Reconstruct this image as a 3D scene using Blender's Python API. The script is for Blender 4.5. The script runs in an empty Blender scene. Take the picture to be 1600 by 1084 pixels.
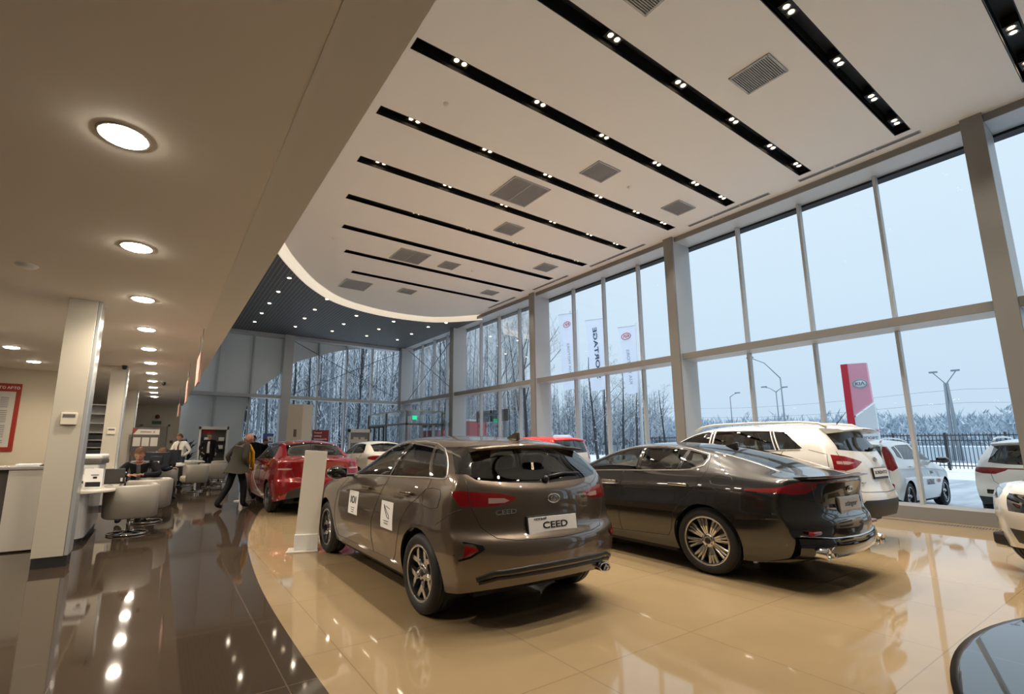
import bpy, bmesh, math, random
from mathutils import Vector, Matrix, Euler, geometry
from mathutils.bvhtree import BVHTree
PI = math.pi
SC = bpy.context.scene
C = SC.collection
random.seed(7)
V = Vector

# ---------------------------------------------------------------- camera
H = 1.45
YAW, PIT, ROL = 0.5836, 0.1679, 0.0022
FPX, CX, CY = 737.62, 743.97, 567.14
cam_d = bpy.data.cameras.new('camera')
cam = bpy.data.objects.new('camera', cam_d)
C.objects.link(cam)
F = V((math.sin(YAW)*math.cos(PIT), math.cos(YAW)*math.cos(PIT), math.sin(PIT)))
R0 = V((math.cos(YAW), -math.sin(YAW), 0)); U0 = R0.cross(F)
RR = R0*math.cos(ROL) + U0*math.sin(ROL); UU = -R0*math.sin(ROL) + U0*math.cos(ROL)
M = Matrix.Identity(4)
for i in range(3):
    M[i][0], M[i][1], M[i][2] = RR[i], UU[i], -F[i]
M[2][3] = H
cam.matrix_world = M
cam_d.sensor_width = 36.0; cam_d.lens = FPX/1600*36
cam_d.shift_x = (800-CX)/1600; cam_d.shift_y = (CY-542)/1600
cam_d.clip_start = 0.05; cam_d.clip_end = 900
SC.camera = cam

# ---------------------------------------------------------------- render look
SC.view_settings.view_transform = 'Standard'
SC.view_settings.look = 'None'
SC.view_settings.gamma = 1.0
SC.view_settings.use_curve_mapping = False
SC.view_settings.exposure = 0.12
cy = SC.cycles
cy.max_bounces = 10; cy.diffuse_bounces = 4; cy.glossy_bounces = 5
cy.transparent_max_bounces = 24; cy.transmission_bounces = 6
cy.use_denoising = True
cy.caustics_reflective = True; cy.caustics_refractive = False
cy.sample_clamp_indirect = 4.0
try: cy.denoiser = 'OPENIMAGEDENOISE'
except Exception: pass

# ---------------------------------------------------------------- sky (overcast winter daylight)
W = bpy.data.worlds.new('world'); SC.world = W; W.use_nodes = True
wn = W.node_tree; wn.nodes.clear()
wo = wn.nodes.new('ShaderNodeOutputWorld'); wb = wn.nodes.new('ShaderNodeBackground')
tc = wn.nodes.new('ShaderNodeTexCoord'); sx = wn.nodes.new('ShaderNodeSeparateXYZ')
rp = wn.nodes.new('ShaderNodeValToRGB')
wn.links.new(tc.outputs['Generated'], sx.inputs[0]); wn.links.new(sx.outputs[2], rp.inputs[0])
K = 2.5   # overcast sky: the zenith is much brighter than the horizon
def sk(c): return (c[0]/K, c[1]/K, c[2]/K, 1)
rp.color_ramp.elements[0].position = 0.0; rp.color_ramp.elements[0].color = sk((.55, .68, .82))
rp.color_ramp.elements[1].position = 1.0; rp.color_ramp.elements[1].color = sk((2.0, 2.2, 2.4))
for p_, c_ in ((.25, (.64, .77, .90)), (.55, (.72, .84, .94))):
    e = rp.color_ramp.elements.new(p_); e.color = sk(c_)
wn.links.new(rp.outputs[0], wb.inputs[0]); wb.inputs[1].default_value = K
wn.links.new(wb.outputs[0], wo.inputs[0])

# ---------------------------------------------------------------- materials
MT = {}
def mat(name, col=(.5, .5, .5), rough=.5, metal=0., spec=.5, coat=0., emit=None, es=1., alpha=1., ior=None, sheen=0.):
    if name in MT: return MT[name]
    m = bpy.data.materials.new(name); m.use_nodes = True
    b = m.node_tree.nodes['Principled BSDF']
    b.inputs['Base Color'].default_value = (*col, 1)
    b.inputs['Roughness'].default_value = rough
    b.inputs['Metallic'].default_value = metal
    b.inputs['Specular IOR Level'].default_value = spec
    b.inputs['Coat Weight'].default_value = coat
    b.inputs['Coat Roughness'].default_value = .03
    if ior: b.inputs['IOR'].default_value = ior
    if sheen: b.inputs['Sheen Weight'].default_value = sheen
    if emit:
        b.inputs['Emission Color'].default_value = (*emit, 1)
        b.inputs['Emission Strength'].default_value = es
    MT[name] = m
    return m
def noise_mat(name, c1, c2, scale=8, rough=.5, detail=4, bump=0., lo=.35, hi=.65, stretch=(1, 1, 1), **kw):
    if name in MT: return MT[name]
    m = mat(name, c1, rough, **kw); nt = m.node_tree; b = nt.nodes['Principled BSDF']
    t = nt.nodes.new('ShaderNodeTexCoord'); mp = nt.nodes.new('ShaderNodeMapping'); mp.inputs[3].default_value = stretch
    n = nt.nodes.new('ShaderNodeTexNoise'); n.inputs['Scale'].default_value = scale; n.inputs['Detail'].default_value = detail
    r = nt.nodes.new('ShaderNodeValToRGB')
    r.color_ramp.elements[0].color = (*c1, 1); r.color_ramp.elements[1].color = (*c2, 1)
    r.color_ramp.elements[0].position = lo; r.color_ramp.elements[1].position = hi
    nt.links.new(t.outputs['Object'], mp.inputs[0]); nt.links.new(mp.outputs[0], n.inputs[0])
    nt.links.new(n.outputs[0], r.inputs[0]); nt.links.new(r.outputs[0], b.inputs['Base Color'])
    if bump:
        bp = nt.nodes.new('ShaderNodeBump'); bp.inputs['Strength'].default_value = bump; bp.inputs['Distance'].default_value = .01
        nt.links.new(n.outputs[0], bp.inputs['Height']); nt.links.new(bp.outputs[0], b.inputs['Normal'])
    return m
def glass_mat(name, tint=(.8, .85, .85), refl=.5, base=.04, rough=.0, mul=.8):
    """thin glazing: tinted straight-through light plus a fresnel mirror"""
    if name in MT: return MT[name]
    m = bpy.data.materials.new(name); m.use_nodes = True; nt = m.node_tree; nt.nodes.clear()
    o = nt.nodes.new('ShaderNodeOutputMaterial'); mx = nt.nodes.new('ShaderNodeMixShader')
    tr = nt.nodes.new('ShaderNodeBsdfTransparent'); gl = nt.nodes.new('ShaderNodeBsdfGlossy'); gl.inputs['Roughness'].default_value = rough
    tr.inputs[0].default_value = (*tint, 1)
    fr = nt.nodes.new('ShaderNodeLayerWeight'); fr.inputs[0].default_value = refl
    ma = nt.nodes.new('ShaderNodeMath'); ma.operation = 'MULTIPLY_ADD'; ma.inputs[1].default_value = mul; ma.inputs[2].default_value = base
    ma.use_clamp = True
    nt.links.new(fr.outputs['Fresnel'], ma.inputs[0]); nt.links.new(ma.outputs[0], mx.inputs[0])
    nt.links.new(tr.outputs[0], mx.inputs[1]); nt.links.new(gl.outputs[0], mx.inputs[2]); nt.links.new(mx.outputs[0], o.inputs[0])
    MT[name] = m
    return m
def paint(name, col, rough=.35, metal=.6, coat=1.0):
    if name in MT: return MT[name]
    m = mat(name, col, rough, metal, coat=coat); nt = m.node_tree; b = nt.nodes['Principled BSDF']
    b.inputs['Coat IOR'].default_value = 1.75; b.inputs['Coat Roughness'].default_value = .015
    if metal > .2:   # metallic flake
        n = nt.nodes.new('ShaderNodeTexNoise'); n.inputs['Scale'].default_value = 900
        r = nt.nodes.new('ShaderNodeValToRGB')
        r.color_ramp.elements[0].color = (*[c*.8 for c in col], 1); r.color_ramp.elements[1].color = (*[min(1, c*1.25) for c in col], 1)
        t = nt.nodes.new('ShaderNodeTexCoord'); nt.links.new(t.outputs['Object'], n.inputs[0])
        nt.links.new(n.outputs[0], r.inputs[0]); nt.links.new(r.outputs[0], b.inputs['Base Color'])
    return m

# ---------------------------------------------------------------- objects
def tag(o, label=None, cat=None, group=None, kind=None):
    if label: o['label'] = label
    if cat: o['category'] = cat
    if group: o['group'] = group
    if kind: o['kind'] = kind
    return o
def empty(name, loc=(0, 0, 0), rz=0, label=None, cat=None, group=None, kind=None):
    o = bpy.data.objects.new(name, None); C.objects.link(o); o.location = loc; o.rotation_euler = (0, 0, rz)
    o.empty_display_size = .1
    return tag(o, label, cat, group, kind)
def kids(o): return [c for c in list(bpy.data.objects) if c.parent == o]
_CH = {}
def copy_tree(o, parent=None, children=None):
    c = o.copy(); C.objects.link(c); c.parent = parent
    for ch in _CH.get(o.name, []):
        copy_tree(ch, c)
    return c
def reg(o, parent):
    if parent is not None:
        o.parent = parent; _CH.setdefault(parent.name, []).append(o)
class MB:
    """collects shapes, then links them as one mesh object"""
    def __init__(s): s.bm = bmesh.new(); s.mats = []; s.mi = 0
    def m(s, material):
        if material not in s.mats: s.mats.append(material)
        s.mi = s.mats.index(material); return s
    def _v(s, pts): return [s.bm.verts.new(p) for p in pts]
    def _f(s, vs, smooth=False):
        try: f = s.bm.faces.new(vs)
        except ValueError: return None
        f.material_index = s.mi; f.smooth = smooth; return f
    def box(s, x0, x1, y0, y1, z0, z1, bev=0., T=None):
        if x1 < x0: x0, x1 = x1, x0
        if y1 < y0: y0, y1 = y1, y0
        if z1 < z0: z0, z1 = z1, z0
        P = [(x0,y0,z0),(x1,y0,z0),(x1,y1,z0),(x0,y1,z0),(x0,y0,z1),(x1,y0,z1),(x1,y1,z1),(x0,y1,z1)]
        if T is not None: P = [T @ V(p) for p in P]
        v = s._v(P)
        fs = [s._f([v[i] for i in q]) for q in ((3,2,1,0),(4,5,6,7),(0,1,5,4),(1,2,6,5),(2,3,7,6),(3,0,4,7))]
        if bev > 0:
            es = list({e for f in fs for e in f.edges})
            r = bmesh.ops.bevel(s.bm, geom=es, offset=bev, segments=2, profile=.5, affect='EDGES')
            for f in r['faces']: f.material_index = s.mi; f.smooth = True
        return s
    def tube(s, pts, r, seg=8, cap=True, smooth=True):
        pts = [V(p) for p in pts]; n = len(pts); rings = []
        rs = r if isinstance(r, (list, tuple)) else [r]*n
        d0 = (pts[1]-pts[0]).normalized(); a = d0.orthogonal().normalized()
        for i, p in enumerate(pts):
            d = (pts[min(i+1, n-1)]-pts[max(i-1, 0)])
            d = d.normalized() if d.length > 1e-9 else d0
            a = (a-d*a.dot(d)); a = a.normalized() if a.length > 1e-6 else d.orthogonal().normalized()
            b = d.cross(a)
            rings.append(s._v([p+(a*math.cos(2*PI*k/seg)+b*math.sin(2*PI*k/seg))*rs[i] for k in range(seg)]))
        for i in range(n-1):
            for k in range(seg):
                s._f([rings[i][k], rings[i][(k+1) % seg], rings[i+1][(k+1) % seg], rings[i+1][k]], smooth)
        if cap:
            s._f(rings[0][::-1]); s._f(rings[-1])
        return s
    def lathe(s, prof, seg=32, T=None, smooth=True, a0=0., a1=2*PI, closed=False):
        """prof: (r, z) around z axis"""
        full = abs(a1-a0-2*PI) < 1e-6; n = seg if full else seg+1; rings = []
        for r, z in prof:
            pts = [V((r*math.cos(a0+(a1-a0)*k/seg), r*math.sin(a0+(a1-a0)*k/seg), z)) for k in range(n)]
            if r < 1e-6: pts = [V((0, 0, z))]
            if T is not None: pts = [T @ p for p in pts]
            rings.append(s._v(pts))
        if closed: rings.append(rings[0])
        for i in range(len(rings)-1):
            A, B = rings[i], rings[i+1]
            for k in range(seg):
                k2 = (k+1) % n
                if len(A) == 1 and len(B) == 1: continue
                if len(A) == 1: s._f([A[0], B[k2], B[k]][::-1], smooth)
                elif len(B) == 1: s._f([A[k], A[k2], B[0]], smooth)
                else: s._f([A[k], A[k2], B[k2], B[k]], smooth)
        return s
    def prism(s, poly, z0, z1, T=None, bev=0.):
        """2D polygon extruded along z (poly counter-clockwise)"""
        T = T or Matrix.Identity(4)
        a = s._v([T @ V((x, y, z0)) for x, y in poly]); b = s._v([T @ V((x, y, z1)) for x, y in poly]); n = len(poly)
        fs = [s._f(a[::-1]), s._f(b)]
        for i in range(n): fs.append(s._f([a[i], a[(i+1) % n], b[(i+1) % n], b[i]]))
        if bev > 0:
            es = list({e for f in fs if f for e in f.edges})
            r = bmesh.ops.bevel(s.bm, geom=es, offset=bev, segments=2, profile=.5, affect='EDGES')
            for f in r['faces']: f.material_index = s.mi; f.smooth = True
        return s
    def quad(s, a, b, c, d, smooth=False):
        s._f(s._v([a, b, c, d]), smooth); return s
    def sphere(s, c, r, seg=12, rings=8, sc=(1, 1, 1), T=None):
        prof = [(math.sin(PI*i/rings), -math.cos(PI*i/rings)) for i in range(rings+1)]
        M_ = Matrix.Translation(c) @ Matrix.Diagonal((r*sc[0], r*sc[1], r*sc[2], 1))
        if T is not None: M_ = T @ M_
        return s.lathe([(0 if q[0] < 1e-6 else q[0], q[1]) for q in prof], seg, M_)
    def build(s, name, material=None, parent=None, loc=None, rz=None):
        me = bpy.data.meshes.new(name)
        if material is not None and not s.mats: s.mats = [material]
        for m_ in s.mats: me.materials.append(m_)
        bmesh.ops.recalc_face_normals(s.bm, faces=s.bm.faces[:]) if s.bm.faces and getattr(s, 'fixn', True) else None
        s.bm.to_mesh(me); s.bm.free()
        o = bpy.data.objects.new(name, me); C.objects.link(o)
        if loc is not None: o.location = loc
        if rz is not None: o.rotation_euler = (0, 0, rz)
        reg(o, parent)
        return o
def bx(name, material, x0, x1, y0, y1, z0, z1, parent=None, bev=0., **t):
    o = MB().box(x0, x1, y0, y1, z0, z1, bev).build(name, material, parent)
    return tag(o, **t) if t else o
def interp(pts, x):
    """smooth monotone-ish interpolation through (x, v) points"""
    if x <= pts[0][0]: return pts[0][1]
    if x >= pts[-1][0]: return pts[-1][1]
    n = len(pts)
    for i in range(n-1):
        if pts[i][0] <= x <= pts[i+1][0]:
            x0, y0 = pts[i]; x1, y1 = pts[i+1]; h = x1-x0; d = (y1-y0)/h
            def sl(j):
                if j == 0: return (pts[1][1]-pts[0][1])/(pts[1][0]-pts[0][0])
                if j == n-1: return (pts[-1][1]-pts[-2][1])/(pts[-1][0]-pts[-2][0])
                a = (pts[j][1]-pts[j-1][1])/(pts[j][0]-pts[j-1][0]); b = (pts[j+1][1]-pts[j][1])/(pts[j+1][0]-pts[j][0])
                if a*b <= 0: return 0.
                return 2*a*b/(a+b)
            m0, m1 = sl(i), sl(i+1); t = (x-x0)/h
            return ((2*t**3-3*t*t+1)*y0+(t**3-2*t*t+t)*h*m0+(-2*t**3+3*t*t)*y1+(t**3-t*t)*h*m1)
    return pts[-1][1]
def text_mesh(name, body, size, material, T, parent=None, depth=.002, bold=False, sx=1., align='CENTER', shear=0.):
    cu = bpy.data.curves.new(name, 'FONT'); cu.body = body; cu.size = size; cu.extrude = depth
    cu.align_x = align; cu.align_y = 'CENTER'; cu.shear = shear
    if bold: cu.offset = size*.02
    o = bpy.data.objects.new(name, cu); C.objects.link(o)
    dg = bpy.context.evaluated_depsgraph_get()
    me = bpy.data.meshes.new_from_object(o.evaluated_get(dg)); bpy.data.objects.remove(o); bpy.data.curves.remove(cu)
    me.transform(Matrix.Diagonal((sx, 1, 1, 1))); me.transform(T)
    me.materials.clear(); me.materials.append(material); me.name = name
    q = bpy.data.objects.new(name, me); C.objects.link(q); reg(q, parent)
    return q
def frame(o, x, y=None):
    """matrix whose x and y axes are given (text lies in that plane)"""
    x = V(x).normalized(); y = V(y).normalized(); z = x.cross(y)
    M_ = Matrix.Identity(4)
    for i in range(3): M_[i][0], M_[i][1], M_[i][2], M_[i][3] = x[i], y[i], z[i], o[i]
    return M_
# ================================================================ car builder
class CarBody:
    """lofted body shell: rows run up the side, columns run across; ends are wrapped panels"""
    def __init__(s, d):
        s.d = d; L = d['L']; hw = d['W']/2
        low, belt, rail, top = d['low'], d['belt'], d['rail'], d['top']
        fr = d.get('fr', [0, .16, .34, .5, .6, .7, .85, 1.0]); gl = [.33, .67, 1.]
        nb = len(fr); K = nb+len(gl); J = 4
        def zrow(k, x):
            if k < nb: return interp(low, x)+(interp(belt, x)-interp(low, x))*fr[k]
            return interp(belt, x)+(interp(rail, x)-interp(belt, x))*gl[k-nb]
        sec = d.get('sec', [.93, .965, .99, 1., 1., .995, .975, .93])
        def yrow(k, x):
            pl = interp(d['plan'], x)
            if k < nb: return hw*sec[k]*pl
            yb = hw*sec[nb-1]*pl; yr = interp(d['yrail'], x); t = gl[k-nb]
            return yb+(yr-yb)*t+.035*math.sin(PI*t)*(1 if interp(rail, x)-interp(belt, x) > .1 else 0)
        def xend(prof, k, x0):
            x = x0
            for _ in range(12): x = .5*x+.5*interp(prof, zrow(k, x))
            return x
        wr, wf = d.get('wr', .16), d.get('wf', .28); pw = d.get('pw', 3.)
        xs = d['xs']; n = len(xs)
        bm = bmesh.new(); G = {}
        def vert(i, j, k):
            key = (i, j, k)
            if key in G: return G[key]
            a = abs(j)/J
            kx = k
            xr = xend(d['rearx'], k, 0.1)+wr*a**pw*(d.get('wrk', lambda z: 1.)(zrow(k, .1)))
            xf = xend(d['frontx'], k, L-.1)-wf*a**pw
            x = xr+(xf-xr)*xs[i]
            y = yrow(k, x)*(j/J)
            z = zrow(k, x)
            if k == K-1:
                zt = interp(top, x); z = z+(zt-z)*(1-a*a)
                if i in (0, n-1): pass
            G[key] = bm.verts.new((x, y, z)); return G[key]
        for i in range(n-1):
            for k in range(K-1):
                for sgn in (1, -1):
                    q = [vert(i, J*sgn, k), vert(i+1, J*sgn, k), vert(i+1, J*sgn, k+1), vert(i, J*sgn, k+1)]
                    bm.faces.new(q if sgn < 0 else q[::-1])
            for j in range(-J, J):
                bm.faces.new([vert(i, j, K-1), vert(i+1, j, K-1), vert(i+1, j+1, K-1), vert(i, j+1, K-1)])
        for k in range(K-1):
            for j in range(-J, J):
                bm.faces.new([vert(0, j, k), vert(0, j, k+1), vert(0, j+1, k+1), vert(0, j+1, k)])
                bm.faces.new([vert(n-1, j, k), vert(n-1, j+1, k), vert(n-1, j+1, k+1), vert(n-1, j, k+1)])
        me = bpy.data.meshes.new('tmp'); bm.to_mesh(me); bm.free()
        o = bpy.data.objects.new('tmp', me); C.objects.link(o)
        md = o.modifiers.new('s', 'SUBSURF'); md.levels = d.get('sub', 2); md.render_levels = md.levels
        dg = bpy.context.evaluated_depsgraph_get()
        me2 = bpy.data.meshes.new_from_object(o.evaluated_get(dg))
        bpy.data.objects.remove(o); bpy.data.meshes.remove(me)
        s.bm = bmesh.new(); s.bm.from_mesh(me2); bpy.data.meshes.remove(me2)
        s.bm.faces.ensure_lookup_table()
        s.bvh = BVHTree.FromBMesh(s.bm)
        s.pid = s.bm.faces.layers.int.new('pid')
        s.parts = {}
        s.hits = s.bm
    # projections ----------------------------------------------------
    def _proj(s, kind):
        if isinstance(kind, str):
            return {'L': V((0, 1, 0)), 'R': V((0, -1, 0)), 'B': V((-1, 0, 0)), 'F': V((1, 0, 0)), 'T': V((0, 0, 1))}[kind], None
        return None, V(kind)
    def p3(s, kind, a, b):
        return {'L': V((a, 2, b)), 'R': V((a, -2, b)), 'B': V((-2, a, b)), 'F': V((9, a, b)), 'T': V((a, b, 4))}[kind]
    def hit(s, kind, a, b=None, c=None):
        """point and normal of the body surface under a projected point"""
        d, A = s._proj(kind)
        if A is None:
            o = s.p3(kind, a, b); r = s.bvh.ray_cast(o, -d)
        else:
            p = V((a, b, c)); dr = (p-A).normalized(); r = s.bvh.ray_cast(A+dr*6, -dr)
        if r[0] is None: return None, None
        nn = r[1]; dd = d if A is None else (V((a, b, c))-A)
        if nn.dot(dd) < 0: nn = -nn
        return r[0], nn
    def cut(s, kind, poly, pid, tol=.15):
        """cut the outline into the shell and give the faces inside it the part number"""
        d, A = s._proj(kind); bm = s.bm
        if A is None: P = [s.p3(kind, *q) for q in poly]
        else: P = [V(q) for q in poly]
        if A is None: ax = d
        else: ax = (sum((p-A for p in P), V())/len(P)).normalized()
        u = ax.orthogonal().normalized(); w = ax.cross(u)
        def uv(p):
            if A is None: return (p.dot(u), p.dot(w))
            q = p-A; t = q.dot(ax)
            if t < 1e-3: return (99, 99)
            return (q.dot(u)/t, q.dot(w)/t)
        U = [uv(p) for p in P]; n = len(U)
        x0, x1 = min(a for a, b in U), max(a for a, b in U); y0, y1 = min(b for a, b in U), max(b for a, b in U)
        def near(f):
            if A is None:
                if f.normal.dot(d) < tol: return False
            elif f.normal.dot((f.calc_center_median()-A)) < 0: return False
            q = [uv(v.co) for v in f.verts]
            return max(a for a, b in q) > x0 and min(a for a, b in q) < x1 and max(b for a, b in q) > y0 and min(b for a, b in q) < y1 and max(a for a, b in q) < 90
        bm.normal_update()
        for i in range(n):
            a, b = P[i], P[(i+1) % n]
            if A is None: no = (b-a).cross(d); co = a
            else: no = (a-A).cross(b-A); co = A
            if no.length < 1e-9: continue
            no.normalize()
            # limit to faces whose uv box touches this edge's box
            ea, eb = U[i], U[(i+1) % n]
            ex0, ex1 = min(ea[0], eb[0]), max(ea[0], eb[0]); ey0, ey1 = min(ea[1], eb[1]), max(ea[1], eb[1])
            fs = []
            for f in bm.faces:
                if A is None and f.normal.dot(d) < tol: continue
                q = [uv(v.co) for v in f.verts]
                if max(t[0] for t in q) < ex0-1e-6 or min(t[0] for t in q) > ex1+1e-6 or max(t[1] for t in q) < ey0-1e-6 or min(t[1] for t in q) > ey1+1e-6 or max(t[0] for t in q) > 90: continue
                if A is not None and f.normal.dot((f.calc_center_median()-A)) < 0: continue
                fs.append(f)
            if not fs: continue
            g = list({v for f in fs for v in f.verts})+list({e for f in fs for e in f.edges})+fs
            bmesh.ops.bisect_plane(bm, geom=g, dist=1e-5, plane_co=co, plane_no=no)
        bm.normal_update()
        def inside(pt):
            x, y = pt; r = False; j = n-1
            for i in range(n):
                xi, yi = U[i]; xj, yj = U[j]
                if (yi > y) != (yj > y) and x < (xj-xi)*(y-yi)/(yj-yi)+xi: r = not r
                j = i
            return r
        k = 0
        for f in bm.faces:
            if near(f) and inside(uv(f.calc_center_median())): f[s.pid] = pid; k += 1
        return k
    def strip(s, mb, kind, pts, r, off=0., step=.03, seg=6, flat=False):
        """tube laid on the body surface along a projected polyline"""
        out = []
        for i in range(len(pts)-1):
            a, b = V(pts[i]), V(pts[i+1]); m = max(1, int((b-a).length/step))
            for t in range(m+(i == len(pts)-2)):
                q = a+(b-a)*(t/m); h, nn = s.hit(kind, *q)
                if h is not None: out.append(h+nn*off)
        if len(out) > 1: mb.tube(out, r, seg)
        return out
    def finish(s, mats, names, root, labels=None, lining=None, drop=(9,)):
        """split the shell into the body and its cut parts"""
        bm = s.bm
        for f in bm.faces: f.smooth = True
        bm.normal_update()
        vn = {v.index: v.normal.copy() for v in bm.verts}
        bm.verts.index_update(); vn = [v.normal.copy() for v in bm.verts]
        groups = {}
        for f in bm.faces:
            p = f[s.pid]
            if p in drop: continue
            groups.setdefault(p, []).append(f)
        res = {}
        for p, fs in groups.items():
            # windows etc. on both sides are separate parts: split by connected side when asked
            sets = [fs]
            if p != 0:
                sets = []; left = set(fs)
                while left:
                    f0 = left.pop(); st = [f0]; cur = [f0]
                    while st:
                        f = st.pop()
                        for e in f.edges:
                            for g in e.link_faces:
                                if g in left: left.discard(g); st.append(g); cur.append(g)
                    sets.append(cur)
                big = [c for c in sets if sum(f.calc_area() for f in c) > .0015]
                sets = big or sets
            for cur in sets:
                idx = {}; vs = []; polys = []
                for f in cur:
                    q = []
                    for v in f.verts:
                        if v.index not in idx: idx[v.index] = len(vs); vs.append(v.co[:])
                        q.append(idx[v.index])
                    polys.append(q)
                me = bpy.data.meshes.new(names[p]); me.from_pydata(vs, [], polys)
                for pl in me.polygons: pl.use_smooth = True
                me.materials.append(mats[p])
                nn = [None]*len(vs)
                for a, b in idx.items(): nn[b] = vn[a]
                me.normals_split_custom_set_from_vertices([tuple(q) for q in nn])
                o = bpy.data.objects.new(names[p], me); C.objects.link(o); reg(o, root)
                if labels and p in labels: o['label'] = labels[p]
                res.setdefault(p, []).append(o)
                if p == 0 and lining is not None:
                    m2 = bpy.data.meshes.new('cabin_lining')
                    m2.from_pydata([tuple(V(c)-vn_*.022) for c, vn_ in zip(vs, nn)], [], [q[::-1] for q in polys])
                    for pl in m2.polygons: pl.use_smooth = True
                    m2.materials.append(lining)
                    o2 = bpy.data.objects.new('cabin_lining', m2); C.objects.link(o2); reg(o2, root)
        bm.free()
        return res

def circle(cx, cz, r, n=32, a0=0.): return [(cx+r*math.cos(a0+2*PI*k/n), cz+r*math.sin(a0+2*PI*k/n)) for k in range(n)]

def wheel_proto(name, R, Rr, w, style, rim, tyre, dark):
    """wheel with its axis along +y (outer face at +y); hub at the origin"""
    Tm = Matrix.Rotation(-PI/2, 4, 'X')     # lathe z -> +y
    t = MB().m(tyre)
    hw = w/2
    t.lathe([(Rr-.012, -hw+.02), (Rr+.01, -hw+.004), ((R+Rr)/2, -hw-.008), (R-.022, -hw+.006), (R-.004, -hw+.03), (R, -hw+.06), (R, -.058), (R-.007, -.056), (R-.007, -.048), (R, -.046),
             (R, -.006), (R-.007, -.004), (R-.007, .004), (R, .006), (R, .046), (R-.007, .048), (R-.007, .056), (R, .058), (R, hw-.06), (R-.004, hw-.03), (R-.022, hw-.006), ((R+Rr)/2, hw+.008),
             (Rr+.01, hw-.004), (Rr-.012, hw-.02)], 56, Tm)
    wt = t.build('tyre', tyre)
    b = MB().m(rim)
    b.lathe([(Rr+.004, hw-.012), (Rr-.004, hw-.004), (Rr-.016, hw-.012)], 56, Tm); b.m(MT['rim_dark'])
    b.lathe([(Rr-.016, hw-.012), (Rr-.024, hw-.03), (Rr-.03, -hw+.03), (Rr, -hw+.012)], 56, Tm); b.m(rim)
    ns, kind = style
    yo = hw-.03
    def spoke(a, r0, r1, w0, w1, y0, y1, th=.03):
        Ta = Matrix.Rotation(a, 4, 'Y')
        P = []
        for r, ww, yy in ((r0, w0, y0), ((r0+r1)/2, (w0+w1)/2, (y0+y1)/2+.006), (r1, w1, y1)):
            P.append([V((-ww/2, yy-.01, r)), V((-ww/4, yy, r)), V((ww/4, yy, r)), V((ww/2, yy-.01, r)), V((ww/2, yy-th-.02, r)), V((-ww/2, yy-th-.02, r))])
        vs = [b._v([Ta @ p for p in ring]) for ring in P]
        for i in range(2):
            for k in range(6):
                b._f([vs[i][k], vs[i][(k+1) % 6], vs[i+1][(k+1) % 6], vs[i+1][k]])
        b._f(vs[0][::-1]); b._f(vs[2])
    if kind == 'split':      # Y shaped double spokes
        for k in range(ns):
            a = 2*PI*k/ns
            spoke(a, .05, Rr*.62, .055, .062, yo-.015, yo-.004)
            for sg in (-1, 1):
                Ta = Matrix.Rotation(a, 4, 'Y')
                p0 = Ta @ V((sg*.012, yo-.012, Rr*.55)); p1 = Ta @ V((sg*.085, yo-.01, Rr-.012))
                d = (p1-p0); x = V((0, 1, 0)).cross(d).normalized()
                q = [p0+x*.02, p0-x*.02, p1-x*.017, p1+x*.017]
                up = V((0, .008, 0)); dn = V((0, -.035, 0))
                A_ = b._v([c+up for c in q]); B_ = b._v([c+dn for c in q])
                b._f(A_); b._f(B_[::-1])
                for i in range(4): b._f([A_[i], B_[i], B_[(i+1) % 4], A_[(i+1) % 4]])
    elif kind == 'fan':      # many slim pairs
        for k in range(ns):
            a = 2*PI*k/ns
            for da in (-.14, .0, .14):
                spoke(a+da*1.35, .06, Rr-.012, .022, .034 if da else .026, yo-.02, yo)
    else:
        for k in range(ns):
            spoke(2*PI*k/ns, .05, Rr-.012, .07, .05, yo-.015, yo)
            spoke(2*PI*k/ns+.22, .06, Rr-.012, .03, .03, yo-.03, yo-.01)
    b.lathe([(.075, yo-.05), (.072, yo-.012), (.055, yo-.004), (.032, yo-.006)], 24, Tm)
    for k in range(5):
        a = 2*PI*k/5+.3; c = V((math.sin(a)*.054, yo-.004, math.cos(a)*.054))
        b.m(dark).sphere(c, .009, 8, 5)
    o = b.build('wheel', rim)
    wt.parent = o; _CH.setdefault(o.name, []).append(wt)
    h = MB().m(dark).lathe([(.0, yo+.004), (.024, yo+.003), (.03, yo-.004), (.031, yo-.02)], 20, Tm).build('hub_cap', dark, o)
    h['label'] = 'dark round hub cap'
    dsk = MB().m(MT['disc_steel']).lathe([(.06, .0), (Rr*.72, .0), (Rr*.72, -.02), (.06, -.02)], 36, Tm)
    dsk.m(dark).lathe([(.0, -.03), (Rr-.03, -.03), (Rr-.03, -.05)], 36, Tm)
    dsk.m(dark).box(-.06, .06, -.03, .035, Rr*.5, Rr*.8, .01)
    dsk.build('brake_disc', MT['disc_steel'], o)['label'] = 'grey steel brake disc with dark caliper'
    return o

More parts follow.
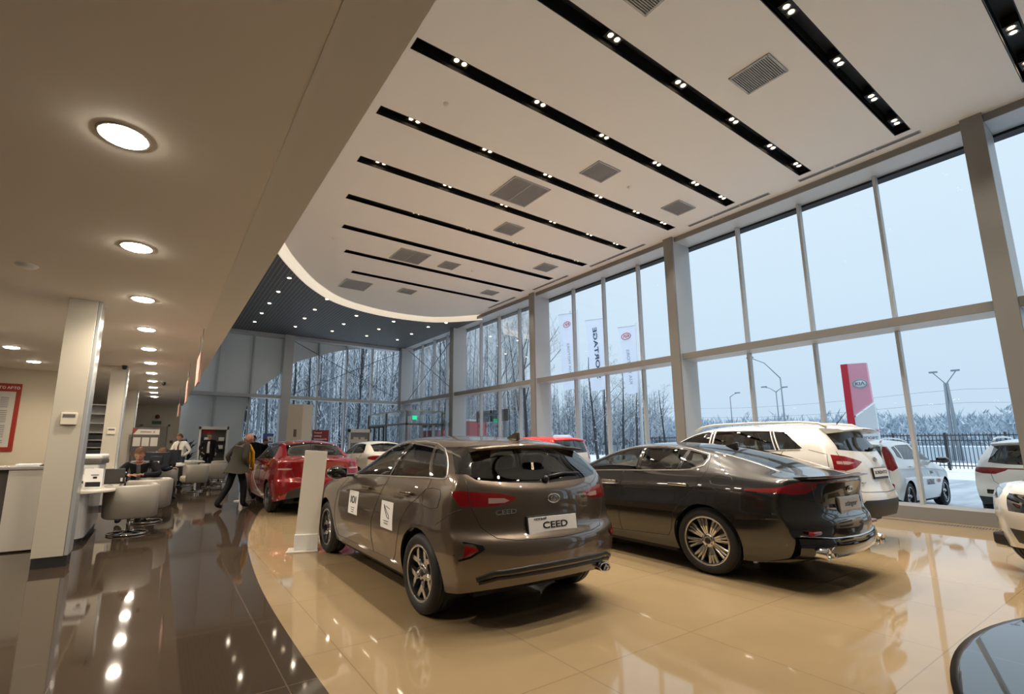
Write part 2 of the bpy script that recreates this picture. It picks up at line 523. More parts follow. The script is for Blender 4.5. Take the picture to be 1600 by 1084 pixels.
def cabin(root, d, spec):
    """seats, dash and steering wheel seen through the glass; spec: dict(front x, rear x, floor z, W)"""
    fx, rx, z0, hw = spec['fx'], spec['rx'], spec['z'], d['W']/2
    fab, dk = spec.get('fab', MT['seat_fabric']), MT['trim_black']
    for sy in (1, -1):
        m = MB().m(fab)
        T = Matrix.Translation((fx, sy*.36, z0))
        m.box(-.1, .42, -.25, .25, .12, .3, .06, T)
        T2 = T @ Matrix.Translation((-.08, 0, .28)) @ Matrix.Rotation(-.28, 4, 'Y')
        m.box(-.08, .06, -.24, .24, -.08, .55, .06, T2)
        m.box(-.05, .05, -.13, .13, .58, .78, .045, T2)
        m.m(dk).box(-.01, .01, -.05, -.03, .52, .62, 0, T2); m.box(-.01, .01, .03, .05, .52, .62, 0, T2)
        m.build('front_seat', fab, root)
    m = MB().m(fab); T = Matrix.Translation((rx, 0, z0+.05))
    m.box(-.05, .45, -.62, .62, .1, .28, .06, T)
    T2 = T @ Matrix.Translation((-.02, 0, .26)) @ Matrix.Rotation(-.38, 4, 'Y')
    m.box(-.08, .06, -.62, .62, -.08, .52, .06, T2)
    for y in (-.38, 0, .38): m.box(-.04, .05, y-.12, y+.12, .5, .64, .04, T2)
    m.build('rear_seat', fab, root)
    dx = spec['dash']
    m = MB().m(dk).box(dx-.05, dx+.5, -hw+.12, hw-.12, z0+.2, z0+.52, .06).box(dx-.1, dx+.02, -.14, .14, z0+.05, z0+.6, .03)
    m.build('dashboard', dk, root)
    T = Matrix.Translation((dx-.16, .36, z0+.5)) @ Matrix.Rotation(-1.15, 4, 'Y')
    m = MB().m(dk).tube([T @ V((.18*math.cos(a), .18*math.sin(a), 0)) for a in [2*PI*k/24 for k in range(25)]], .015, 8, False)
    m.box(-.05, .05, -.17, .17, -.012, .012, .008, T).box(-.17, 0, -.03, .03, -.012, .012, .008, T)
    m.tube([T @ V((0, 0, 0)), T @ V((0, 0, -.25))], .02)
    m.build('steering_wheel', dk, root)
mat('disc_steel', (.35, .35, .36), .35, 1.)
mat('seat_fabric', (.05, .05, .055), .8)
mat('trim_black', (.012, .012, .013), .45)
mat('gloss_black', (.008, .008, .009), .08, coat=1.)
mat('tyre_rubber', (.013, .013, .014), .62)
mat('rim_silver', (.62, .62, .63), .22, .95)
mat('rim_dark', (.05, .05, .052), .35, .8)
mat('rim_bright', (.75, .74, .72), .18, .95)
mat('chrome', (.8, .8, .8), .07, 1.)
mat('satin_metal', (.5, .49, .47), .3, .9)
mat('lamp_red', (.20, .003, .006), .15, coat=1.)
mat('lamp_red_dark', (.16, .004, .012), .1, coat=1.)
mat('lamp_clear', (.42, .30, .28), .12, coat=1.)
mat('plate_white', (.82, .82, .82), .35)
mat('ink_black', (.01, .01, .012), .4)
mat('ink_red', (.55, .02, .03), .4)
mat('lining_dark', (.035, .034, .033), .8)
mat('under_black', (.01, .01, .01), .7)
glass_mat('car_glass', (.78, .82, .80), .4, .05)
glass_mat('car_glass_dark', (.42, .45, .45), .45, .06)
mat('sticker_white', (.85, .85, .86), .4)
CAR_S = 1.05

def mirror_part(root, kind_s, x, y, z, paintm, black=None, sc=1., name='side_mirror'):
    m = MB().m(paintm)
    s = kind_s
    T = Matrix.Translation((x, s*y, z)) @ Matrix.Rotation(s*.12, 4, 'Z')
    m.sphere((0, s*.12*sc, .0), 1., 20, 12, (.085*sc, .125*sc, .075*sc), T)
    m.m(MT['gloss_black']).box(-.07*sc, -.055*sc, s*.03*sc, s*.215*sc, -.055*sc, .05*sc, .006, T)
    m.m(MT['trim_black']).box(-.03, .035, -s*.12, s*.06, -.05, -.02, .01, T)
    return m.build(name, paintm, root)

def oval_logo(root, body, kind, a, b, w=.13, h=.068, txt='KIA', name='badge', up=(0, 0, 1), ring=None, fill=None, letter=None):
    h_, n_ = body.hit(kind, a, b)
    if h_ is None: return
    z = n_.normalized(); y = (V(up)-z*V(up).dot(z)).normalized(); x = y.cross(z)
    T = Matrix.Identity(4)
    for i in range(3): T[i][0], T[i][1], T[i][2], T[i][3] = x[i], y[i], z[i], (h_+n_*.006)[i]
    fill = fill or MT['badge_fill']; ring = ring or MT['chrome']; letter = letter or MT['chrome']
    m = MB().m(fill).lathe([(0, .004), (.93, .004), (.97, .0), (.97, -.006)], 28, T @ Matrix.Diagonal((w/2, h/2, 1, 1)))
    m.m(ring).tube([T @ V((w/2*math.cos(t), h/2*math.sin(t), .003)) for t in [2*PI*k/32 for k in range(33)]], .005, 8, False)
    o = m.build(name, fill, root)
    text_mesh('badge_letters', txt.replace('A', '\u039b'), h*.62, letter, T @ Matrix.Translation((0, 0, .006)), o, .0015, True, 1.15)
    return o
mat('badge_fill', (.12, .12, .13), .2, .6, coat=1.)

def number_plate(root, body, a, b, w, h, lines, tilt=None, frame_m=None, kind='B', off=.012):
    """lines: (text, size, dx, dy, material, shear)"""
    h_, n_ = body.hit(kind, a, b)
    z = (tilt or n_).normalized(); y = (V((0, 0, 1))-z*z.z).normalized(); x = y.cross(z)
    T = Matrix.Identity(4); o_ = h_+z*off
    for i in range(3): T[i][0], T[i][1], T[i][2], T[i][3] = x[i], y[i], z[i], o_[i]
    fm = frame_m or MT['trim_black']
    o = MB().m(fm).box(-w/2-.012, w/2+.012, -h/2-.03, h/2+.012, -.02, .0, .004, T).build('licence_plate_holder', fm, root)
    MB().m(MT['plate_white']).box(-w/2, w/2, -h/2, h/2, .0, .004, .002, T).build('plate', MT['plate_white'], o)['label'] = 'white plate carrying the model name'
    for t, s_, dx, dy, mm, sh in lines:
        text_mesh('plate_lettering', t, s_, mm, T @ Matrix.Translation((dx, dy, .0055)), o, .0008, True, 1.6, 'CENTER', sh)
    return o

def car_common(root, body, d, res=None, wheel=None, arch=True):
    """wheels, arch liners, floor pan"""
    L, hw = d['L'], d['W']/2; R = d['R']
    m = MB().m(MT['under_black'])
    ra, fa = d['axles']
    segs = [(.34, ra-R-.06), (ra+R+.06, fa-R-.06), (fa+R+.06, L-.3)]
    for i_, (a, b) in enumerate(segs): m.box(a, b, -hw+(.1 if i_ else .25), hw-(.1 if i_ else .25), d['pan']+(0 if i_ == 1 else .06), d['pan']+.2, .03)
    m.box(ra-R-.1, fa+R+.1, -hw+.3, hw-.3, d['pan']+.02, d['pan']+.16)
    m.box(.34, ra, -.45, .45, d['pan']+.06, d['pan']+.2); m.box(fa, L-.3, -.4, .4, d['pan']+.02, d['pan']+.16)
    m.build('underbody', MT['under_black'], root)
    for ax in (ra, fa):
        for s in (1, -1):
            q = MB().m(MT['under_black'])
            T = Matrix.Translation((ax, 0, R)) @ Matrix.Rotation(-PI/2*s, 4, 'X')
            Ra = d['Ra']
            y1 = hw*d.get('liny', .955)
            q.lathe([(0, hw-.34), (Ra, hw-.34), (Ra+.004, y1)], 32, T, a0=-.35 if s > 0 else -.35+0, a1=2*PI) if False else None
            q.lathe([(0, hw-.36), (Ra+.01, hw-.36), (Ra+.012, y1-.03)], 40, T)
            o = q.build('wheel_arch_liner', MT['under_black'], root)
            # trim the liner below the floor pan
            me = o.data; b = bmesh.new(); b.from_mesh(me)
            bmesh.ops.bisect_plane(b, geom=b.verts[:]+b.edges[:]+b.faces[:], plane_co=(0, 0, d['pan']+.02), plane_no=(0, 0, -1), clear_outer=True)
            b.to_mesh(me); b.free()
    for ax in (ra, fa):
        for s in (1, -1):
            w = copy_tree(wheel, root); _CH.setdefault(root.name, []).append(w)
            w.location = (ax, s*(hw-d.get('wy', .13)), R)
            w.rotation_euler = (0, .3+ax*2.1, 0) if s > 0 else (0, .3+ax, PI)
def drop_proto(o):
    for c in _CH.pop(o.name, []): drop_proto(c)
    bpy.data.objects.remove(o)

def seam(body, root, items, name='panel_gap', m=None, r=.0035):
    mb = MB(); m = m or MT['trim_black']
    for kind, pts in items: body.strip(mb, kind, pts, r, -.0005)
    return mb.build(name, m, root)

# ---------------------------------------------------------------- brown hatchback
def build_hatchback():
    P = paint('paint_bronze', (.115, .086, .063), .3, .6)
    d = dict(L=4.31, W=1.80, R=.317, Ra=.365, axles=(.79, 3.44), pan=.17,
        low=[(0, .34), (.25, .28), (.6, .23), (1.2, .225), (3.2, .215), (3.9, .2), (4.31, .24)],
        belt=[(0, .97), (.1, 1.0), (.3, 1.075), (.6, 1.085), (1.5, 1.06), (2.4, 1.01), (3.0, .97), (3.35, .92), (3.8, .83), (4.15, .72), (4.31, .62)],
        rail=[(0, 1.0), (.15, 1.1), (.38, 1.31), (.55, 1.365), (.9, 1.395), (1.4, 1.415), (1.75, 1.405), (2.05, 1.34), (2.45, 1.17), (2.8, 1.03), (3.05, .99), (3.35, .945), (3.8, .855), (4.15, .745), (4.31, .65)],
        top=[(0, 1.02), (.2, 1.25), (.38, 1.37), (.6, 1.42), (1.1, 1.455), (1.7, 1.465), (2.1, 1.44), (2.4, 1.37), (2.8, 1.2), (3.15, 1.04), (3.3, 1.005), (3.6, .965), (4.0, .875), (4.2, .79), (4.31, .7)],
        yrail=[(0, .62), (.3, .60), (1.0, .61), (1.7, .61), (2.2, .62), (2.8, .70), (3.1, .73), (3.6, .70), (4.0, .62), (4.31, .5)],
        plan=[(0, .93), (.3, .975), (.8, 1.), (2., .99), (3.4, 1.), (3.9, .96), (4.31, .85)],
        rearx=[(.2, .10), (.34, .03), (.45, .0), (.58, .0), (.645, .01), (.69, .085), (.85, .085), (.98, .085), (1.08, .17), (1.2, .28), (1.33, .38), (1.4, .36)],
        frontx=[(.2, 4.2), (.35, 4.29), (.55, 4.31), (.68, 4.27), (.75, 4.2), (1.0, 4.0)],
        fr=[0, .12, .28, .42, .5, .56, .68, .84, 1.0], sec=[.93, .96, .985, .997, 1., 1., .99, .985, .925],
        wr=.20, wf=.42, pw=3.2,
        xs=[0, .012, .04, .08, .12, .165, .21, .26, .32, .38, .44, .49, .54, .59, .64, .69, .74, .79, .84, .885, .93, .965, .988, 1.])
    B = CarBody(d)
    G, BL, TL, TLC, HOLE, BLK = 1, 2, 3, 4, 9, 5
    root = empty('hatchback_car', (2.90, 3.08, 0), PI/2, 'brown five-door hatchback with two white stickers on its left doors', 'car')
    for s, k in ((1, 'L'), (-1, 'R')):
        for ax in d['axles']: B.cut(k, circle(ax, d['R'], d['Ra'], 32, .05), HOLE, .2)
        B.cut(k, [(2.52, 1.015), (2.44, 1.07), (2.15, 1.215), (1.90, 1.31), (1.66, 1.365), (1.47, 1.38), (1.575, 1.065)], G)
        B.cut(k, [(1.50, 1.068), (1.385, 1.382), (1.10, 1.375), (.955, 1.36), (.715, 1.095)], G)
        B.cut(k, [(.675, 1.10), (.90, 1.35), (.74, 1.315), (.60, 1.245), (.505, 1.165), (.47, 1.115), (.49, 1.10)], G)
    # rear glass, black fins beside it
    B.cut('B', [(-.655, 1.345), (-.5, 1.362), (0, 1.372), (.5, 1.362), (.655, 1.345), (.72, 1.14), (.66, 1.095), (.4, 1.07), (0, 1.055), (-.4, 1.07), (-.66, 1.095), (-.72, 1.14)], G, .05)
    # windscreen
    B.cut('T', [(2.20, .52), (2.14, 0), (2.20, -.52), (2.5, -.60), (3.0, -.665), (3.12, -.4), (3.17, 0), (3.12, .4), (3.0, .665), (2.5, .60)], G, .1)
    for s in (1, -1):
        B.cut((1.3, 0, 1.1), [(x, s*y, z) for x, y, z in [(.37, .64, 1.34), (.46, .67, 1.345), (.55, .72, 1.33), (.34, .80, 1.14), (.22, .72, 1.135)]], BLK)
    A = (1.1, 0, .97)
    for s in (1, -1):
        lamp = [(.075, .39, .965), (.06, .55, .995), (.08, .74, 1.01), (.22, .86, 1.02), (.30, .87, 1.01), (.26, .87, .965), (.20, .86, .90), (.08, .73, .885), (.07, .6, .895), (.06, .46, .915), (.07, .39, .945)]
        B.cut(A, [(x, s*y, z) for x, y, z in lamp], TL)
        B.cut(A, [(x, s*y, z) for x, y, z in [(.07, .66, .915), (.07, .66, .96), (.07, .50, .955), (.07, .45, .935), (.07, .5, .92)]], TLC)
    res = B.finish({0: P, G: MT['car_glass_dark'], TL: MT['lamp_red'], TLC: MT['lamp_clear'], BLK: MT['gloss_black']},
                   {0: 'body', G: 'window', TL: 'taillight', TLC: 'taillight_lens', BLK: 'rear_window_fin'}, root,
                   {TL: 'red wraparound taillight', TLC: 'pale clear centre of the taillight', G: 'dark tinted glass'}, MT['lining_dark'])
    for o in res[G]:   # front door windows and windscreen are clearer
        c = sum((v.co for v in o.data.vertices), V())/len(o.data.vertices)
        if c.x > 1.5: o.data.materials[0] = MT['car_glass']; o['label'] = 'clear glass'
    # chrome line round the side windows, seams
    for s, k in ((1, 'L'), (-1, 'R')):
        mb = MB().m(MT['satin_metal'])
        B.strip(mb, k, [(2.6, 1.005), (2.0, 1.04), (1.5, 1.058), (.8, 1.087), (.5, 1.09), (.455, 1.10), (.46, 1.13), (.52, 1.20), (.60, 1.26), (.74, 1.33), (.95, 1.375), (1.2, 1.392), (1.45, 1.396), (1.66, 1.382), (1.9, 1.325), (2.15, 1.232)], .0085)
        mb.build('window_chrome_trim', MT['satin_metal'], root)
    for s, k in ((1, 'L'), (-1, 'R')):
        for a, b, r in (((1.575, 1.07), (1.47, 1.375), .02), ((1.51, 1.07), (1.40, 1.375), .02), ((.69, 1.10), (.925, 1.355), .014)):
            mb = MB().m(MT['gloss_black']); B.strip(mb, k, [a, b], r, -.012)
            mb.build('door_pillar_trim', MT['gloss_black'], root)
    it = []
    for k in 'LR':
        it += [(k, [(1.54, 1.05), (1.60, .95), (1.75, .75), (1.84, .60), (1.86, .45), (1.84, .30)]),
               (k, [(.66, 1.09), (.68, 1.02), (.80, .93), (1.0, .82), (1.12, .69), (1.20, .52), (1.27, .38), (1.34, .31), (1.84, .295), (2.95, .285), (3.02, .36), (3.05, .5), (2.98, .8), (2.75, .97)]),
               (k, [(.45, .97), (.47, .88), (.58, .855), (.70, .87), (.74, .95), (.70, 1.005), (.58, 1.02), (.48, 1.01), (.45, .97)]),
               (k, [(.25, .88), (.38, .80), (.5, .74)]), (k, [(3.1, .92), (3.6, .84), (4.0, .74)])]
    it += [('B', [(-.74, 1.09), (-.73, .9), (-.66, .75), (-.56, .67), (-.4, .65), (0, .64), (.4, .65), (.56, .67), (.66, .75), (.73, .9), (.74, 1.09)])]
    seam(B, root, it)
    # lower bumper: dark diffuser strip with a chrome-edged lip, reflectors, exhaust
    mb = MB().m(MT['trim_black'])
    B.strip(mb, 'B', [(.72, .385), (.60, .43), (.3, .445), (0, .448), (-.3, .445), (-.60, .43), (-.72, .385)], .024, -.008)
    B.strip(mb, 'B', [(.70, .36), (.58, .39), (.3, .40), (0, .40), (-.3, .40), (-.58, .39), (-.70, .36)], .022, -.01)
    mb.build('bumper_diffuser', MT['trim_black'], root)['label'] = 'black strip along the bottom of the bumper'
    A2 = V((1.2, 0, .6))
    for s in (1, -1):
        mb = MB().m(MT['gloss_black']); mb.fixn = True
        pts = [(.13, s*.86, .66), (.03, s*.74, .63), (.03, s*.72, .60), (.1, s*.80, .54), (.16, s*.87, .515), (.2, s*.9, .56)]
        hs = [B.hit(A2, *p) for p in pts]
        c = sum((h[0] for h in hs), V())/len(hs)
        ring = [h[0]+h[1]*.004 for h in hs]; n_ = hs[0][1]
        vs = mb._v(ring); cc = mb._v([c+(c-A2).normalized()*.012])[0]
        for i in range(len(vs)): mb._f([vs[i], vs[(i+1) % len(vs)], cc], True)
        o = mb.build('fog_lamp_recess', MT['gloss_black'], root)
        r = MB().m(MT['lamp_red']); q = [c+(h[0]-c)*.62+(c-A2).normalized()*.012 for h in hs]
        q = q[:5]; vs = r._v(q); cc = r._v([sum(q, V())/5+(c-A2).normalized()*.016])[0]
        for i in range(5): r._f([vs[i], vs[(i+1) % 5], cc], True)
        r.build('reflector', MT['lamp_red'], o)['label'] = 'red bumper reflector'
    mb = MB().m(MT['chrome']); T = Matrix.Translation((.06, -.50, .345)) @ Matrix.Rotation(-PI/2, 4, 'Y') @ Matrix.Diagonal((.75, 1.35, 1, 1))
    mb.lathe([(.048, -.1), (.05, .055), (.046, .062), (.04, .055), (.038, -.05)], 24, T)
    mb.m(MT['under_black']).lathe([(0, -.02), (.04, -.02)], 20, T)
    mb.build('exhaust_tip', MT['chrome'], root)
    # roof spoiler
    mb = MB().m(P)
    prof = []
    n = 16; top_, bot = [], []
    for i in range(n+1):
        y = -.60+1.20*i/n; a = abs(y)/.60
        xe = .27+.07*a**3; zt = 1.362-.028*a*a
        top_.append((V((.58, y, zt+.042-.05*a)), V((.42, y, zt+.026-.02*a)), V((xe, y, zt+.002)), V((xe+.006, y, zt-.018)), V((.46, y, zt-.03))))
    for i in range(n):
        for k in range(4): mb._f(mb._v([top_[i][k], top_[i+1][k], top_[i+1][k+1], top_[i][k+1]]), True)
    bmesh.ops.remove_doubles(mb.bm, verts=mb.bm.verts[:], dist=1e-5)
    for s in (0, n): mb._f(mb._v(list(top_[s])))
    sp = mb.build('rear_spoiler', P, root)
    MB().m(MT['lamp_red']).box(.283, .30, -.17, .17, 1.337, 1.353, .004).build('brake_light', MT['lamp_red'], sp)['label'] = 'thin red high brake light'
    # shark fin, wiper, handles, mirrors
    h, _ = B.hit('T', .62, 0.)
    mb = MB().m(P)
    mb.prism([(-.09, -.01), (.11, -.01), (.06, .015), (-.05, .065), (-.085, .06)], -.016, .016, Matrix.Translation(h) @ Matrix.Rotation(PI/2, 4, 'X'), .006)
    mb.build('roof_aerial', P, root)
    mb = MB().m(MT['trim_black']); w_ = []
    for y, z in ((.02, 1.085), (-.2, 1.115), (-.40, 1.11)):
        h, n_ = B.hit('B', y, z); w_.append(h+n_*.02)
    mb.tube(w_, [.016, .012, .008]); h, n_ = B.hit('B', .02, 1.08); mb.sphere(h+n_*.01, .03, 12, 8)
    mb.build('rear_wiper', MT['trim_black'], root)
    for k, s in (('L', 1), ('R', -1)):
        for x, z in ((2.02, .91), (1.02, .94)):
            h, n_ = B.hit(k, x, z)
            T = Matrix.Translation(h+n_*.022)
            mb = MB().m(P).box(-.11, .11, -.014, .014, -.016, .016, .009, T)
            mb.m(MT['trim_black']).sphere((0, -s*.028, -.012), .05, 14, 8, (1.2, .35, .6), T)
            mb.build('door_handle', P, root)
        mirror_part(root, s, 2.63, .90, 1.045, MT['gloss_black'])
        for x, z, w in ((2.40, .725, .145), (1.44, .705, .145)):
            if s < 0: continue
            T0, n_ = B.hit(k, x, z)
            q = []
            mb = MB().m(MT['sticker_white'])
            rows = []
            for iz in range(5):
                row = []
                for ix in range(5):
                    h, nn = B.hit(k, x-w+2*w*ix/4, z-.125+.25*iz/4)
                    row.append(mb.bm.verts.new(h+nn*.002))
                rows.append(row)
            for a in range(4):
                for b in range(4): mb._f([rows[a][b], rows[a][b+1], rows[a+1][b+1], rows[a+1][b]], True)
            o = mb.build('door_sticker', MT['sticker_white'], root)
            T = frame(T0+n_*.004, (-1, 0, 0), (V((0, 0, 1))-n_*n_.z))
            ik = MB().m(MT['ink_black'])
            if x > 2:
                for a0 in (0,):
                    ik.tube([T @ V((.035*math.cos(t), .035*math.sin(t)+.03, 0)) for t in [2*PI*i/20 for i in range(21)]], .006, 6, False)
                for sg in (-1, 1):
                    for rr in (.065, .085): ik.tube([T @ V((sg*rr*math.cos(t), rr*math.sin(t)+.03, 0)) for t in [-.5+i*.2 for i in range(6)]], .003, 5, False)
            else:
                ik.tube([T @ V(p) for p in ((-.07, .09, 0), (.0, .03, 0), (.05, .0, 0), (.06, -.03, 0), (.02, -.02, 0), (-.05, .05, 0), (-.07, .09, 0))], .003, 5, False)
                ik.tube([T @ V(p) for p in ((-.02, .08, 0), (.07, .06, 0))], .003, 5, False)
            for r_ in range(3 if x > 2 else 2): ik.tube([T @ V((-.055+.01*r_, -.055-.022*r_, 0)), T @ V((.055-.01*r_, -.055-.022*r_, 0))], .0028, 5)
            ik.build('sticker_print', MT['ink_black'], o)
    oval_logo(root, B, 'B', 0, .935)
    text_h, n_ = B.hit('B', .47, .855)
    text_mesh('model_lettering', 'CEED', .05, MT['chrome'], frame(text_h+n_*.018, (0, -1, 0), V((0, 0, 1))-n_*n_.z), root, .002, True, 1.7)
    number_plate(root, B, .02, .735, .52, .125, [('CEED', .07, .02, -.008, MT['ink_black'], 0), ('НОВЫЙ', .022, -.14, .045, MT['ink_black'], .2)], V((-1, 0, .12)))
    # headlights (front), simple grille
    wp = wheel_proto('w', .317, .222, .215, (5, 'split'), MT['rim_silver'], MT['tyre_rubber'], MT['trim_black'])
    car_common(root, B, d, None, wp); drop_proto(wp)
    cabin(root, d, dict(fx=1.95, rx=1.02, z=.36, dash=2.75))
    root.scale = (CAR_S,)*3
    return root
build_hatchback()
def lay_trim(B, root, kind_pts, r, m, name, off=0.):
    for k, pts in kind_pts:
        mb = MB().m(m); B.strip(mb, k, pts, r, off); mb.build(name, m, root)
def side_windows(B, wins, G, sides='LR'):
    for k in sides:
        for w in wins: B.cut(k, w, G)
def handles(B, root, spots, m, s_=(1, -1), L=.11):
    for k, s in (('L', 1), ('R', -1)):
        for x, z in spots:
            h, n_ = B.hit(k, x, z); T = Matrix.Translation(h+n_*.02)
            mb = MB().m(m).box(-L, L, -.014, .014, -.016, .016, .009, T)
            mb.m(MT['trim_black']).box(-L+.02, L-.02, -s*.03-.006, -s*.03+.006, -.02, .012, .004, T)
            mb.build('door_handle', m, root)
def clear_front(res, G, x):
    for o in res[G]:
        c = sum((v.co for v in o.data.vertices), V())/len(o.data.vertices)
        if c.x > x: o.data.materials[0] = MT['car_glass']

# ---------------------------------------------------------------- dark fastback saloon
def build_fastback():
    P = paint('paint_graphite', (.022, .021, .020), .25, .6)
    d = dict(L=4.83, W=1.87, R=.345, Ra=.385, axles=(1.09, 3.995), pan=.15,
        low=[(0, .36), (.3, .27), (.7, .21), (1.4, .2), (3.6, .19), (4.4, .18), (4.83, .24)],
        belt=[(0, .99), (.25, 1.035), (.6, 1.06), (1.1, 1.075), (1.4, 1.06), (2.0, 1.03), (2.9, .98), (3.4, .94), (4.1, .85), (4.55, .75), (4.83, .62)],
        rail=[(0, 1.01), (.2, 1.055), (.4, 1.10), (.7, 1.20), (1.0, 1.275), (1.35, 1.335), (1.8, 1.365), (2.15, 1.355), (2.5, 1.28), (2.85, 1.14), (3.15, 1.01), (3.4, .965), (4.1, .875), (4.55, .775), (4.83, .65)],
        top=[(0, 1.045), (.15, 1.06), (.4, 1.135), (.8, 1.26), (1.2, 1.345), (1.6, 1.39), (2.0, 1.405), (2.4, 1.37), (2.8, 1.25), (3.25, 1.08), (3.5, 1.01), (4.1, .93), (4.55, .83), (4.83, .7)],
        yrail=[(0, .72), (.3, .60), (.8, .56), (1.4, .57), (2.1, .58), (2.6, .64), (3.1, .73), (3.6, .72), (4.4, .62), (4.83, .5)],
        plan=[(0, .93), (.4, .985), (1.1, 1.02), (1.8, .99), (2.6, .975), (3.9, 1.), (4.4, .95), (4.83, .83)],
        rearx=[(.2, .14), (.35, .04), (.5, .0), (.64, .0), (.70, .045), (.75, .07), (.9, .06), (.98, .03), (1.05, .0), (1.1, .02)],
        frontx=[(.2, 4.7), (.35, 4.8), (.55, 4.83), (.7, 4.78), (.8, 4.68), (1.0, 4.4)],
        fr=[0, .12, .28, .42, .5, .57, .70, .86, 1.0], sec=[.92, .955, .985, .995, 1., 1., .985, .98, .905],
        wr=.24, wf=.45, pw=3.2,
        xs=[0, .01, .035, .07, .11, .15, .19, .235, .28, .33, .38, .43, .48, .53, .58, .63, .68, .73, .78, .83, .88, .93, .965, .988, 1.])
    B = CarBody(d); G, TL, TLC, BLK, HOLE = 1, 2, 3, 4, 9
    root = empty('fastback_car', (6.25, 2.11, 0), PI/2, 'dark graphite low fastback saloon with multi-spoke silver wheels and twin exhausts', 'car')
    for k in 'LR':
        for ax in d['axles']: B.cut(k, circle(ax, d['R'], d['Ra'], 32, .05), HOLE, .2)
    side_windows(B, [[(3.02, .995), (2.9, 1.06), (2.72, 1.16), (2.45, 1.265), (2.25, 1.31), (2.06, 1.33), (2.03, 1.055)],
                     [(1.97, 1.06), (2.0, 1.33), (1.75, 1.335), (1.42, 1.305), (1.44, 1.085)],
                     [(1.40, 1.087), (1.375, 1.30), (1.16, 1.255), (1.13, 1.22), (1.15, 1.16), (1.27, 1.10)]], G)
    B.cut('T', [(1.42, .50), (1.46, 0), (1.42, -.50), (1.0, -.51), (.46, -.545), (.42, -.4), (.40, 0), (.42, .4), (.46, .545), (1.0, .51)], G, .1)
    B.cut('T', [(2.35, .50), (2.29, 0), (2.35, -.50), (2.7, -.58), (3.25, -.67), (3.36, -.4), (3.4, 0), (3.36, .4), (3.25, .67), (2.7, .58)], G, .1)
    A = (1.6, 0, .93)
    for s in (1, -1):
        q = [(.62, .93, .925), (.3, .92, .955), (.16, .86, .99), (.07, .75, 1.02), (.03, .58, 1.01), (.04, .60, .96), (.06, .72, .90), (.12, .84, .89), (.24, .91, .905), (.62, .93, .905)]
        B.cut(A, [(x, s*y, z) for x, y, z in q], TL)
        q = [(.16, .86, .975), (.08, .75, .995), (.06, .65, .985), (.07, .72, .925), (.12, .83, .915), (.2, .885, .925)]
        B.cut(A, [(x, s*y, z) for x, y, z in q], TLC)
    B.cut('B', [(-.56, 1.018), (0, 1.028), (.56, 1.018), (.56, 1.004), (0, 1.012), (-.56, 1.004)], TL, .05)
    B.cut('B', [(-.36, .87), (.36, .87), (.33, .70), (-.33, .70)], BLK, .05)
    res = B.finish({0: P, G: MT['car_glass'], TL: MT['lamp_red'], TLC: MT['lamp_red_dark'], BLK: MT['gloss_black']},
                   {0: 'body', G: 'window', TL: 'taillight', TLC: 'taillight_lens', BLK: 'plate_recess'}, root,
                   {TL: 'thin red light running round the rear corner', G: 'tinted glass'}, MT['lining_dark'])
    for o in res[G]:
        c = sum((v.co for v in o.data.vertices), V())/len(o.data.vertices)
        if c.x < 1.2 and abs(c.y) < .2: o.data.materials[0] = MT['car_glass_dark']
    it = [(k, [(3.1, .985), (2.5, 1.025), (2.0, 1.045), (1.4, 1.075), (1.24, 1.088), (1.12, 1.14), (1.105, 1.21), (1.14, 1.262), (1.4, 1.322), (1.75, 1.352), (2.06, 1.347), (2.3, 1.32), (2.6, 1.225), (2.85, 1.11)]) for k in 'LR']
    lay_trim(B, root, it, .007, MT['satin_metal'], 'window_chrome_trim')
    lay_trim(B, root, [(k, p) for k in 'LR' for p in ([(2.03, 1.05), (2.05, 1.33)], [(1.97, 1.05), (2.0, 1.33)], [(1.42, 1.08), (1.40, 1.30)])], .014, MT['gloss_black'], 'door_pillar_trim', -.008)
    mb_pts = [[(1.12, s*.565), (.8, s*.575), (.5, s*.60), (.40, s*.62)] for s in (1, -1)]
    lay_trim(B, root, [('T', p) for p in mb_pts], .007, MT['satin_metal'], 'roof_side_trim')
    it = []
    for k in 'LR':
        it += [(k, [(2.22, 1.03), (2.24, .8), (2.27, .45), (2.26, .29)]),
               (k, [(1.10, 1.23), (1.06, 1.10), (1.10, 1.0), (1.18, .88), (1.36, .72), (1.46, .60), (1.50, .42), (1.56, .33), (2.3, .29), (3.3, .28), (3.38, .4), (3.4, .7), (3.2, .95)]),
               (k, [(1.0, .985), (.98, .95), (.90, .935), (.78, .945), (.75, .985), (.78, 1.03), (.90, 1.045), (.99, 1.02), (1.0, .985)])]
    it += [('B', [(-.62, .99), (-.58, .86), (-.5, .72), (-.42, .67), (0, .665), (.42, .67), (.5, .72), (.58, .86), (.62, .99)])]
    seam(B, root, it)
    # ducktail lip
    mb = MB().m(MT['lamp_red_dark'] if False else P); n = 20; R_ = []
    for i in range(n+1):
        y = -.70+1.4*i/n; a = abs(y)/.70; xe = -.035+.16*a**2.6
        R_.append((V((xe+.16, y, 1.062-.012*a)), V((xe+.05, y, 1.083-.02*a)), V((xe, y, 1.09-.025*a)), V((xe+.01, y, 1.072-.025*a)), V((xe+.10, y, 1.04-.02*a))))
    for i in range(n):
        for k in range(4): mb._f(mb._v([R_[i][k], R_[i+1][k], R_[i+1][k+1], R_[i][k+1]]), True)
    bmesh.ops.remove_doubles(mb.bm, verts=mb.bm.verts[:], dist=1e-5)
    mb._f(mb._v(list(R_[0]))); mb._f(mb._v(list(R_[n])))
    sp = mb.build('boot_lip_spoiler', P, root)
    mb = MB().m(MT['lamp_red']); mb.tube([V((-.035+.16*(abs(y)/.7)**2.6+.004, y, 1.078-.025*abs(y)/.7)) for y in [-.5+1.*i/16 for i in range(17)]], .006)
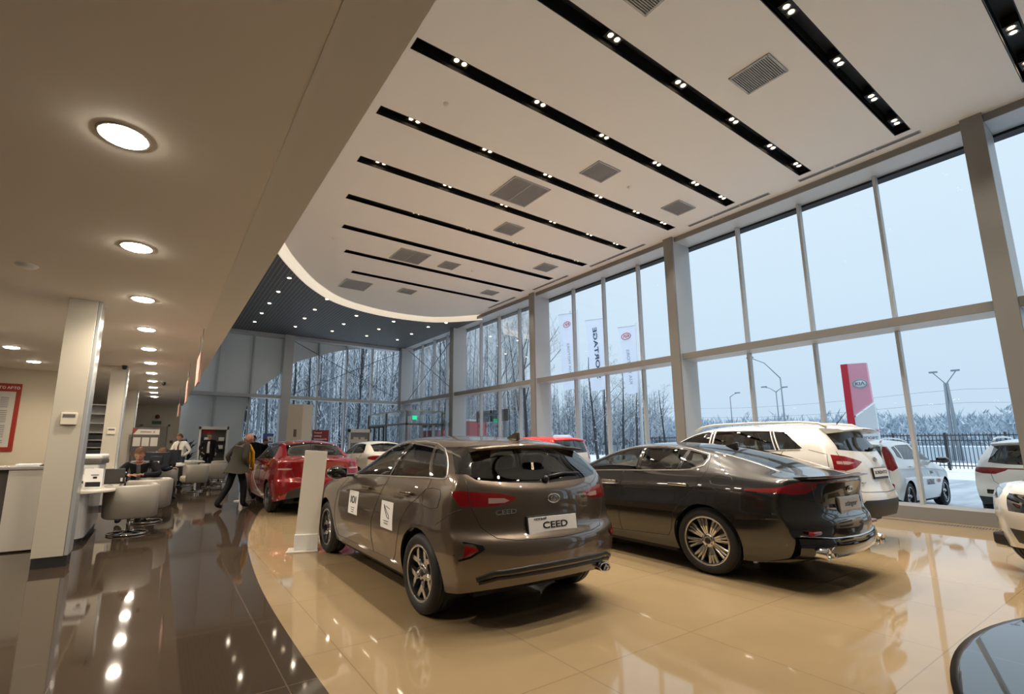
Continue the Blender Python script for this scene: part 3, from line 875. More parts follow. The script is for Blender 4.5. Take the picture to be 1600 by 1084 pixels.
    mb.build('brake_light', MT['lamp_red'], sp)['label'] = 'thin red light under the lip'
    # rear bumper lower part
    mb = MB().m(MT['gloss_black']); n = 24; rr = []
    for i in range(n+1):
        y = -.86+1.72*i/n; a = abs(y)/.86; x = .0+.2*a**3.2
        rr.append([V((x-.004, y, .50-.03*(1-a))), V((x-.02, y, .44)), V((x-.005, y, .36)), V((x+.06, y, .29+.02*a)), V((x+.3, y, .24))])
    for i in range(n):
        for k in range(4): mb._f(mb._v([rr[i][k], rr[i+1][k], rr[i+1][k+1], rr[i][k+1]]), True)
    bmesh.ops.remove_doubles(mb.bm, verts=mb.bm.verts[:], dist=1e-5)
    mb.build('bumper_diffuser', MT['gloss_black'], root)['label'] = 'gloss black lower bumper'
    lay_trim(B, root, [('B', [(-.82, .52), (-.5, .49), (0, .48), (.5, .49), (.82, .52)])], .009, MT['chrome'], 'bumper_chrome_strip', .004)
    for s in (1, -1):
        h, n_ = B.hit('B', s*.66, .545)
        T = frame(h, (0, -1, 0), V((0, 0, 1)))
        MB().m(MT['lamp_red']).box(-.13, .13, -.018, .018, -.03, .018, .008, T).build('reflector', MT['lamp_red'], root)['label'] = 'red bumper reflector'
        for dy in (-.075, .075):
            T = Matrix.Translation((.085, s*.61+dy, .37)) @ Matrix.Rotation(-PI/2, 4, 'Y')
            mb = MB().m(MT['chrome']).lathe([(.05, -.1), (.054, .05), (.048, .058), (.042, .05), (.04, -.06)], 24, T)
            mb.m(MT['under_black']).lathe([(0, -.03), (.045, -.03)], 20, T)
            mb.build('exhaust_tip', MT['chrome'], root)
    h, _ = B.hit('T', 1.22, 0.)
    MB().m(P).prism([(-.09, -.01), (.11, -.01), (.06, .015), (-.05, .055), (-.085, .05)], -.016, .016, Matrix.Translation(h) @ Matrix.Rotation(PI/2, 4, 'X'), .006).build('roof_aerial', P, root)
    handles(B, root, [(2.42, .89), (1.38, .915)], MT['chrome'], L=.12)
    for s in (1, -1): mirror_part(root, s, 2.98, .93, 1.02, P)
    oval_logo(root, B, 'B', 0, .93, .12, .055, 'E', name='badge')
    number_plate(root, B, 0, .785, .50, .118, [('stinger', .068, 0, 0, MT['ink_grey'], .3)], V((-1, 0, .08)), MT['satin_metal'])
    wp = wheel_proto('w', .345, .255, .235, (8, 'fan'), MT['rim_bright'], MT['tyre_rubber'], MT['trim_black'])
    car_common(root, B, d, None, wp); drop_proto(wp)
    cabin(root, d, dict(fx=2.35, rx=1.42, z=.3, dash=3.1))
    root.scale = (CAR_S,)*3
    return root
mat('ink_grey', (.12, .12, .14), .4)

# ---------------------------------------------------------------- suv / box body shared builder
def build_box(root, P, d, wins, rear_glass, lamps, A, opts):
    B = CarBody(d); G, TL, TLC, BLK, RF, HL, GR, HOLE = 1, 2, 3, 4, 5, 6, 7, 9
    for k in 'LR':
        for ax in d['axles']: B.cut(k, circle(ax, d['R'], d['Ra'], 28, .05), HOLE, .2)
    for pid, kind, poly, tol in opts.get('cuts0', []): B.cut(kind, poly, pid, tol)
    side_windows(B, wins, G)
    if rear_glass: B.cut(rear_glass[0], rear_glass[1], G, .05)
    if 'screen' in opts: B.cut('T', opts['screen'], G, .08)
    for s in (1, -1):
        for pid, q in lamps: B.cut(A, [(x, s*y, z) for x, y, z in q], pid)
    for pid, kind, poly, tol in opts.get('cuts', []): B.cut(kind, poly, pid, tol)
    mats = {0: P, G: opts.get('glass', MT['car_glass_dark']), TL: opts.get('tl', MT['lamp_red']), TLC: MT['lamp_clear'], BLK: MT['plastic_black'], RF: opts.get('roofm', P), HL: MT['headlamp'], GR: MT['gloss_black']}
    res = B.finish(mats, {0: 'body', G: 'window', TL: 'taillight', TLC: 'taillight_lens', BLK: 'bumper_lower', RF: 'roof', HL: 'headlight', GR: 'grille'}, root,
                   {TL: 'red taillight', BLK: 'unpainted black lower bumper', TLC: 'clear band of the taillight'}, MT['lining_dark'])
    if G in res: clear_front(res, G, d['L']*.35)
    if opts.get('seams'): seam(B, root, opts['seams'], r=.004)
    for a, b, c_, d_, e_ in opts.get('strips', []): lay_trim(B, root, a, b, c_, d_, e_)
    if opts.get('handles'): handles(B, root, opts['handles'], opts.get('hm', P))
    if opts.get('mirror'):
        for s in (1, -1): mirror_part(root, s, *opts['mirror'], opts.get('mm', P), sc=1.05)
    if opts.get('logo'): oval_logo(root, B, *opts['logo'])
    if opts.get('spoiler'):
        xc, zc, hw, ln, mm = opts['spoiler']
        mb = MB().m(mm); n = 16; R_ = []
        for i in range(n+1):
            y = -hw+2*hw*i/n; a = abs(y)/hw; xe = xc+.08*a**3; z = zc-.03*a*a
            R_.append((V((xe+ln, y, z+.035)), V((xe+.06, y, z+.02)), V((xe, y, z)), V((xe+.01, y, z-.022)), V((xe+ln*.7, y, z-.045))))
        for i in range(n):
            for k in range(4): mb._f(mb._v([R_[i][k], R_[i+1][k], R_[i+1][k+1], R_[i][k+1]]), True)
        bmesh.ops.remove_doubles(mb.bm, verts=mb.bm.verts[:], dist=1e-5)
        mb._f(mb._v(list(R_[0]))); mb._f(mb._v(list(R_[n])))
        sp = mb.build('rear_spoiler', mm, root)
        MB().m(MT['lamp_red']).box(xc+.003, xc+.02, -.16, .16, zc-.02, zc-.004, .003).build('brake_light', MT['lamp_red'], sp)['label'] = 'thin red high brake light'
    if opts.get('rails'):
        x0, x1, y, z = opts['rails']
        for s in (1, -1):
            mb = MB().m(opts.get('railm', P))
            mb.tube([V((x0-.1, s*(y+.01), z-.07)), V((x0, s*y, z-.01)), V((x0+.25, s*(y-.01), z+.015)), V(((x0+x1)/2, s*(y-.02), z+.025)), V((x1-.2, s*(y-.02), z+.01)), V((x1, s*y, z-.03)), V((x1+.12, s*(y+.01), z-.09))], .018, 8)
            mb.build('roof_rail', P, root)
    if opts.get('aerial'):
        x, y, z, L_, lean = opts['aerial']
        MB().m(MT['trim_black']).tube([V((x, y, z)), V((x-lean, y, z+L_))], [.008, .004], 6).build('roof_aerial', MT['trim_black'], root)
    w = opts['wheel']
    wp = wheel_proto('w', d['R'], w[0], w[1], w[2], w[3], MT['tyre_rubber'], MT['trim_black'])
    car_common(root, B, d, None, wp); drop_proto(wp)
    if opts.get('cabin'): cabin(root, d, opts['cabin'])
    root.scale = (CAR_S,)*3
    return B
mat('plastic_black', (.025, .025, .026), .5)
mat('headlamp', (.25, .27, .3), .08, .6, coat=1.)
XS = [0, .012, .04, .08, .12, .165, .21, .26, .32, .38, .44, .49, .54, .59, .64, .69, .74, .79, .84, .885, .93, .965, .988, 1.]

def build_suv():
    P = paint('paint_pearl', (.70, .68, .64), .3, .15)
    d = dict(L=4.69, W=1.885, R=.37, Ra=.42, axles=(1.02, 3.72), pan=.2,
        low=[(0, .42), (.3, .34), (.6, .28), (1.2, .27), (3.4, .27), (4.2, .27), (4.69, .34)],
        belt=[(0, 1.2), (.2, 1.24), (.6, 1.28), (1.2, 1.26), (2.0, 1.21), (2.8, 1.15), (3.3, 1.10), (3.7, 1.05), (4.2, .98), (4.5, .88), (4.69, .76)],
        rail=[(0, 1.25), (.2, 1.4), (.32, 1.56), (.6, 1.61), (1.2, 1.635), (1.8, 1.64), (2.3, 1.58), (2.7, 1.42), (3.1, 1.22), (3.4, 1.13), (3.7, 1.075), (4.2, 1.0), (4.5, .9), (4.69, .79)],
        top=[(0, 1.3), (.2, 1.58), (.4, 1.645), (.8, 1.675), (1.4, 1.69), (2.0, 1.69), (2.4, 1.64), (2.8, 1.48), (3.2, 1.28), (3.5, 1.17), (4.0, 1.10), (4.4, 1.0), (4.69, .86)],
        yrail=[(0, .66), (.4, .64), (1.2, .66), (2.0, .66), (2.5, .70), (3.1, .78), (3.8, .72), (4.4, .64), (4.69, .54)],
        plan=[(0, .93), (.4, .98), (1., 1.), (3.6, 1.), (4.2, .96), (4.69, .84)],
        rearx=[(.3, .12), (.45, .03), (.62, .0), (.72, .02), (.78, .07), (.95, .09), (1.15, .12), (1.28, .19), (1.45, .30), (1.62, .36)],
        frontx=[(.2, 4.6), (.45, 4.69), (.7, 4.68), (.85, 4.6), (1., 4.4)],
        sec=[.93, .97, .99, 1., 1., .99, .985, .92], wr=.24, wf=.45, xs=XS, pw=3.)
    root = empty('suv_car', (9.0, 2.6, 0), PI/2, 'cream white tall SUV with roof rails, parked beyond the dark fastback', 'car')
    wins = [[(3.12, 1.20), (2.75, 1.38), (2.45, 1.52), (2.28, 1.565), (2.12, 1.585), (2.12, 1.23)],
            [(2.04, 1.235), (2.04, 1.59), (1.5, 1.585), (1.18, 1.575), (1.06, 1.29)],
            [(.99, 1.295), (1.12, 1.57), (.96, 1.555), (.70, 1.32), (.74, 1.305)]]
    rg = ('B', [(-.60, 1.555), (0, 1.575), (.60, 1.555), (.68, 1.30), (.4, 1.28), (0, 1.27), (-.4, 1.28), (-.68, 1.30)])
    lamps = [(2, [(.08, .42, 1.14), (.10, .60, 1.19), (.14, .72, 1.225), (.27, .90, 1.25), (.27, .92, 1.03), (.14, .80, 1.01), (.08, .62, 1.05)]),
             (3, [(.10, .60, 1.13), (.12, .72, 1.15), (.24, .86, 1.15), (.24, .86, 1.11), (.12, .72, 1.10)])]
    opts = dict(cuts=[(4, 'B', [(-1.0, .54), (-.72, .54), (-.60, .63), (.60, .63), (.72, .54), (1.0, .54), (1.0, .1), (-1.0, .1)], .05),
                      (4, 'L', [(-.2, .54), (.36, .52), (.62, .40), (.66, .1), (-.2, .1)], .3), (4, 'R', [(-.2, .54), (.36, .52), (.62, .40), (.66, .1), (-.2, .1)], .3)],
        seams=[('B', [(-.72, 1.28), (-.74, 1.0), (-.70, .82), (-.6, .74), (0, .725), (.6, .74), (.70, .82), (.74, 1.0), (.72, 1.28)])]
              + [(k, [(2.08, 1.2), (2.1, .8), (2.08, .35)]) for k in 'LR'] + [(k, [(.95, 1.27), (1.1, 1.0), (1.42, .75), (1.5, .4), (2.08, .35), (3.2, .36)]) for k in 'LR'] + [(k, [(.62, 1.30), (.40, 1.24), (.36, 1.0), (.37, .6)]) for k in 'LR'],
        strips=[([(k, [(2.08, 1.225), (2.08, 1.59)]) for k in 'LR']+[(k, [(1.025, 1.29), (1.15, 1.57)]) for k in 'LR'], .02, MT['gloss_black'], 'door_pillar_trim', -.01),
                ([(k, [(3.0, 1.19), (2.1, 1.222), (1.1, 1.277), (.72, 1.295)]) for k in 'LR'], .008, MT['chrome'], 'window_chrome_trim', .0)],
        handles=[(2.3, 1.09), (1.3, 1.12)], mirror=(3.05, .93, 1.22), logo=('B', 0, 1.165, .12, .06),
        spoiler=(.17, 1.60, .62, .3, P), rails=(.55, 2.35, .60, 1.685), aerial=(.42, .35, 1.66, .17, .13),
        wheel=(.25, .235, (5, 'split'), MT['rim_silver']), cabin=dict(fx=2.3, rx=1.3, z=.5, dash=3.05))
    B = build_box(root, P, d, wins, rg, lamps, (1.4, 0, 1.1), opts)
    number_plate(root, B, 0, .985, .50, .115, [('SORENTO', .062, 0, 0, MT['ink_black'], 0)], V((-1, 0, .1)))
    for s in (1, -1):
        h, n_ = B.hit((1.2, 0, .7), .06, s*.80, .70)
        T = frame(h, V((0, -1, 0)), V((0, 0, 1)))
        T = frame(h, V((0, 0, 1)).cross(n_), V((0, 0, 1)))
        MB().m(MT['lamp_red']).box(-.035, .035, -.09, .09, -.03, .014, .012, T).build('reflector', MT['lamp_red'], root)['label'] = 'tall red bumper reflector'
    MB().m(MT['chrome']).tube([V((.13, .58, .86)), V((.125, .38, .86))], .008).build('model_lettering', MT['chrome'], root)
    mb = MB().m(MT['trim_black']); w_ = []
    for y, z in ((-.02, 1.29), (-.2, 1.31), (-.40, 1.33)):
        h, n_ = B.hit('B', y, z); w_.append(h+n_*.03)
    mb.tube(w_, [.016, .012, .008]); mb.sphere(w_[0], .03, 12, 8); mb.build('rear_wiper', MT['trim_black'], root)
    return root

def sedan_dict(L=4.4, W=1.72):
    return dict(L=L, W=W, R=.305, Ra=.35, axles=(.98, 3.58), pan=.16,
        low=[(0, .38), (.3, .28), (.7, .23), (1.4, .22), (3.4, .21), (4., .2), (4.4, .25)],
        belt=[(0, 1.0), (.3, 1.04), (.7, 1.05), (1.3, 1.03), (2.2, .99), (3.0, .95), (3.4, .91), (3.9, .83), (4.2, .73), (4.4, .62)],
        rail=[(0, 1.02), (.3, 1.06), (.5, 1.10), (.8, 1.24), (1.1, 1.345), (1.5, 1.39), (1.9, 1.395), (2.2, 1.35), (2.55, 1.2), (2.9, 1.05), (3.15, .98), (3.4, .935), (3.9, .855), (4.2, .755), (4.4, .65)],
        top=[(0, 1.06), (.3, 1.085), (.5, 1.13), (.8, 1.29), (1.15, 1.40), (1.6, 1.45), (2.0, 1.45), (2.3, 1.40), (2.7, 1.22), (3.05, 1.07), (3.3, .99), (3.9, .92), (4.2, .82), (4.4, .7)],
        yrail=[(0, .66), (.4, .62), (.9, .58), (1.4, .58), (2.0, .59), (2.6, .66), (3.1, .72), (3.7, .66), (4.2, .58), (4.4, .46)],
        plan=[(0, .92), (.4, .98), (1.0, 1.0), (3.4, 1.), (4.0, .95), (4.4, .83)],
        rearx=[(.2, .12), (.35, .04), (.5, .0), (.64, .0), (.70, .04), (.9, .05), (1.0, .02), (1.07, .01), (1.12, .03)],
        frontx=[(.2, 4.3), (.35, 4.38), (.55, 4.4), (.7, 4.34), (1., 4.1)],
        fr=[0, .13, .3, .45, .52, .6, .8, 1.], sec=[.93, .965, .99, 1., 1., .99, .98, .92], wr=.26, wf=.42, xs=XS, pw=2.8)
SED_W = [[(2.72, 1.0), (2.5, 1.13), (2.2, 1.27), (2.0, 1.345), (1.86, 1.36), (1.9, 1.035)], [(1.82, 1.04), (1.78, 1.362), (1.4, 1.355), (1.18, 1.33), (.93, 1.17), (.86, 1.08), (.98, 1.06)]]
SED_REAR = ('T', [(1.02, .52), (1.08, 0), (1.02, -.52), (.74, -.55), (.52, -.58), (.46, -.4), (.44, 0), (.46, .4), (.52, .58), (.74, .55)])
SED_SCR = [(2.32, .50), (2.26, 0), (2.32, -.50), (2.6, -.57), (2.95, -.63), (3.06, -.4), (3.1, 0), (3.06, .4), (2.95, .63), (2.6, .57)]

def build_sedans():
    P = paint('paint_red', (.25, .006, .010), .25, .35)
    root = empty('sedan_car', (2.88, 10.1, 0), PI/2, 'bright red saloon seen from behind, beside the man in a yellow scarf', 'car')
    lamps = [(2, [(.04, .45, .985), (.05, .66, 1.0), (.12, .78, 1.0), (.36, .86, .965), (.34, .86, .93), (.12, .80, .84), (.06, .68, .84), (.05, .60, .90), (.04, .45, .955)]),
             (3, [(.06, .60, .885), (.07, .70, .89), (.24, .84, .885), (.24, .84, .86), (.07, .70, .855), (.06, .62, .86)])]
    opts = dict(cuts=[(2, 'B', [(-.5, .985), (.5, .985), (.5, .962), (-.5, .962)], .05),
                      (4, 'B', [(-.62, .45), (-.45, .52), (.45, .52), (.62, .45), (.66, .2), (-.66, .2)], .05)], screen=SED_SCR,
        seams=[('B', [(-.6, 1.0), (-.56, .82), (-.5, .70), (0, .68), (.5, .70), (.56, .82), (.6, 1.0)])]+[(k, [(1.86, 1.02), (1.9, .6), (1.88, .3)]) for k in 'LR']+[(k, [(.95, 1.04), (1.1, .85), (1.38, .6), (1.42, .35), (1.88, .3), (2.95, .3), (3.0, .6), (2.9, .93)]) for k in 'LR'],
        strips=[([(k, [(1.86, 1.04), (1.82, 1.355)]) for k in 'LR'], .02, MT['gloss_black'], 'door_pillar_trim', -.01)],
        handles=[(2.1, .9), (1.2, .92)], mirror=(2.75, .86, 1.03), logo=('B', 0, .90, .12, .06), aerial=(1.05, 0, 1.375, .16, .12),
        glass=MT['car_glass'], wheel=(.21, .2, (5, 'split'), MT['rim_silver']), cabin=dict(fx=2.1, rx=1.15, z=.32, dash=2.85))
    B = build_box(root, P, sedan_dict(4.4, 1.72), SED_W, SED_REAR, lamps, (1.2, 0, .9), opts)
    number_plate(root, B, 0, .44, .50, .115, [('RIO', .06, 0, 0, MT['ink_black'], 0)], V((-1, 0, 0)))
    P2 = paint('paint_cream', (.66, .62, .55), .3, .1)
    root = empty('sedan_car', (6.45, 14.3, 0), PI/2, 'cream white saloon in the background, between the red saloon and the brown hatchback', 'car')
    d2 = sedan_dict(4.5, 1.80)
    opts2 = dict(opts, cuts=[], logo=('B', 0, .90, .12, .06), aerial=None)
    B = build_box(root, P2, d2, SED_W, SED_REAR, [(2, [(.04, .45, .97), (.05, .66, 1.0), (.12, .82, 1.0), (.36, .90, .965), (.30, .9, .90), (.12, .82, .86), (.06, .55, .88)])], (1.2, 0, .93), opts2)

def soul_dict():
    return dict(L=4.14, W=1.80, R=.33, Ra=.38, axles=(.76, 3.33), pan=.18,
        low=[(0, .38), (.3, .3), (.6, .25), (3.4, .24), (4.14, .3)],
        belt=[(0, 1.08), (.4, 1.12), (1.2, 1.12), (2.2, 1.08), (2.9, 1.03), (3.3, .98), (3.8, .88), (4.14, .72)],
        rail=[(0, 1.2), (.12, 1.42), (.3, 1.50), (.8, 1.53), (1.6, 1.55), (2.0, 1.52), (2.3, 1.38), (2.65, 1.2), (2.95, 1.07), (3.3, 1.0), (3.8, .9), (4.14, .75)],
        top=[(0, 1.25), (.12, 1.52), (.3, 1.565), (.8, 1.595), (1.5, 1.61), (1.95, 1.59), (2.3, 1.45), (2.7, 1.25), (3.0, 1.11), (3.3, 1.04), (3.8, .95), (4.14, .8)],
        yrail=[(0, .66), (.5, .64), (1.4, .65), (2.0, .66), (2.6, .72), (3.2, .74), (3.8, .66), (4.14, .52)],
        plan=[(0, .95), (.4, .99), (3.2, 1.), (3.8, .96), (4.14, .85)],
        rearx=[(.2, .08), (.4, .0), (.62, .0), (.7, .04), (1.0, .05), (1.2, .09), (1.5, .17), (1.6, .18)],
        frontx=[(.2, 4.06), (.5, 4.14), (.75, 4.1), (1., 3.9)], sec=[.93, .97, .99, 1., 1., .99, .985, .92], wr=.16, wf=.4, xs=XS, pw=3.4)
SOUL_W = [[(2.78, 1.10), (2.4, 1.30), (2.16, 1.43), (2.0, 1.47), (1.78, 1.48), (1.78, 1.14)], [(1.7, 1.145), (1.7, 1.485), (1.1, 1.475), (.78, 1.46), (.80, 1.16)], [(.74, 1.165), (.72, 1.45), (.5, 1.42), (.46, 1.22)]]
SOUL_R = ('B', [(-.58, 1.49), (0, 1.51), (.58, 1.49), (.64, 1.12), (0, 1.10), (-.64, 1.12)])
SOUL_LAMP = [(2, [(.20, .66, 1.46), (.26, .74, 1.46), (.24, .84, 1.2), (.20, .88, .98), (.10, .82, .90), (.08, .72, .95), (.10, .70, 1.15), (.14, .66, 1.35)])]
def build_crossovers():
    P2 = MT['paint_cream']
    root = empty('crossover_car', (10.75, 10.7, 0), PI/2, 'boxy cream crossover with a bright red roof, behind the two dark cars', 'car')
    roofcut = [(5, 'T', [(.0, -.72), (2.18, -.62), (2.10, 0), (2.18, .62), (.0, .72)], .35), (5, 'L', [(.05, 1.505), (1.9, 1.52), (2.2, 1.45), (2.3, 1.8), (.05, 1.8)], .1), (5, 'R', [(.05, 1.505), (1.9, 1.52), (2.2, 1.45), (2.3, 1.8), (.05, 1.8)], .1)]
    opts = dict(cuts0=roofcut, roofm=mat('roof_red', (.62, .008, .006), .25, coat=1.), screen=[(2.2, .52), (2.12, 0), (2.2, -.52), (2.6, -.6), (2.85, -.62), (2.95, 0), (2.85, .62), (2.6, .6)],
        handles=[(2.0, .98), (1.0, 1.0)], mirror=(2.75, .9, 1.12), mm=MT['roof_red'], logo=('B', 0, 1.02, .12, .06), spoiler=(.06, 1.50, .6, .28, MT['roof_red']), glass=MT['car_glass'],
        seams=[('B', [(-.72, 1.1), (-.72, .7), (.72, .7), (.72, 1.1)])], wheel=(.23, .21, (5, 'split'), MT['rim_silver']), cabin=dict(fx=1.9, rx=.95, z=.42, dash=2.6))
    build_box(root, P2, soul_dict(), SOUL_W, SOUL_R, SOUL_LAMP, (1.2, 0, 1.15), opts)
    P3 = paint('paint_white', (.78, .78, .78), .3, .05)
    root = empty('crossover_car', (13.75, 4.75, -.12), 0, 'white boxy crossover with lettered doors parked outside the glass', 'car')
    opts2 = dict(opts, roofm=P3, mm=MT['gloss_black'], spoiler=(.06, 1.50, .6, .28, P3), cuts0=[], wheel=(.235, .21, (5, 'plain'), MT['rim_silver']), rails=(.4, 1.9, .58, 1.6))
    B = build_box(root, P3, soul_dict(), SOUL_W, SOUL_R, SOUL_LAMP, (1.2, 0, 1.15), opts2)
    for t, x, z, sz, mm in (('SOUL', 2.15, .62, .17, MT['ink_black']), ('KIA', 2.75, .63, .12, MT['ink_red']), ('KIA', 2.3, .84, .1, MT['ink_grey'])):
        h, n_ = B.hit('R', x, z); text_mesh('door_lettering', t, sz, mm, frame(h+n_*.012, (1, 0, 0), V((0, 0, 1))-n_*n_.z), root, .001, True, 1.2)
    # sportage type suv outside
    def suv2():
        return dict(L=4.48, W=1.85, R=.36, Ra=.405, axles=(.93, 3.6), pan=.2,
        low=[(0, .42), (.3, .33), (.6, .28), (3.4, .27), (4.1, .26), (4.48, .33)],
        belt=[(0, 1.06), (.3, 1.12), (1.0, 1.14), (2.0, 1.10), (2.9, 1.04), (3.4, 1.0), (3.9, .95), (4.25, .88), (4.48, .76)],
        rail=[(0, 1.12), (.15, 1.32), (.35, 1.49), (.8, 1.55), (1.6, 1.57), (2.1, 1.52), (2.5, 1.36), (2.9, 1.16), (3.2, 1.06), (3.5, 1.02), (3.9, .97), (4.25, .90), (4.48, .79)],
        top=[(0, 1.2), (.2, 1.52), (.4, 1.57), (.9, 1.62), (1.6, 1.635), (2.1, 1.60), (2.5, 1.45), (2.9, 1.26), (3.2, 1.13), (3.5, 1.08), (4.0, 1.03), (4.3, .95), (4.48, .85)],
        yrail=[(0, .64), (.5, .62), (1.6, .63), (2.1, .66), (2.8, .74), (3.6, .7), (4.2, .62), (4.48, .5)],
        plan=[(0, .94), (.4, .985), (3.4, 1.), (4.0, .96), (4.48, .84)],
        rearx=[(.3, .1), (.45, .02), (.6, .0), (.68, .02), (.75, .06), (1.0, .07), (1.15, .14), (1.35, .26), (1.55, .33)],
        frontx=[(.2, 4.38), (.45, 4.46), (.65, 4.48), (.85, 4.42), (1., 4.2)],
        sec=[.93, .97, .99, 1., 1., .99, .985, .92], wr=.22, wf=.42, xs=XS, pw=3.)
    W2 = [[(3.0, 1.08), (2.6, 1.27), (2.3, 1.42), (2.1, 1.48), (1.95, 1.5), (1.97, 1.13)], [(1.89, 1.135), (1.87, 1.505), (1.2, 1.495), (.98, 1.48), (.92, 1.17)]]
    root = empty('suv_car', (13.95, 1.75, -.12), 0, 'white SUV with a full-width red light bar parked outside the glass', 'car')
    lp = [(2, [(.07, .40, 1.05), (.08, .66, 1.06), (.16, .80, 1.06), (.34, .90, 1.05), (.32, .90, .97), (.14, .82, .93), (.08, .62, .93), (.07, .46, 1.0)])]
    cl = [(2, 'B', [(-.45, 1.052), (.45, 1.052), (.45, 1.03), (-.45, 1.03)], .05), (4, 'B', [(-1, .50), (1, .50), (1, .1), (-1, .1)], .05),
          (4, 'L', [(-.2, .50), (.5, .47), (.5, .1), (-.2, .1)], .3), (4, 'R', [(-.2, .50), (.5, .47), (.5, .1), (-.2, .1)], .3),
          (7, 'B', [(-.74, .64), (-.45, .64), (-.42, .60), (-.45, .56), (-.74, .56)], .05), (7, 'B', [(.74, .64), (.45, .64), (.42, .60), (.45, .56), (.74, .56)], .05)]
    opts3 = dict(cuts=cl, screen=[(2.3, .52), (2.22, 0), (2.3, -.52), (2.8, -.62), (3.05, -.66), (3.2, 0), (3.05, .66), (2.8, .62)], seams=[('B', [(-.66, 1.0), (-.62, .80), (-.5, .70), (0, .69), (.5, .70), (.62, .80), (.66, 1.0)])],
        handles=[(2.1, 1.0), (1.2, 1.03)], mirror=(2.9, .9, 1.12), logo=('B', 0, .97, .12, .06), spoiler=(.16, 1.53, .6, .28, P3), rails=(.55, 2.2, .58, 1.62), wheel=(.24, .23, (5, 'split'), MT['rim_silver']), cabin=dict(fx=2.2, rx=1.2, z=.45, dash=2.9))
    build_box(root, P3, suv2(), W2, ('B', [(-.58, 1.47), (0, 1.49), (.58, 1.47), (.68, 1.15), (.4, 1.12), (0, 1.11), (-.4, 1.12), (-.68, 1.15)]), lp, (1.3, 0, 1.0), opts3)
    # nose of an indoor suv entering the frame on the right, heading -x
    root = empty('suv_car', (11.6, -1.68, 0), math.radians(145), 'cream SUV whose headlight and front bumper corner enter at the right edge', 'car')
    fl = [(6, [(4.30, .52, .86), (4.22, .66, .92), (4.0, .84, .97), (3.75, .92, .99), (3.8, .93, .90), (4.1, .84, .82), (4.28, .66, .78), (4.34, .55, .80)])]
    cf = [(7, 'F', [(-.42, .86), (.42, .86), (.36, .68), (-.36, .68)], .05), (7, 'F', [(-.86, .48), (-.74, .60), (-.62, .58), (-.6, .42), (-.72, .38)], .05), (7, 'F', [(.86, .48), (.74, .60), (.62, .58), (.6, .42), (.72, .38)], .05),
          (4, 'F', [(-.40, .50), (.40, .50), (.34, .36), (-.34, .36)], .05)]
    opts4 = dict(opts3, cuts=cf, logo=('F', 0, .93, .14, .07), spoiler=None, seams=[])
    d = suv2(); d['L'] = 4.48
    build_box(root, P2, d, W2, None, fl, (3.0, 0, .85), opts4)
build_fastback(); build_suv(); build_sedans(); build_crossovers()
# ================================================================ the building
def tile_mat(name, c1, c2, joint, sx_, sy_, rough=.05, off=(0, 0, 0), jw=.004, mort=None, spec=.5):
    if name in MT: return MT[name]
    m = mat(name, c1, rough, spec=spec); nt = m.node_tree; b = nt.nodes['Principled BSDF']
    t = nt.nodes.new('ShaderNodeTexCoord'); mp = nt.nodes.new('ShaderNodeMapping'); mp.inputs[1].default_value = off
    br = nt.nodes.new('ShaderNodeTexBrick'); br.offset = 0.; br.inputs['Scale'].default_value = 1.
    br.inputs['Brick Width'].default_value = sx_; br.inputs['Row Height'].default_value = sy_; br.inputs['Mortar Size'].default_value = jw
    br.inputs['Mortar Smooth'].default_value = .1
    br.inputs['Color1'].default_value = (*c1, 1); br.inputs['Color2'].default_value = (*c2, 1); br.inputs['Mortar'].default_value = (*joint, 1)
    n = nt.nodes.new('ShaderNodeTexNoise'); n.inputs['Scale'].default_value = 1.7; n.inputs['Detail'].default_value = 6
    mx = nt.nodes.new('ShaderNodeMixRGB'); mx.blend_type = 'OVERLAY'; mx.inputs[0].default_value = .12
    nt.links.new(t.outputs['Object'], mp.inputs[0]); nt.links.new(mp.outputs[0], br.inputs[0]); nt.links.new(mp.outputs[0], n.inputs[0])
    nt.links.new(br.outputs[0], mx.inputs[1]); nt.links.new(n.outputs[0], mx.inputs[2]); nt.links.new(mx.outputs[0], b.inputs['Base Color'])
    return m
def st(o, label=None): return tag(o, label, kind='structure')
ZL, ZH, ZD = 3.25, 7.65, 7.47
XE, XW, XG, YB = .78, 12.5, 13.2, 27.7
COLS = [-11.42, -4.92, 1.58, 8.15, 14.6, 21.15, 27.65]

beige = tile_mat('tile_beige', (.275, .20, .112), (.285, .208, .117), (.20, .15, .09), 1.2, 1.2, .045, spec=.62)
brown = tile_mat('tile_brown', (.046, .033, .023), (.050, .036, .025), (.095, .07, .05), 1.2, 1.2, .05, (.42, .35, 0), .004, spec=.5)
fcurve = [(2.6, -7), (1.9, -4), (1.35, -1.5), (1.08, .8), (.985, 2.4), (.96, 3.9), (.99, 5.4), (1.1, 6.9), (1.235, 8.06), (1.47, 9.3), (2.04, 11.7), (3.0, 14.3), (4.2, 16.6), (6.0, 18.9), (8.5, 20.4), (10.5, 20.6), (12.5, 19.8)]
def smooth_curve(pts, n=8):
    out = []
    P = [V((*p, 0)) for p in pts]
    for i in range(len(P)-1):
        p0 = P[max(i-1, 0)]; p1 = P[i]; p2 = P[i+1]; p3 = P[min(i+2, len(P)-1)]
        for k in range(n):
            t = k/n
            q = .5*((2*p1)+(-p0+p2)*t+(2*p0-5*p1+4*p2-p3)*t*t+(-p0+3*p1-3*p2+p3)*t**3)
            out.append((q.x, q.y))
    out.append(pts[-1]); return out
FC = smooth_curve(fcurve)
def flat_poly(name, poly, z0, z1, m, **k):
    mb = MB().m(m); mb.prism(poly, z0, z1); return mb.build(name, m)
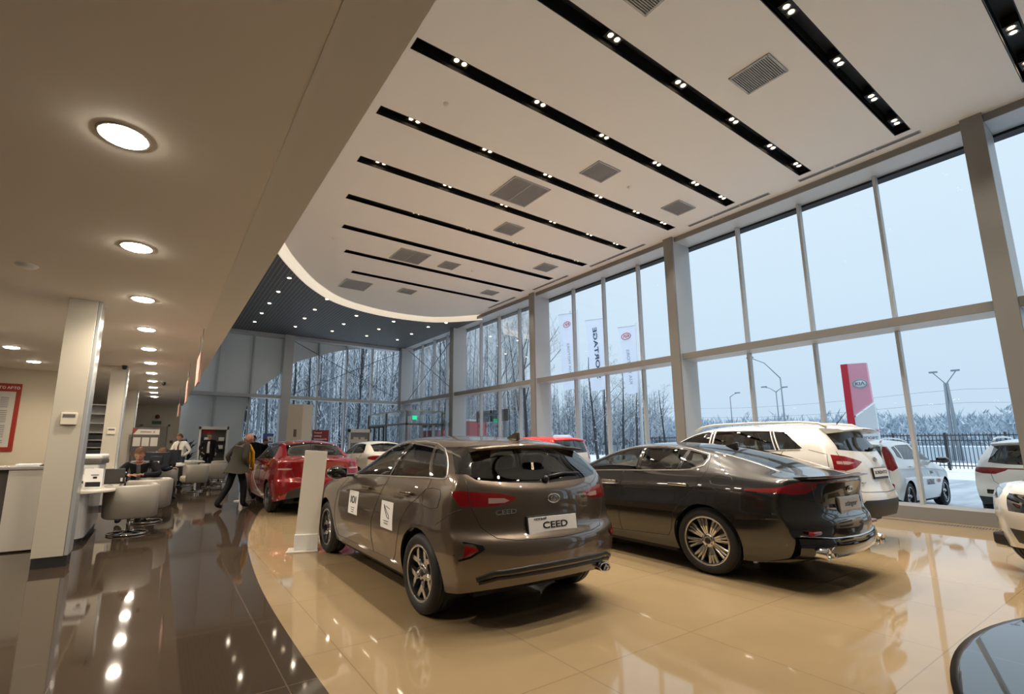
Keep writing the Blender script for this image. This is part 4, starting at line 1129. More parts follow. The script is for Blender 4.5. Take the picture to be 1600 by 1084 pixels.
# beige show floor: right of the curve; brown walkway around it
st(flat_poly('floor', FC+[(XG+.1, 19.8), (XG+.1, -7)], -.12, 0, beige), 'glossy beige tiled show floor')
st(flat_poly('floor', [(-9, -7)]+FC+[(XG+.1, 19.8), (XG+.1, YB+.6), (-9, YB+.6)], -.12, 0, brown), 'dark brown glossy tiled walkway')

# low ceiling over the desks with its wide edge beam
cw = mat('ceiling_low_white', (.88, .82, .73), .75)
band = mat('ceiling_band', (.80, .77, .70), .7)
st(MB().m(cw).box(-9, .46, -7, YB, ZL, ZL+.3).build('ceiling', cw), 'low plaster ceiling over the desk area')
st(MB().m(band).box(.475, XE, -7, YB, ZL+.002, ZL+.3).build('ceiling', band), 'grey edge band of the low ceiling')
st(MB().m(mat('joint_white', (.8, .76, .7), .5)).box(.46, .475, -7, YB, ZL-.004, ZL+.1).build('trim_1', MT['joint_white']), 'pale shadow-gap line along the low ceiling')
st(bx('wall_upper', mat('wall_upper_white', (.62, .58, .52), .7), XE-.2, XE, -7, YB, ZL+.3, ZH+.4), 'wall face above the low ceiling')

# high ceiling with slots cut for the light channels
ccurve = [(XE, 4), (.9, 8), (1.45, 11.5), (2.6, 14.8), (3.6, 16.75), (4.75, 18.45), (6.2, 19.8), (8.3, 20.5), (10.3, 20.4), (11.4, 19.8), (12.5, 18.55)]
CC = smooth_curve(ccurve)
STR = [(-1.05, 9.9), (.72, 6.2), (2.45, 3.6), (4.2, 2.75), (5.95, 2.75), (7.68, 2.86), (9.4, 3.09), (11.12, 3.4), (12.85, 3.85), (14.58, 4.48), (16.32, 5.3)]
STR[0] = (-1.05, 3.2); STR[1] = (.72, 2.9); STR[2] = (2.45, 2.75)
SX1, SW = 11.92, .115
cm = mat('ceiling_white', (.88, .87, .855), .75)
def crossings(y):
    xs_ = []
    P_ = [(XE, -7), (XE, 3.9)]+CC[1:]+[(12.62, 18.5), (12.62, -7)]
    for a, b in zip(P_, P_[1:]):
        if (a[1] > y) != (b[1] > y): xs_.append(a[0]+(b[0]-a[0])*(y-a[1])/(b[1]-a[1]))
    return min(xs_), max(xs_)
ymax = max(q[1] for q in CC)-.002
ys_ = sorted(set([-6.999, ymax]+[round(v, 4) for y, _ in STR for v in (y-SW, y+SW)]+[round(q[1], 4) for q in CC if 4 < q[1] < ymax]))
bm = bmesh.new()
for ya, yb in zip(ys_, ys_[1:]):
    e_ = 1e-4; (la, ra), (lb, rb) = crossings(ya+e_), crossings(yb-e_)
    sl = [x0 for y, x0 in STR if abs((ya+yb)/2-y) < SW]
    segs_ = [((la, sl[0]), (lb, sl[0])), ((SX1, ra), (SX1, rb))] if sl else [((la, ra), (lb, rb))]
    for (a0, a1), (b0, b1) in segs_:
        bm.faces.new([bm.verts.new(q) for q in ((a0, ya, ZH), (a1, ya, ZH), (b1, yb, ZH), (b0, yb, ZH))])
bmesh.ops.remove_doubles(bm, verts=bm.verts[:], dist=1e-4)
r = bmesh.ops.extrude_face_region(bm, geom=bm.faces[:])
bmesh.ops.translate(bm, verts=[v for v in r['geom'] if isinstance(v, bmesh.types.BMVert)], vec=(0, 0, .06))
bmesh.ops.recalc_face_normals(bm, faces=bm.faces[:])
me = bpy.data.meshes.new('ceiling'); bm.to_mesh(me); bm.free(); me.materials.append(cm)
co = bpy.data.objects.new('ceiling', me); C.objects.link(co); st(co, 'high white showroom ceiling with slots')
st(bx('ceiling', MT['under_black'], XE-.1, XW+.9, -7, 18, ZH+.5, ZH+.55), 'dark void above the light slots')
# bright curved rim and dark grid ceiling beyond
mb = MB().m(mat('rim_white', (.86, .82, .74), .5, emit=(1, .86, .66), es=.5))  # the lip itself emits, standing in for indirect cove lighting
cc2 = [q for q in CC]
def nrm(i, L_):
    a = V((*L_[max(i-1, 0)], 0)); b = V((*L_[min(i+1, len(L_)-1)], 0)); d = (b-a).normalized(); return V((-d.y, d.x, 0))
R_ = []
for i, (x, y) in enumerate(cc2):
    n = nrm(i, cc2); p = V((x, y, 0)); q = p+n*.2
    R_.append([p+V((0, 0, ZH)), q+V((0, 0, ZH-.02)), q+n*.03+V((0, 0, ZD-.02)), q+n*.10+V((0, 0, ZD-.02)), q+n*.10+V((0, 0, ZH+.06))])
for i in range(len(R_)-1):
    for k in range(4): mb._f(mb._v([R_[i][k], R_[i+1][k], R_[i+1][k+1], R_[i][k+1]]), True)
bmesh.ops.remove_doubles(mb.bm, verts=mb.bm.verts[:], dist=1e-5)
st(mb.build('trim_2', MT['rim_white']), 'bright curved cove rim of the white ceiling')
def grid_mat():
    m = mat('grid_ceiling', (.05, .052, .055), .55); nt = m.node_tree; b = nt.nodes['Principled BSDF']
    t = nt.nodes.new('ShaderNodeTexCoord'); mp = nt.nodes.new('ShaderNodeMapping'); br = nt.nodes.new('ShaderNodeTexBrick'); br.offset = 0
    br.inputs['Scale'].default_value = 1; br.inputs['Brick Width'].default_value = .15; br.inputs['Row Height'].default_value = .15; br.inputs['Mortar Size'].default_value = .018
    br.inputs['Color1'].default_value = (.03, .031, .034, 1); br.inputs['Color2'].default_value = (.032, .033, .036, 1); br.inputs['Mortar'].default_value = (.17, .175, .18, 1)
    nt.links.new(t.outputs['Object'], mp.inputs[0]); nt.links.new(mp.outputs[0], br.inputs[0]); nt.links.new(br.outputs[0], b.inputs['Base Color'])
    return m
gm = grid_mat()
mb = MB().m(gm); off_ = [(R_[i][3].x, R_[i][3].y) for i in range(len(R_))]
xs2 = sorted(set([XE, 12.65]+[round(a, 4) for a, b in off_ if XE < a < 12.65]))
offx = sorted(off_)
def yoff(x):
    for (a, b), (c, d) in zip(offx, offx[1:]):
        if a <= x <= c: return b+(d-b)*(x-a)/max(1e-9, c-a)
    return offx[0][1] if x < offx[0][0] else offx[-1][1]
for xa, xb in zip(xs2, xs2[1:]):
    mb._f(mb._v([(xa, yoff(xa), ZD), (xb, yoff(xb), ZD), (xb, YB+.1, ZD), (xa, YB+.1, ZD)]))
bmesh.ops.remove_doubles(mb.bm, verts=mb.bm.verts[:], dist=1e-4)
o = mb.build('ceiling', gm); st(o, 'dark open-grid ceiling at the far end')
# walls
wwarm = mat('wall_cream', (.64, .56, .42), .7)
wcool = mat('wall_grey', (.36, .38, .41), .6)
st(bx('wall_back', MT['wall_cream'], -9, .72, YB, YB+.3, 0, ZL), 'cream end wall of the low area')
st(bx('wall_left', wwarm, -9.1, -9, -7, YB, 0, ZL), 'far left wall')
st(bx('wall_partition', wwarm, -9, -2.0, 15.93, 16.13, 0, ZL), 'cream partition wall with the red notice board')
st(bx('wall_behind', mat('wall_behind', (.5, .46, .4), .7), -9, XG+.2, -7.15, -7, 0, ZH+.5), 'wall behind the camera')

# pillars
pc = mat('pillar_panel', (.56, .52, .44), .35, coat=.3)
for i, y in enumerate((7.6, 14.0, 20.4)):
    t = empty('trim_%d' % (10+i), (-.95, y+.2, 0), 0, ['first square cream pillar at the left, with a thermostat', 'second cream pillar behind the first', 'third cream pillar, farthest'][i], kind='structure')
    m = MB().m(pc).box(-.175, .12, -.18, .18, .12, ZL, .004)
    m.m(mat('pillar_edge', (.55, .58, .6), .25, .4)).box(.12, .165, -.18, .18, .12, ZL, .01)
    m.build('pillar_shaft', pc, t)
    MB().m(mat('skirting_dark', (.03, .03, .032), .4)).box(-.165, .155, -.17, .17, 0, .12).build('pillar_plinth', MT['skirting_dark'], t)

# ---------------------------------------------------------------- window wall (right) and end wall: columns, transoms, mullions, panes
frm = mat('frame_grey', (.22, .215, .21), .5)
frm_in = mat('frame_grey_in', (.50, .52, .54), .4)
frm_lit = mat('frame_silver', (.52, .54, .56), .4)  # lighter copy of the frame colour, with the sky light on the sides put in
glass_mat('window_glass', (.93, .975, .985), .22, .0, 0., .4)
def curtain_bay(n, y0, y1, x=XG, parts=4, label=''):
    """one bay between two columns: y0..y1 clear, glass at x, members run back to XW"""
    t = empty('window_%d' % n, (x, (y0+y1)/2, 0), 0, label, kind='structure')
    yc = (y0+y1)/2
    L_ = (y1-y0)
    z0, zt, zh = .245, 3.86, ZH-.15
    m = MB().m(frm).box(XW-x, .06, y0-yc, y1-yc, 0, z0, .004); m.build('sill', frm, t)
    m = MB().m(frm).box(XW-x, XW-x+.03, y0-yc, y1-yc, zt, zt+.185, .004); m.m(frm_lit).box(XW-x+.03, .04, y0-yc, y1-yc, zt+.004, zt+.18); m.build('transom', frm, t)
    m = MB().m(frm).box(XW-x, XW-x+.03, y0-yc, y1-yc, zh, ZH+.06, .004); m.m(frm_lit).box(XW-x+.03, .04, y0-yc, y1-yc, zh+.004, ZH+.06); m.build('head_beam', frm, t)
    for k in range(1, parts):
        y = y0+L_*k/parts-yc
        for a, b in ((z0, zt), (zt+.185, zh)):
            MB().m(frm_in).box(-.14, .03, y-.03, y+.03, a, b, .004).build('mullion', frm_in, t)
    for k in range(parts):
        a, b = y0+L_*k/parts-yc, y0+L_*(k+1)/parts-yc
        for c, d in ((z0, zt), (zt+.185, zh)):
            MB().m(MT['window_glass']).quad((0, a, c), (0, b, c), (0, b, d), (0, a, d)).build('glass_pane', MT['window_glass'], t)
    return t
for i in range(len(COLS)-1):
    curtain_bay(i+1, COLS[i]+.15, COLS[i+1]-.15, label='glazed bay of the right window wall, %s' % ['behind the camera', 'nearest the camera', 'beside the white SUV', 'behind the fastback', 'with the wall-mounted screen outside', 'beside the entrance lobby'][i])
for i, y in enumerate(COLS):
    st(MB().m(frm).box(XW-.12, XW-.06, y-.15, y+.15, 0, ZH+.06, .006).m(frm_lit).box(XW-.06, XG+.05, y-.145, y+.145, 0, ZH+.06).build('trim_%d' % (20+i)), 'grey steel-clad column of the window wall')
st(bx('trim_40', MT['under_black'], XG+.04, XG+.3, -7, YB+.8, ZH-.2, ZH+.7), 'roof edge outside the glass')
# floor convector grille beside the glass
m = MB().m(mat('grille_steel', (.30, .27, .23), .4, .6)).box(12.02, 12.2, -3.8, 27, 0.0, .004)
o = m.build('trim_41', MT['grille_steel']); st(o, 'long floor convector grille along the glass')
m = MB().m(MT['under_black'])
y = 1.2
while y < 12: m.box(12.035, 12.185, y, y+.018, .003, .006); y += .04
o = m.build('trim_42', MT['under_black']); st(o, 'dark gaps of the convector grille')

# end wall at the back: solid grey panels (left), glass with a snow-printed curve (right)
END = [.75, 2.75, 3.9, 5.1, 5.75, 7.35, 9.1, 10.75, 12.5]
t = empty('window_6', (6.6, YB, 0), 0, 'glazed end wall looking into the snowy forest', kind='structure')
def L(xx, yy=0., zz=0.): return V((xx-6.6, yy, zz))
m = MB().m(frm_in).box(.72-6.6, 12.55-6.6, 0, .55, 3.86, 4.04, .004).build('transom', frm_in, t)
m = MB().m(frm_in).box(.72-6.6, 12.55-6.6, 0, .55, 7.3, 7.6, .004).build('head_beam', frm_in, t)
m = MB().m(frm_in).box(.72-6.6, 12.55-6.6, 0, .55, 0, .245, .004).build('sill', frm_in, t)
m = MB().m(frm_in).box(5.35-6.6, 5.85-6.6, -.1, .6, 0, 7.5, .006).build('end_column', frm_in, t)
for x in (2.2, 3.85, 7.4, 9.08, 10.7):
    MB().m(frm_in).box(x-.04-6.6, x+.04-6.6, .3, .62, .245, 7.4, .004).build('mullion', frm_in, t)
XS_ = [.72, 2.1, 3.75, 5.4]; 
# opaque film/blind panels follow a big circle
blind = bpy.data.materials.new('blind_grey'); blind.use_nodes = True; nt = blind.node_tree; nt.nodes.clear(); MT['blind_grey'] = blind
o_ = nt.nodes.new('ShaderNodeOutputMaterial'); a_ = nt.nodes.new('ShaderNodeAddShader'); d_ = nt.nodes.new('ShaderNodeBsdfDiffuse'); t_ = nt.nodes.new('ShaderNodeBsdfTranslucent')
d_.inputs[0].default_value = (.46, .48, .50, 1); t_.inputs[0].default_value = (.23, .225, .21, 1)
nt.links.new(d_.outputs[0], a_.inputs[0]); nt.links.new(t_.outputs[0], a_.inputs[1]); nt.links.new(a_.outputs[0], o_.inputs[0])
BLC = [(3.68, .245), (3.66, 1.5), (3.66, 2.1), (3.69, 3.1), (4.08, 4.05), (5.5, 5.47), (5.95, 5.92), (7.33, 6.53), (9.0, 7.08), (10.4, 7.34)]
def solid_panel():
    """opaque film on the end wall, left of and above a big curve"""
    mb = MB().m(blind)
    pts = [(interp([(z, x) for x, z in BLC], .245+(7.33-.245)*k/40), .245+(7.33-.245)*k/40) for k in range(41)]
    prev = None
    for x, z in pts:
        row = mb._v([L(.72, .5, z), L(x, .5, z)])
        if prev: mb._f([prev[0], prev[1], row[1], row[0]])
        prev = row
    # extruded thickness
    r = bmesh.ops.extrude_face_region(mb.bm, geom=mb.bm.faces[:])
    bmesh.ops.translate(mb.bm, verts=[v for v in r['geom'] if isinstance(v, bmesh.types.BMVert)], vec=(0, .05, 0))
    return mb.build('solid_panel', blind, t)
solid_panel()['label'] = 'grey opaque panelling ending in a big curve'
for a, b in ((.72, 2.2), (2.2, 3.85), (3.85, 5.4), (5.8, 7.4), (7.4, 9.08), (9.08, 10.7), (10.7, 12.45)):
    for c, d in ((.245, 3.86), (4.04, 7.3)):
        MB().m(MT['window_glass']).quad(L(a, .58, c), L(b, .58, c), L(b, .58, d), L(a, .58, d)).build('glass_pane', MT['window_glass'], t)
# light horizontal rail outside the end glass
MB().m(mat('rail_white', (.75, .75, .76), .5)).box(3.6-6.6, 12.4-6.6, .75, .8, 1.38, 1.44).build('outer_rail', MT['rail_white'], t)
# steel cross bracing rods
def brace(p, q, label):
    o = MB().m(mat('brace_steel', (.10, .10, .11), .4, .5)).tube([p, q], .018, 8).build('brace_rod', MT['brace_steel'])
    tag(o, label, 'brace', 'steel bracing rods at the far corner')
brace((5.9, 27.9, 7.2), (12.4, 27.9, 4.2), 'thin dark bracing rod falling to the right across the end glass')
brace((5.9, 27.9, 4.1), (12.4, 27.9, 7.2), 'thin dark bracing rod rising to the right across the end glass')
brace((12.85, 21.4, 7.3), (12.85, 27.3, 4.1), 'thin bracing rod falling towards the corner across the side glass')
brace((12.85, 21.4, 4.1), (12.85, 27.3, 7.3), 'thin bracing rod rising towards the corner across the side glass')
brace((12.9, 1.3, 4.4), (12.9, -2.5, 5.9), 'short bracing rod at the right edge of the view')

# door and fittings on the cream end wall
dr = empty('door_1', (-.24, YB, 0), 0, 'pale door in the cream end wall', kind='structure')
MB().m(mat('door_cream', (.50, .45, .37), .5)).box(-.50, .50, -.03, .02, 0, 2.22, .006).build('door_leaf', MT['door_cream'], dr)
MB().m(mat('door_frame', (.62, .57, .48), .5)).box(-.58, -.5, -.06, .02, 0, 2.3).box(.5, .58, -.06, .02, 0, 2.3).box(-.58, .58, -.06, .02, 2.22, 2.3).build('door_frame', MT['door_frame'], dr)
MB().m(MT['satin_metal']).box(-.42, -.30, -.08, -.06, 1.0, 1.03).box(-.42, -.40, -.08, -.02, .98, 1.05).build('door_handle', MT['satin_metal'], dr)
# ================================================================ light fittings
warm = (1.0, .88, .72)
EM = mat('lamp_glow', (1, 1, 1), .4, emit=(1, .80, .56), es=10)
EM2 = mat('spot_glow', (1, 1, 1), .4, emit=(1, .72, .40), es=14)
EMD = mat('downlight_glow', (1, 1, 1), .4, emit=(1, .90, .74), es=85)
def spot(parent, loc, energy, size=2.4, blend=.6, col=warm, r=.04):
    l = bpy.data.lights.new('lamp', 'SPOT'); l.energy = energy; l.color = col; l.spot_size = size; l.spot_blend = blend; l.shadow_soft_size = r
    o = bpy.data.objects.new('lamp', l); C.objects.link(o); o.location = loc; reg(o, parent); return o
ordn = ['first', 'second', 'third', 'fourth', 'fifth', 'sixth', 'seventh', 'eighth', 'ninth', 'tenth', 'eleventh', 'twelfth', 'thirteenth', 'fourteenth']
dark = mat('channel_black', (.010, .010, .011), .6)
SPY = {}
spots_x = [3.45, 4.85, 6.25, 7.65, 9.05, 10.35, 11.45]
for i, (y, x0) in enumerate(STR):
    t = empty('light_channel', ((x0+SX1)/2, y, ZH), 0, 'long black recessed light channel, %s from the camera' % (['behind the camera, first', 'nearest'][i] if i < 2 else ordn[i-1]), 'ceiling light', 'black light channels in the white ceiling')
    xm = (x0+SX1)/2
    a, b = x0-xm, SX1-xm
    m = MB().m(dark).box(a-.01, b+.01, -SW-.012, -SW, -.002, .28).box(a-.01, b+.01, SW, SW+.012, -.002, .28).box(a-.012, a, -SW, SW, -.002, .28).box(b, b+.012, -SW, SW, -.002, .28).box(a, b, -SW, SW, .27, .28)
    m.build('channel_housing', dark, t)
    xs = [q for q in ([3.6, 5.35, 7.1, 8.85, 10.35, 11.55] if True else spots_x) if q > x0+.25]
    for x in xs:
        f = empty('twin_spot', (x-xm, 0, .085)); reg(f, t)
        MB().m(dark).box(-.16, .16, -.085, .085, .0, .14).build('spot_box', dark, f)
        for dx in (-.075, .075):
            T = Matrix.Translation((dx, 0, -.006))
            q = MB().m(MT['satin_metal']).lathe([(.062, .012), (.058, -.004), (.050, .0)], 18, T)
            q.m(EM2).lathe([(0, .002), (.04, .002)], 16, T)
            q.build('spot_lamp', EM2, f)
        if i > 0: spot(f, (0, 0, -.05), (350 if x < 11 else 150) if y > 0 else 200, 1.5, .7)
# round downlights in the low ceiling
def downlight(x, y, r, z, em, label, group, energy=0, name='downlight'):
    t = empty(name, (x, y, z), 0, label, 'ceiling light', group)
    MB().m(mat('trim_white', (.8, .78, .74), .4)).lathe([(r+.022, 0), (r+.02, -.008), (r, -.006), (r-.004, .0)], 28).build('trim_ring', MT['trim_white'], t)
    MB().m(em).lathe([(0, -.022), (r*.8, -.020), (r*.97, -.012), (r, -.0)], 28).build('diffuser', em, t)
    if energy: spot(t, (0, 0, -.02), energy, 2.7, .8, (1, .85, .66), r*.8)
    return t
for k in range(11):
    downlight(-.35, 3.29+1.945*k, .115, ZL, EMD, 'round downlight over the walkway, %s in the row from the camera' % ordn[k], 'downlights in a row over the walkway', 190)
for k, (x, y) in enumerate(((-2.55, 10.4), (-2.55, 12.35), (-2.55, 14.3), (-2.55, 6.5), (-2.55, 8.45), (-2.55, 4.5))):
    downlight(x, y, .115, ZL, EMD, 'round downlight left of the first pillar, %s' % ['nearest the camera of the three in view', 'middle of the three in view', 'farthest of the three in view', 'above the left edge, second', 'above the left edge, third', 'above the left edge, first'][k], 'downlights over the left area', 190)
# small downlights in the grid ceiling
from_px = [(452, 434), (435, 455.5), (421, 473.5), (409, 489), (398, 502.5), (511, 467), (492, 483.5), (476, 497), (461.5, 510), (557, 493), (537, 506), (519, 517), (615, 502), (592, 514), (573, 524.5), (697, 504), (669, 510.5), (643, 521.5), (621, 530.5)]
def ray_z(px, py, Z):
    d = F+RR*((px-CX)/FPX)-UU*((py-CY)/FPX); t = (Z-H)/d.z; return d.x*t, d.y*t
GLN = ['%s of the %s row from the left' % (ordn[j], ordn[r_]) for r_, n_ in enumerate((5, 4, 3, 3, 4)) for j in range(n_)]
gl = [ray_z(*q, ZD) for q in from_px]
for k, (x, y) in enumerate(gl):
    downlight(x, y, .07, ZD, EM, 'small bright downlight in the dark grid ceiling, %s' % GLN[k], 'small downlights in the dark grid ceiling', 60 if k % 2 == 0 else 0)
# ceiling grilles
gm_ = mat('grille_grey', (.42, .41, .40), .5, .3); gd_ = mat('grille_dark', (.12, .12, .125), .6)
GR = [(7.6, 8.22, 2.98, 3.6), (6.4, 7.48, 8.03, 9.03), (7.57, 8.26, 6.52, 7.08), (10.59, 11.3, 6.56, 7.06), (7.64, 8.27, 10.02, 10.62), (5.92, 6.97, 13.33, 14.3), (7.66, 8.24, 13.5, 14.1), (5.4, 6.42, 17.17, 18.2), (7.65, 8.26, 16.98, 17.53), (10.6, 11.22, 11.75, 12.34), (10.62, 11.2, 15.26, 15.75), (4.75, 5.35, 3.0, 3.62)]
GLB = ['square dark-slatted ceiling grille nearest the right-hand channels', 'large square ceiling grille with a centre bar', 'square ceiling grille between the second and third visible channels', 'small square ceiling grille near the glass, nearest of three', 'square ceiling grille in the middle of the ceiling', 'large square ceiling grille farther back with a centre bar', 'small grille beside the farther large grille', 'large square ceiling grille closest to the curved rim', 'small grille beside the one closest to the curved rim', 'small square ceiling grille near the glass, middle of three', 'small square ceiling grille near the glass, farthest', 'ceiling grille cut by the top edge of the view']
for (x0, x1, y0, y1), lb in zip(GR, GLB):
    t = empty('ceiling_grille', ((x0+x1)/2, (y0+y1)/2, ZH), 0, lb, 'vent', 'square grilles in the white ceiling')
    a, b = (x1-x0)/2, (y1-y0)/2
    MB().m(gd_).box(-a+.01, a-.01, -b+.01, b-.01, -.006, 0).build('backing', gd_, t)
    MB().m(gm_).box(-a-.02, a+.02, -b-.02, -b+.015, -.022, 0).box(-a-.02, a+.02, b-.015, b+.02, -.022, 0).box(-a-.02, -a+.015, -b, b, -.022, 0).box(a-.015, a+.02, -b, b, -.022, 0).build('frame', gm_, t)
    m = MB().m(gm_); q = -b+.03
    while q < b-.02: m.box(-a, a, q, q+.012, -.02, -.006); q += .032
    if a > .45: m.box(-.012, .012, -b, b, -.022, -.004)
    o = m.build('slats', gm_, t)
# slot diffusers beside the glass
for k, yc in enumerate((3.34, 6.2, 9.95, 13.2, 16.4)):
    Ls = [2.2, 2.2, 2.3, 2.0, 2.0][k]
    t = empty('slot_diffuser', (12.17, yc, ZH), 0, 'long slot diffuser in the ceiling edge above the glass, %s from the camera' % ordn[k], 'vent', 'slot diffusers above the glass')
    MB().m(gm_).box(-.06, .06, -Ls/2, Ls/2, -.012, 0, .003).build('frame', gm_, t)
    m = MB().m(gd_)
    for j in range(3): m.box(-.04, .04, -Ls/2+Ls*j/3+.02, -Ls/2+Ls*(j+1)/3-.02, -.0145, -.01)
    m.build('slot', gd_, t)
# smoke detectors, sprinklers
for k, (px, py) in enumerate(((697, 162), (983, 292), (521, 372), (738, 423))):
    x, y = ray_z(px, py, ZH)
    o = MB().m(MT['trim_white']).lathe([(0, -.05), (.03, -.045), (.045, -.02), (.055, 0)], 20, Matrix.Translation((x, y, ZH))).build('smoke_detector', MT['trim_white'])
    tag(o, 'small white smoke detector on the high ceiling, ' + ['nearest', 'right of the middle', 'by the left ends of the channels', 'farthest, between two channels'][k], 'smoke detector')
x, y = ray_z(42, 414, ZL)
o = MB().m(MT['trim_white']).lathe([(0, -.03), (.06, -.03), (.09, -.01), (.095, 0)], 24, Matrix.Translation((x, y, ZL))).build('ceiling_speaker', MT['trim_white']); tag(o, 'flat round ceiling speaker at the left of the low ceiling', 'speaker')
for k, (px, py) in enumerate(((195, 571), (256, 597))):
    x, y = ray_z(px, py, ZL)
    m = MB().m(MT['trim_black']).lathe([(0, -.1), (.04, -.085), (.05, -.05), (.055, -.03), (.055, 0)], 20, Matrix.Translation((x, y, ZL)))
    tag(m.build('dome_camera', MT['trim_black']), ['dark dome camera on the low ceiling by the second pillar', 'small dark dome camera on the low ceiling far along the downlights'][k], 'camera')
# ================================================================ outside: snow, forest, fence, signs
snow = noise_mat('snow_ground', (.74, .78, .82), (.84, .86, .88), .35, .9, 5)
asph = noise_mat('icy_asphalt', (.30, .35, .40), (.52, .58, .64), .8, .45, 6, stretch=(.35, 2.5, 1))
st(bx('ground', snow, -60, 260, -120, 190, -.35, -.2), 'snow covered ground outside')
st(bx('ground', asph, XG+.15, 30, -30, 27, -.2, -.12), 'slushy car park outside the glass')
def bark_mat(name, base, snowc=(.62, .68, .74), thr=.35):
    m = mat(name, base, .85); nt = m.node_tree; b = nt.nodes['Principled BSDF']
    g = nt.nodes.new('ShaderNodeNewGeometry'); s_ = nt.nodes.new('ShaderNodeSeparateXYZ'); r = nt.nodes.new('ShaderNodeValToRGB')
    n = nt.nodes.new('ShaderNodeTexNoise'); n.inputs['Scale'].default_value = 3.; t = nt.nodes.new('ShaderNodeTexCoord')
    a = nt.nodes.new('ShaderNodeMath'); a.operation = 'MULTIPLY_ADD'; a.inputs[1].default_value = .9; 
    nt.links.new(t.outputs['Object'], n.inputs[0]); nt.links.new(n.outputs[0], a.inputs[0])
    nt.links.new(g.outputs['Normal'], s_.inputs[0]); nt.links.new(s_.outputs[2], a.inputs[2])
    nt.links.new(a.outputs[0], r.inputs[0]); r.color_ramp.elements[0].color = (*base, 1); r.color_ramp.elements[1].color = (*snowc, 1)
    r.color_ramp.elements[0].position = thr+.25; r.color_ramp.elements[1].position = thr+.33
    nt.links.new(r.outputs[0], b.inputs['Base Color']); return m
bark = bark_mat('bark_snowy', (.03, .033, .04), thr=.42)
barkb = bark_mat('bark_birch', (.20, .23, .27), (.66, .71, .76), thr=.4)
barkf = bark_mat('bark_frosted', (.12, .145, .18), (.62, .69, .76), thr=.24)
def tree_mesh(seed, h, r0, m, depth=4, lean=.05, first=.25, spread=.75, density=1., up=.35):
    rnd = random.Random(seed); mb = MB().m(m)
    def branch(p, d, L_, r, lv):
        n = 5 if lv == 0 else 4 if lv == 1 else 3
        pts = [p.copy()]; rs = [r]; q = p.copy(); dd = d.copy()
        for i in range(n):
            dd = (dd+V((rnd.uniform(-1, 1), rnd.uniform(-1, 1), rnd.uniform(-.3, .6)))*(.06 if lv == 0 else .22)+V((0, 0, up*.12*lv))).normalized()
            q = q+dd*(L_/n); pts.append(q.copy()); rs.append(r*(1-(i+1)/n*.82))
        mb.tube(pts, rs, 6 if lv == 0 else 4 if lv < 2 else 3, False)
        if lv >= depth: return
        k = int((12 if lv == 0 else 6 if lv == 1 else 4)*density)
        for j in range(k):
            t = (first if lv == 0 else .2)+(1-(first if lv == 0 else .2))*((j+.5+rnd.uniform(-.4, .4))/k)
            t = min(.97, t); f_ = t*n; i = min(int(f_), n-1); pos = pts[i].lerp(pts[i+1], f_-i); ax = (pts[i+1]-pts[i]).normalized()
            az = rnd.uniform(0, 2*PI); o = ax.orthogonal().normalized(); o2 = ax.cross(o)
            side = o*math.cos(az)+o2*math.sin(az)
            nd = (ax*(1-spread)+side*spread+V((0, 0, up))).normalized()
            ln = L_*(.42 if lv == 0 else .5)*(1.15-t*.7)*rnd.uniform(.7, 1.15)
            branch(pos, nd, ln, max(.006, rs[i]*.42*(1-.3*t)), lv+1)
    branch(V((0, 0, -.2)), V((rnd.uniform(-lean, lean), rnd.uniform(-lean, lean), 1)).normalized(), h, r0, 0)
    return mb
def tree(name, mb, loc, label, group=None, rz=0, m=None):
    o = mb.build(name, m or bark, None, loc, rz); return tag(o, label, 'tree', group)
protoT = []
for k, (h, r0, mm, dn, fs) in enumerate(((17, .14, bark, 1.0, .35), (15, .11, bark, 1.1, .3), (18, .16, barkb, .9, .4), (13, .09, barkb, 1.1, .2), (16, .13, bark, 1.2, .25))):
    b_ = tree_mesh(11+k, h, r0, mm, 3, .04, fs, .62, dn, .45); b_.fixn = False
    protoT.append(b_)
protoT = [b_.build('forest_tree', None, None, (0, -200, 0)) for b_ in protoT]
rnd = random.Random(5); spots = []
while len(spots) < 150:
    # forest behind the end wall, wrapping round to the right
    u = rnd.random()
    if u < .62: x, y = rnd.uniform(-14, 30), rnd.uniform(34.5, 66)
    else: x, y = rnd.uniform(18, 62), rnd.uniform(34, 84)
    if x > 16 and y < 30+ (x-16)*.9: continue
    if x > .92*y-4 and rnd.random() < .9: continue
    if any((x-a)**2+(y-b)**2 < 1.6 for a, b in spots): continue
    spots.append((x, y))
for k, (x, y) in enumerate(sorted(spots, key=lambda q: q[1])):
    o = protoT[k % 5] if k < 5 else protoT[k % 5].copy()
    if k >= 5: C.objects.link(o)
    o.location = (x, y, -.2); o.rotation_euler = (0, 0, rnd.uniform(0, 6.28)); s_ = rnd.uniform(.8, 1.15); o.scale = (s_,)*3
    (tag(o, 'pale-barked bare tree in the dense forest beyond the glass', 'tree', 'pale forest trees beyond the building') if k % 5 in (2, 3) else
     tag(o, 'dark-barked bare tree in the dense forest beyond the glass', 'tree', 'dark forest trees beyond the building'))
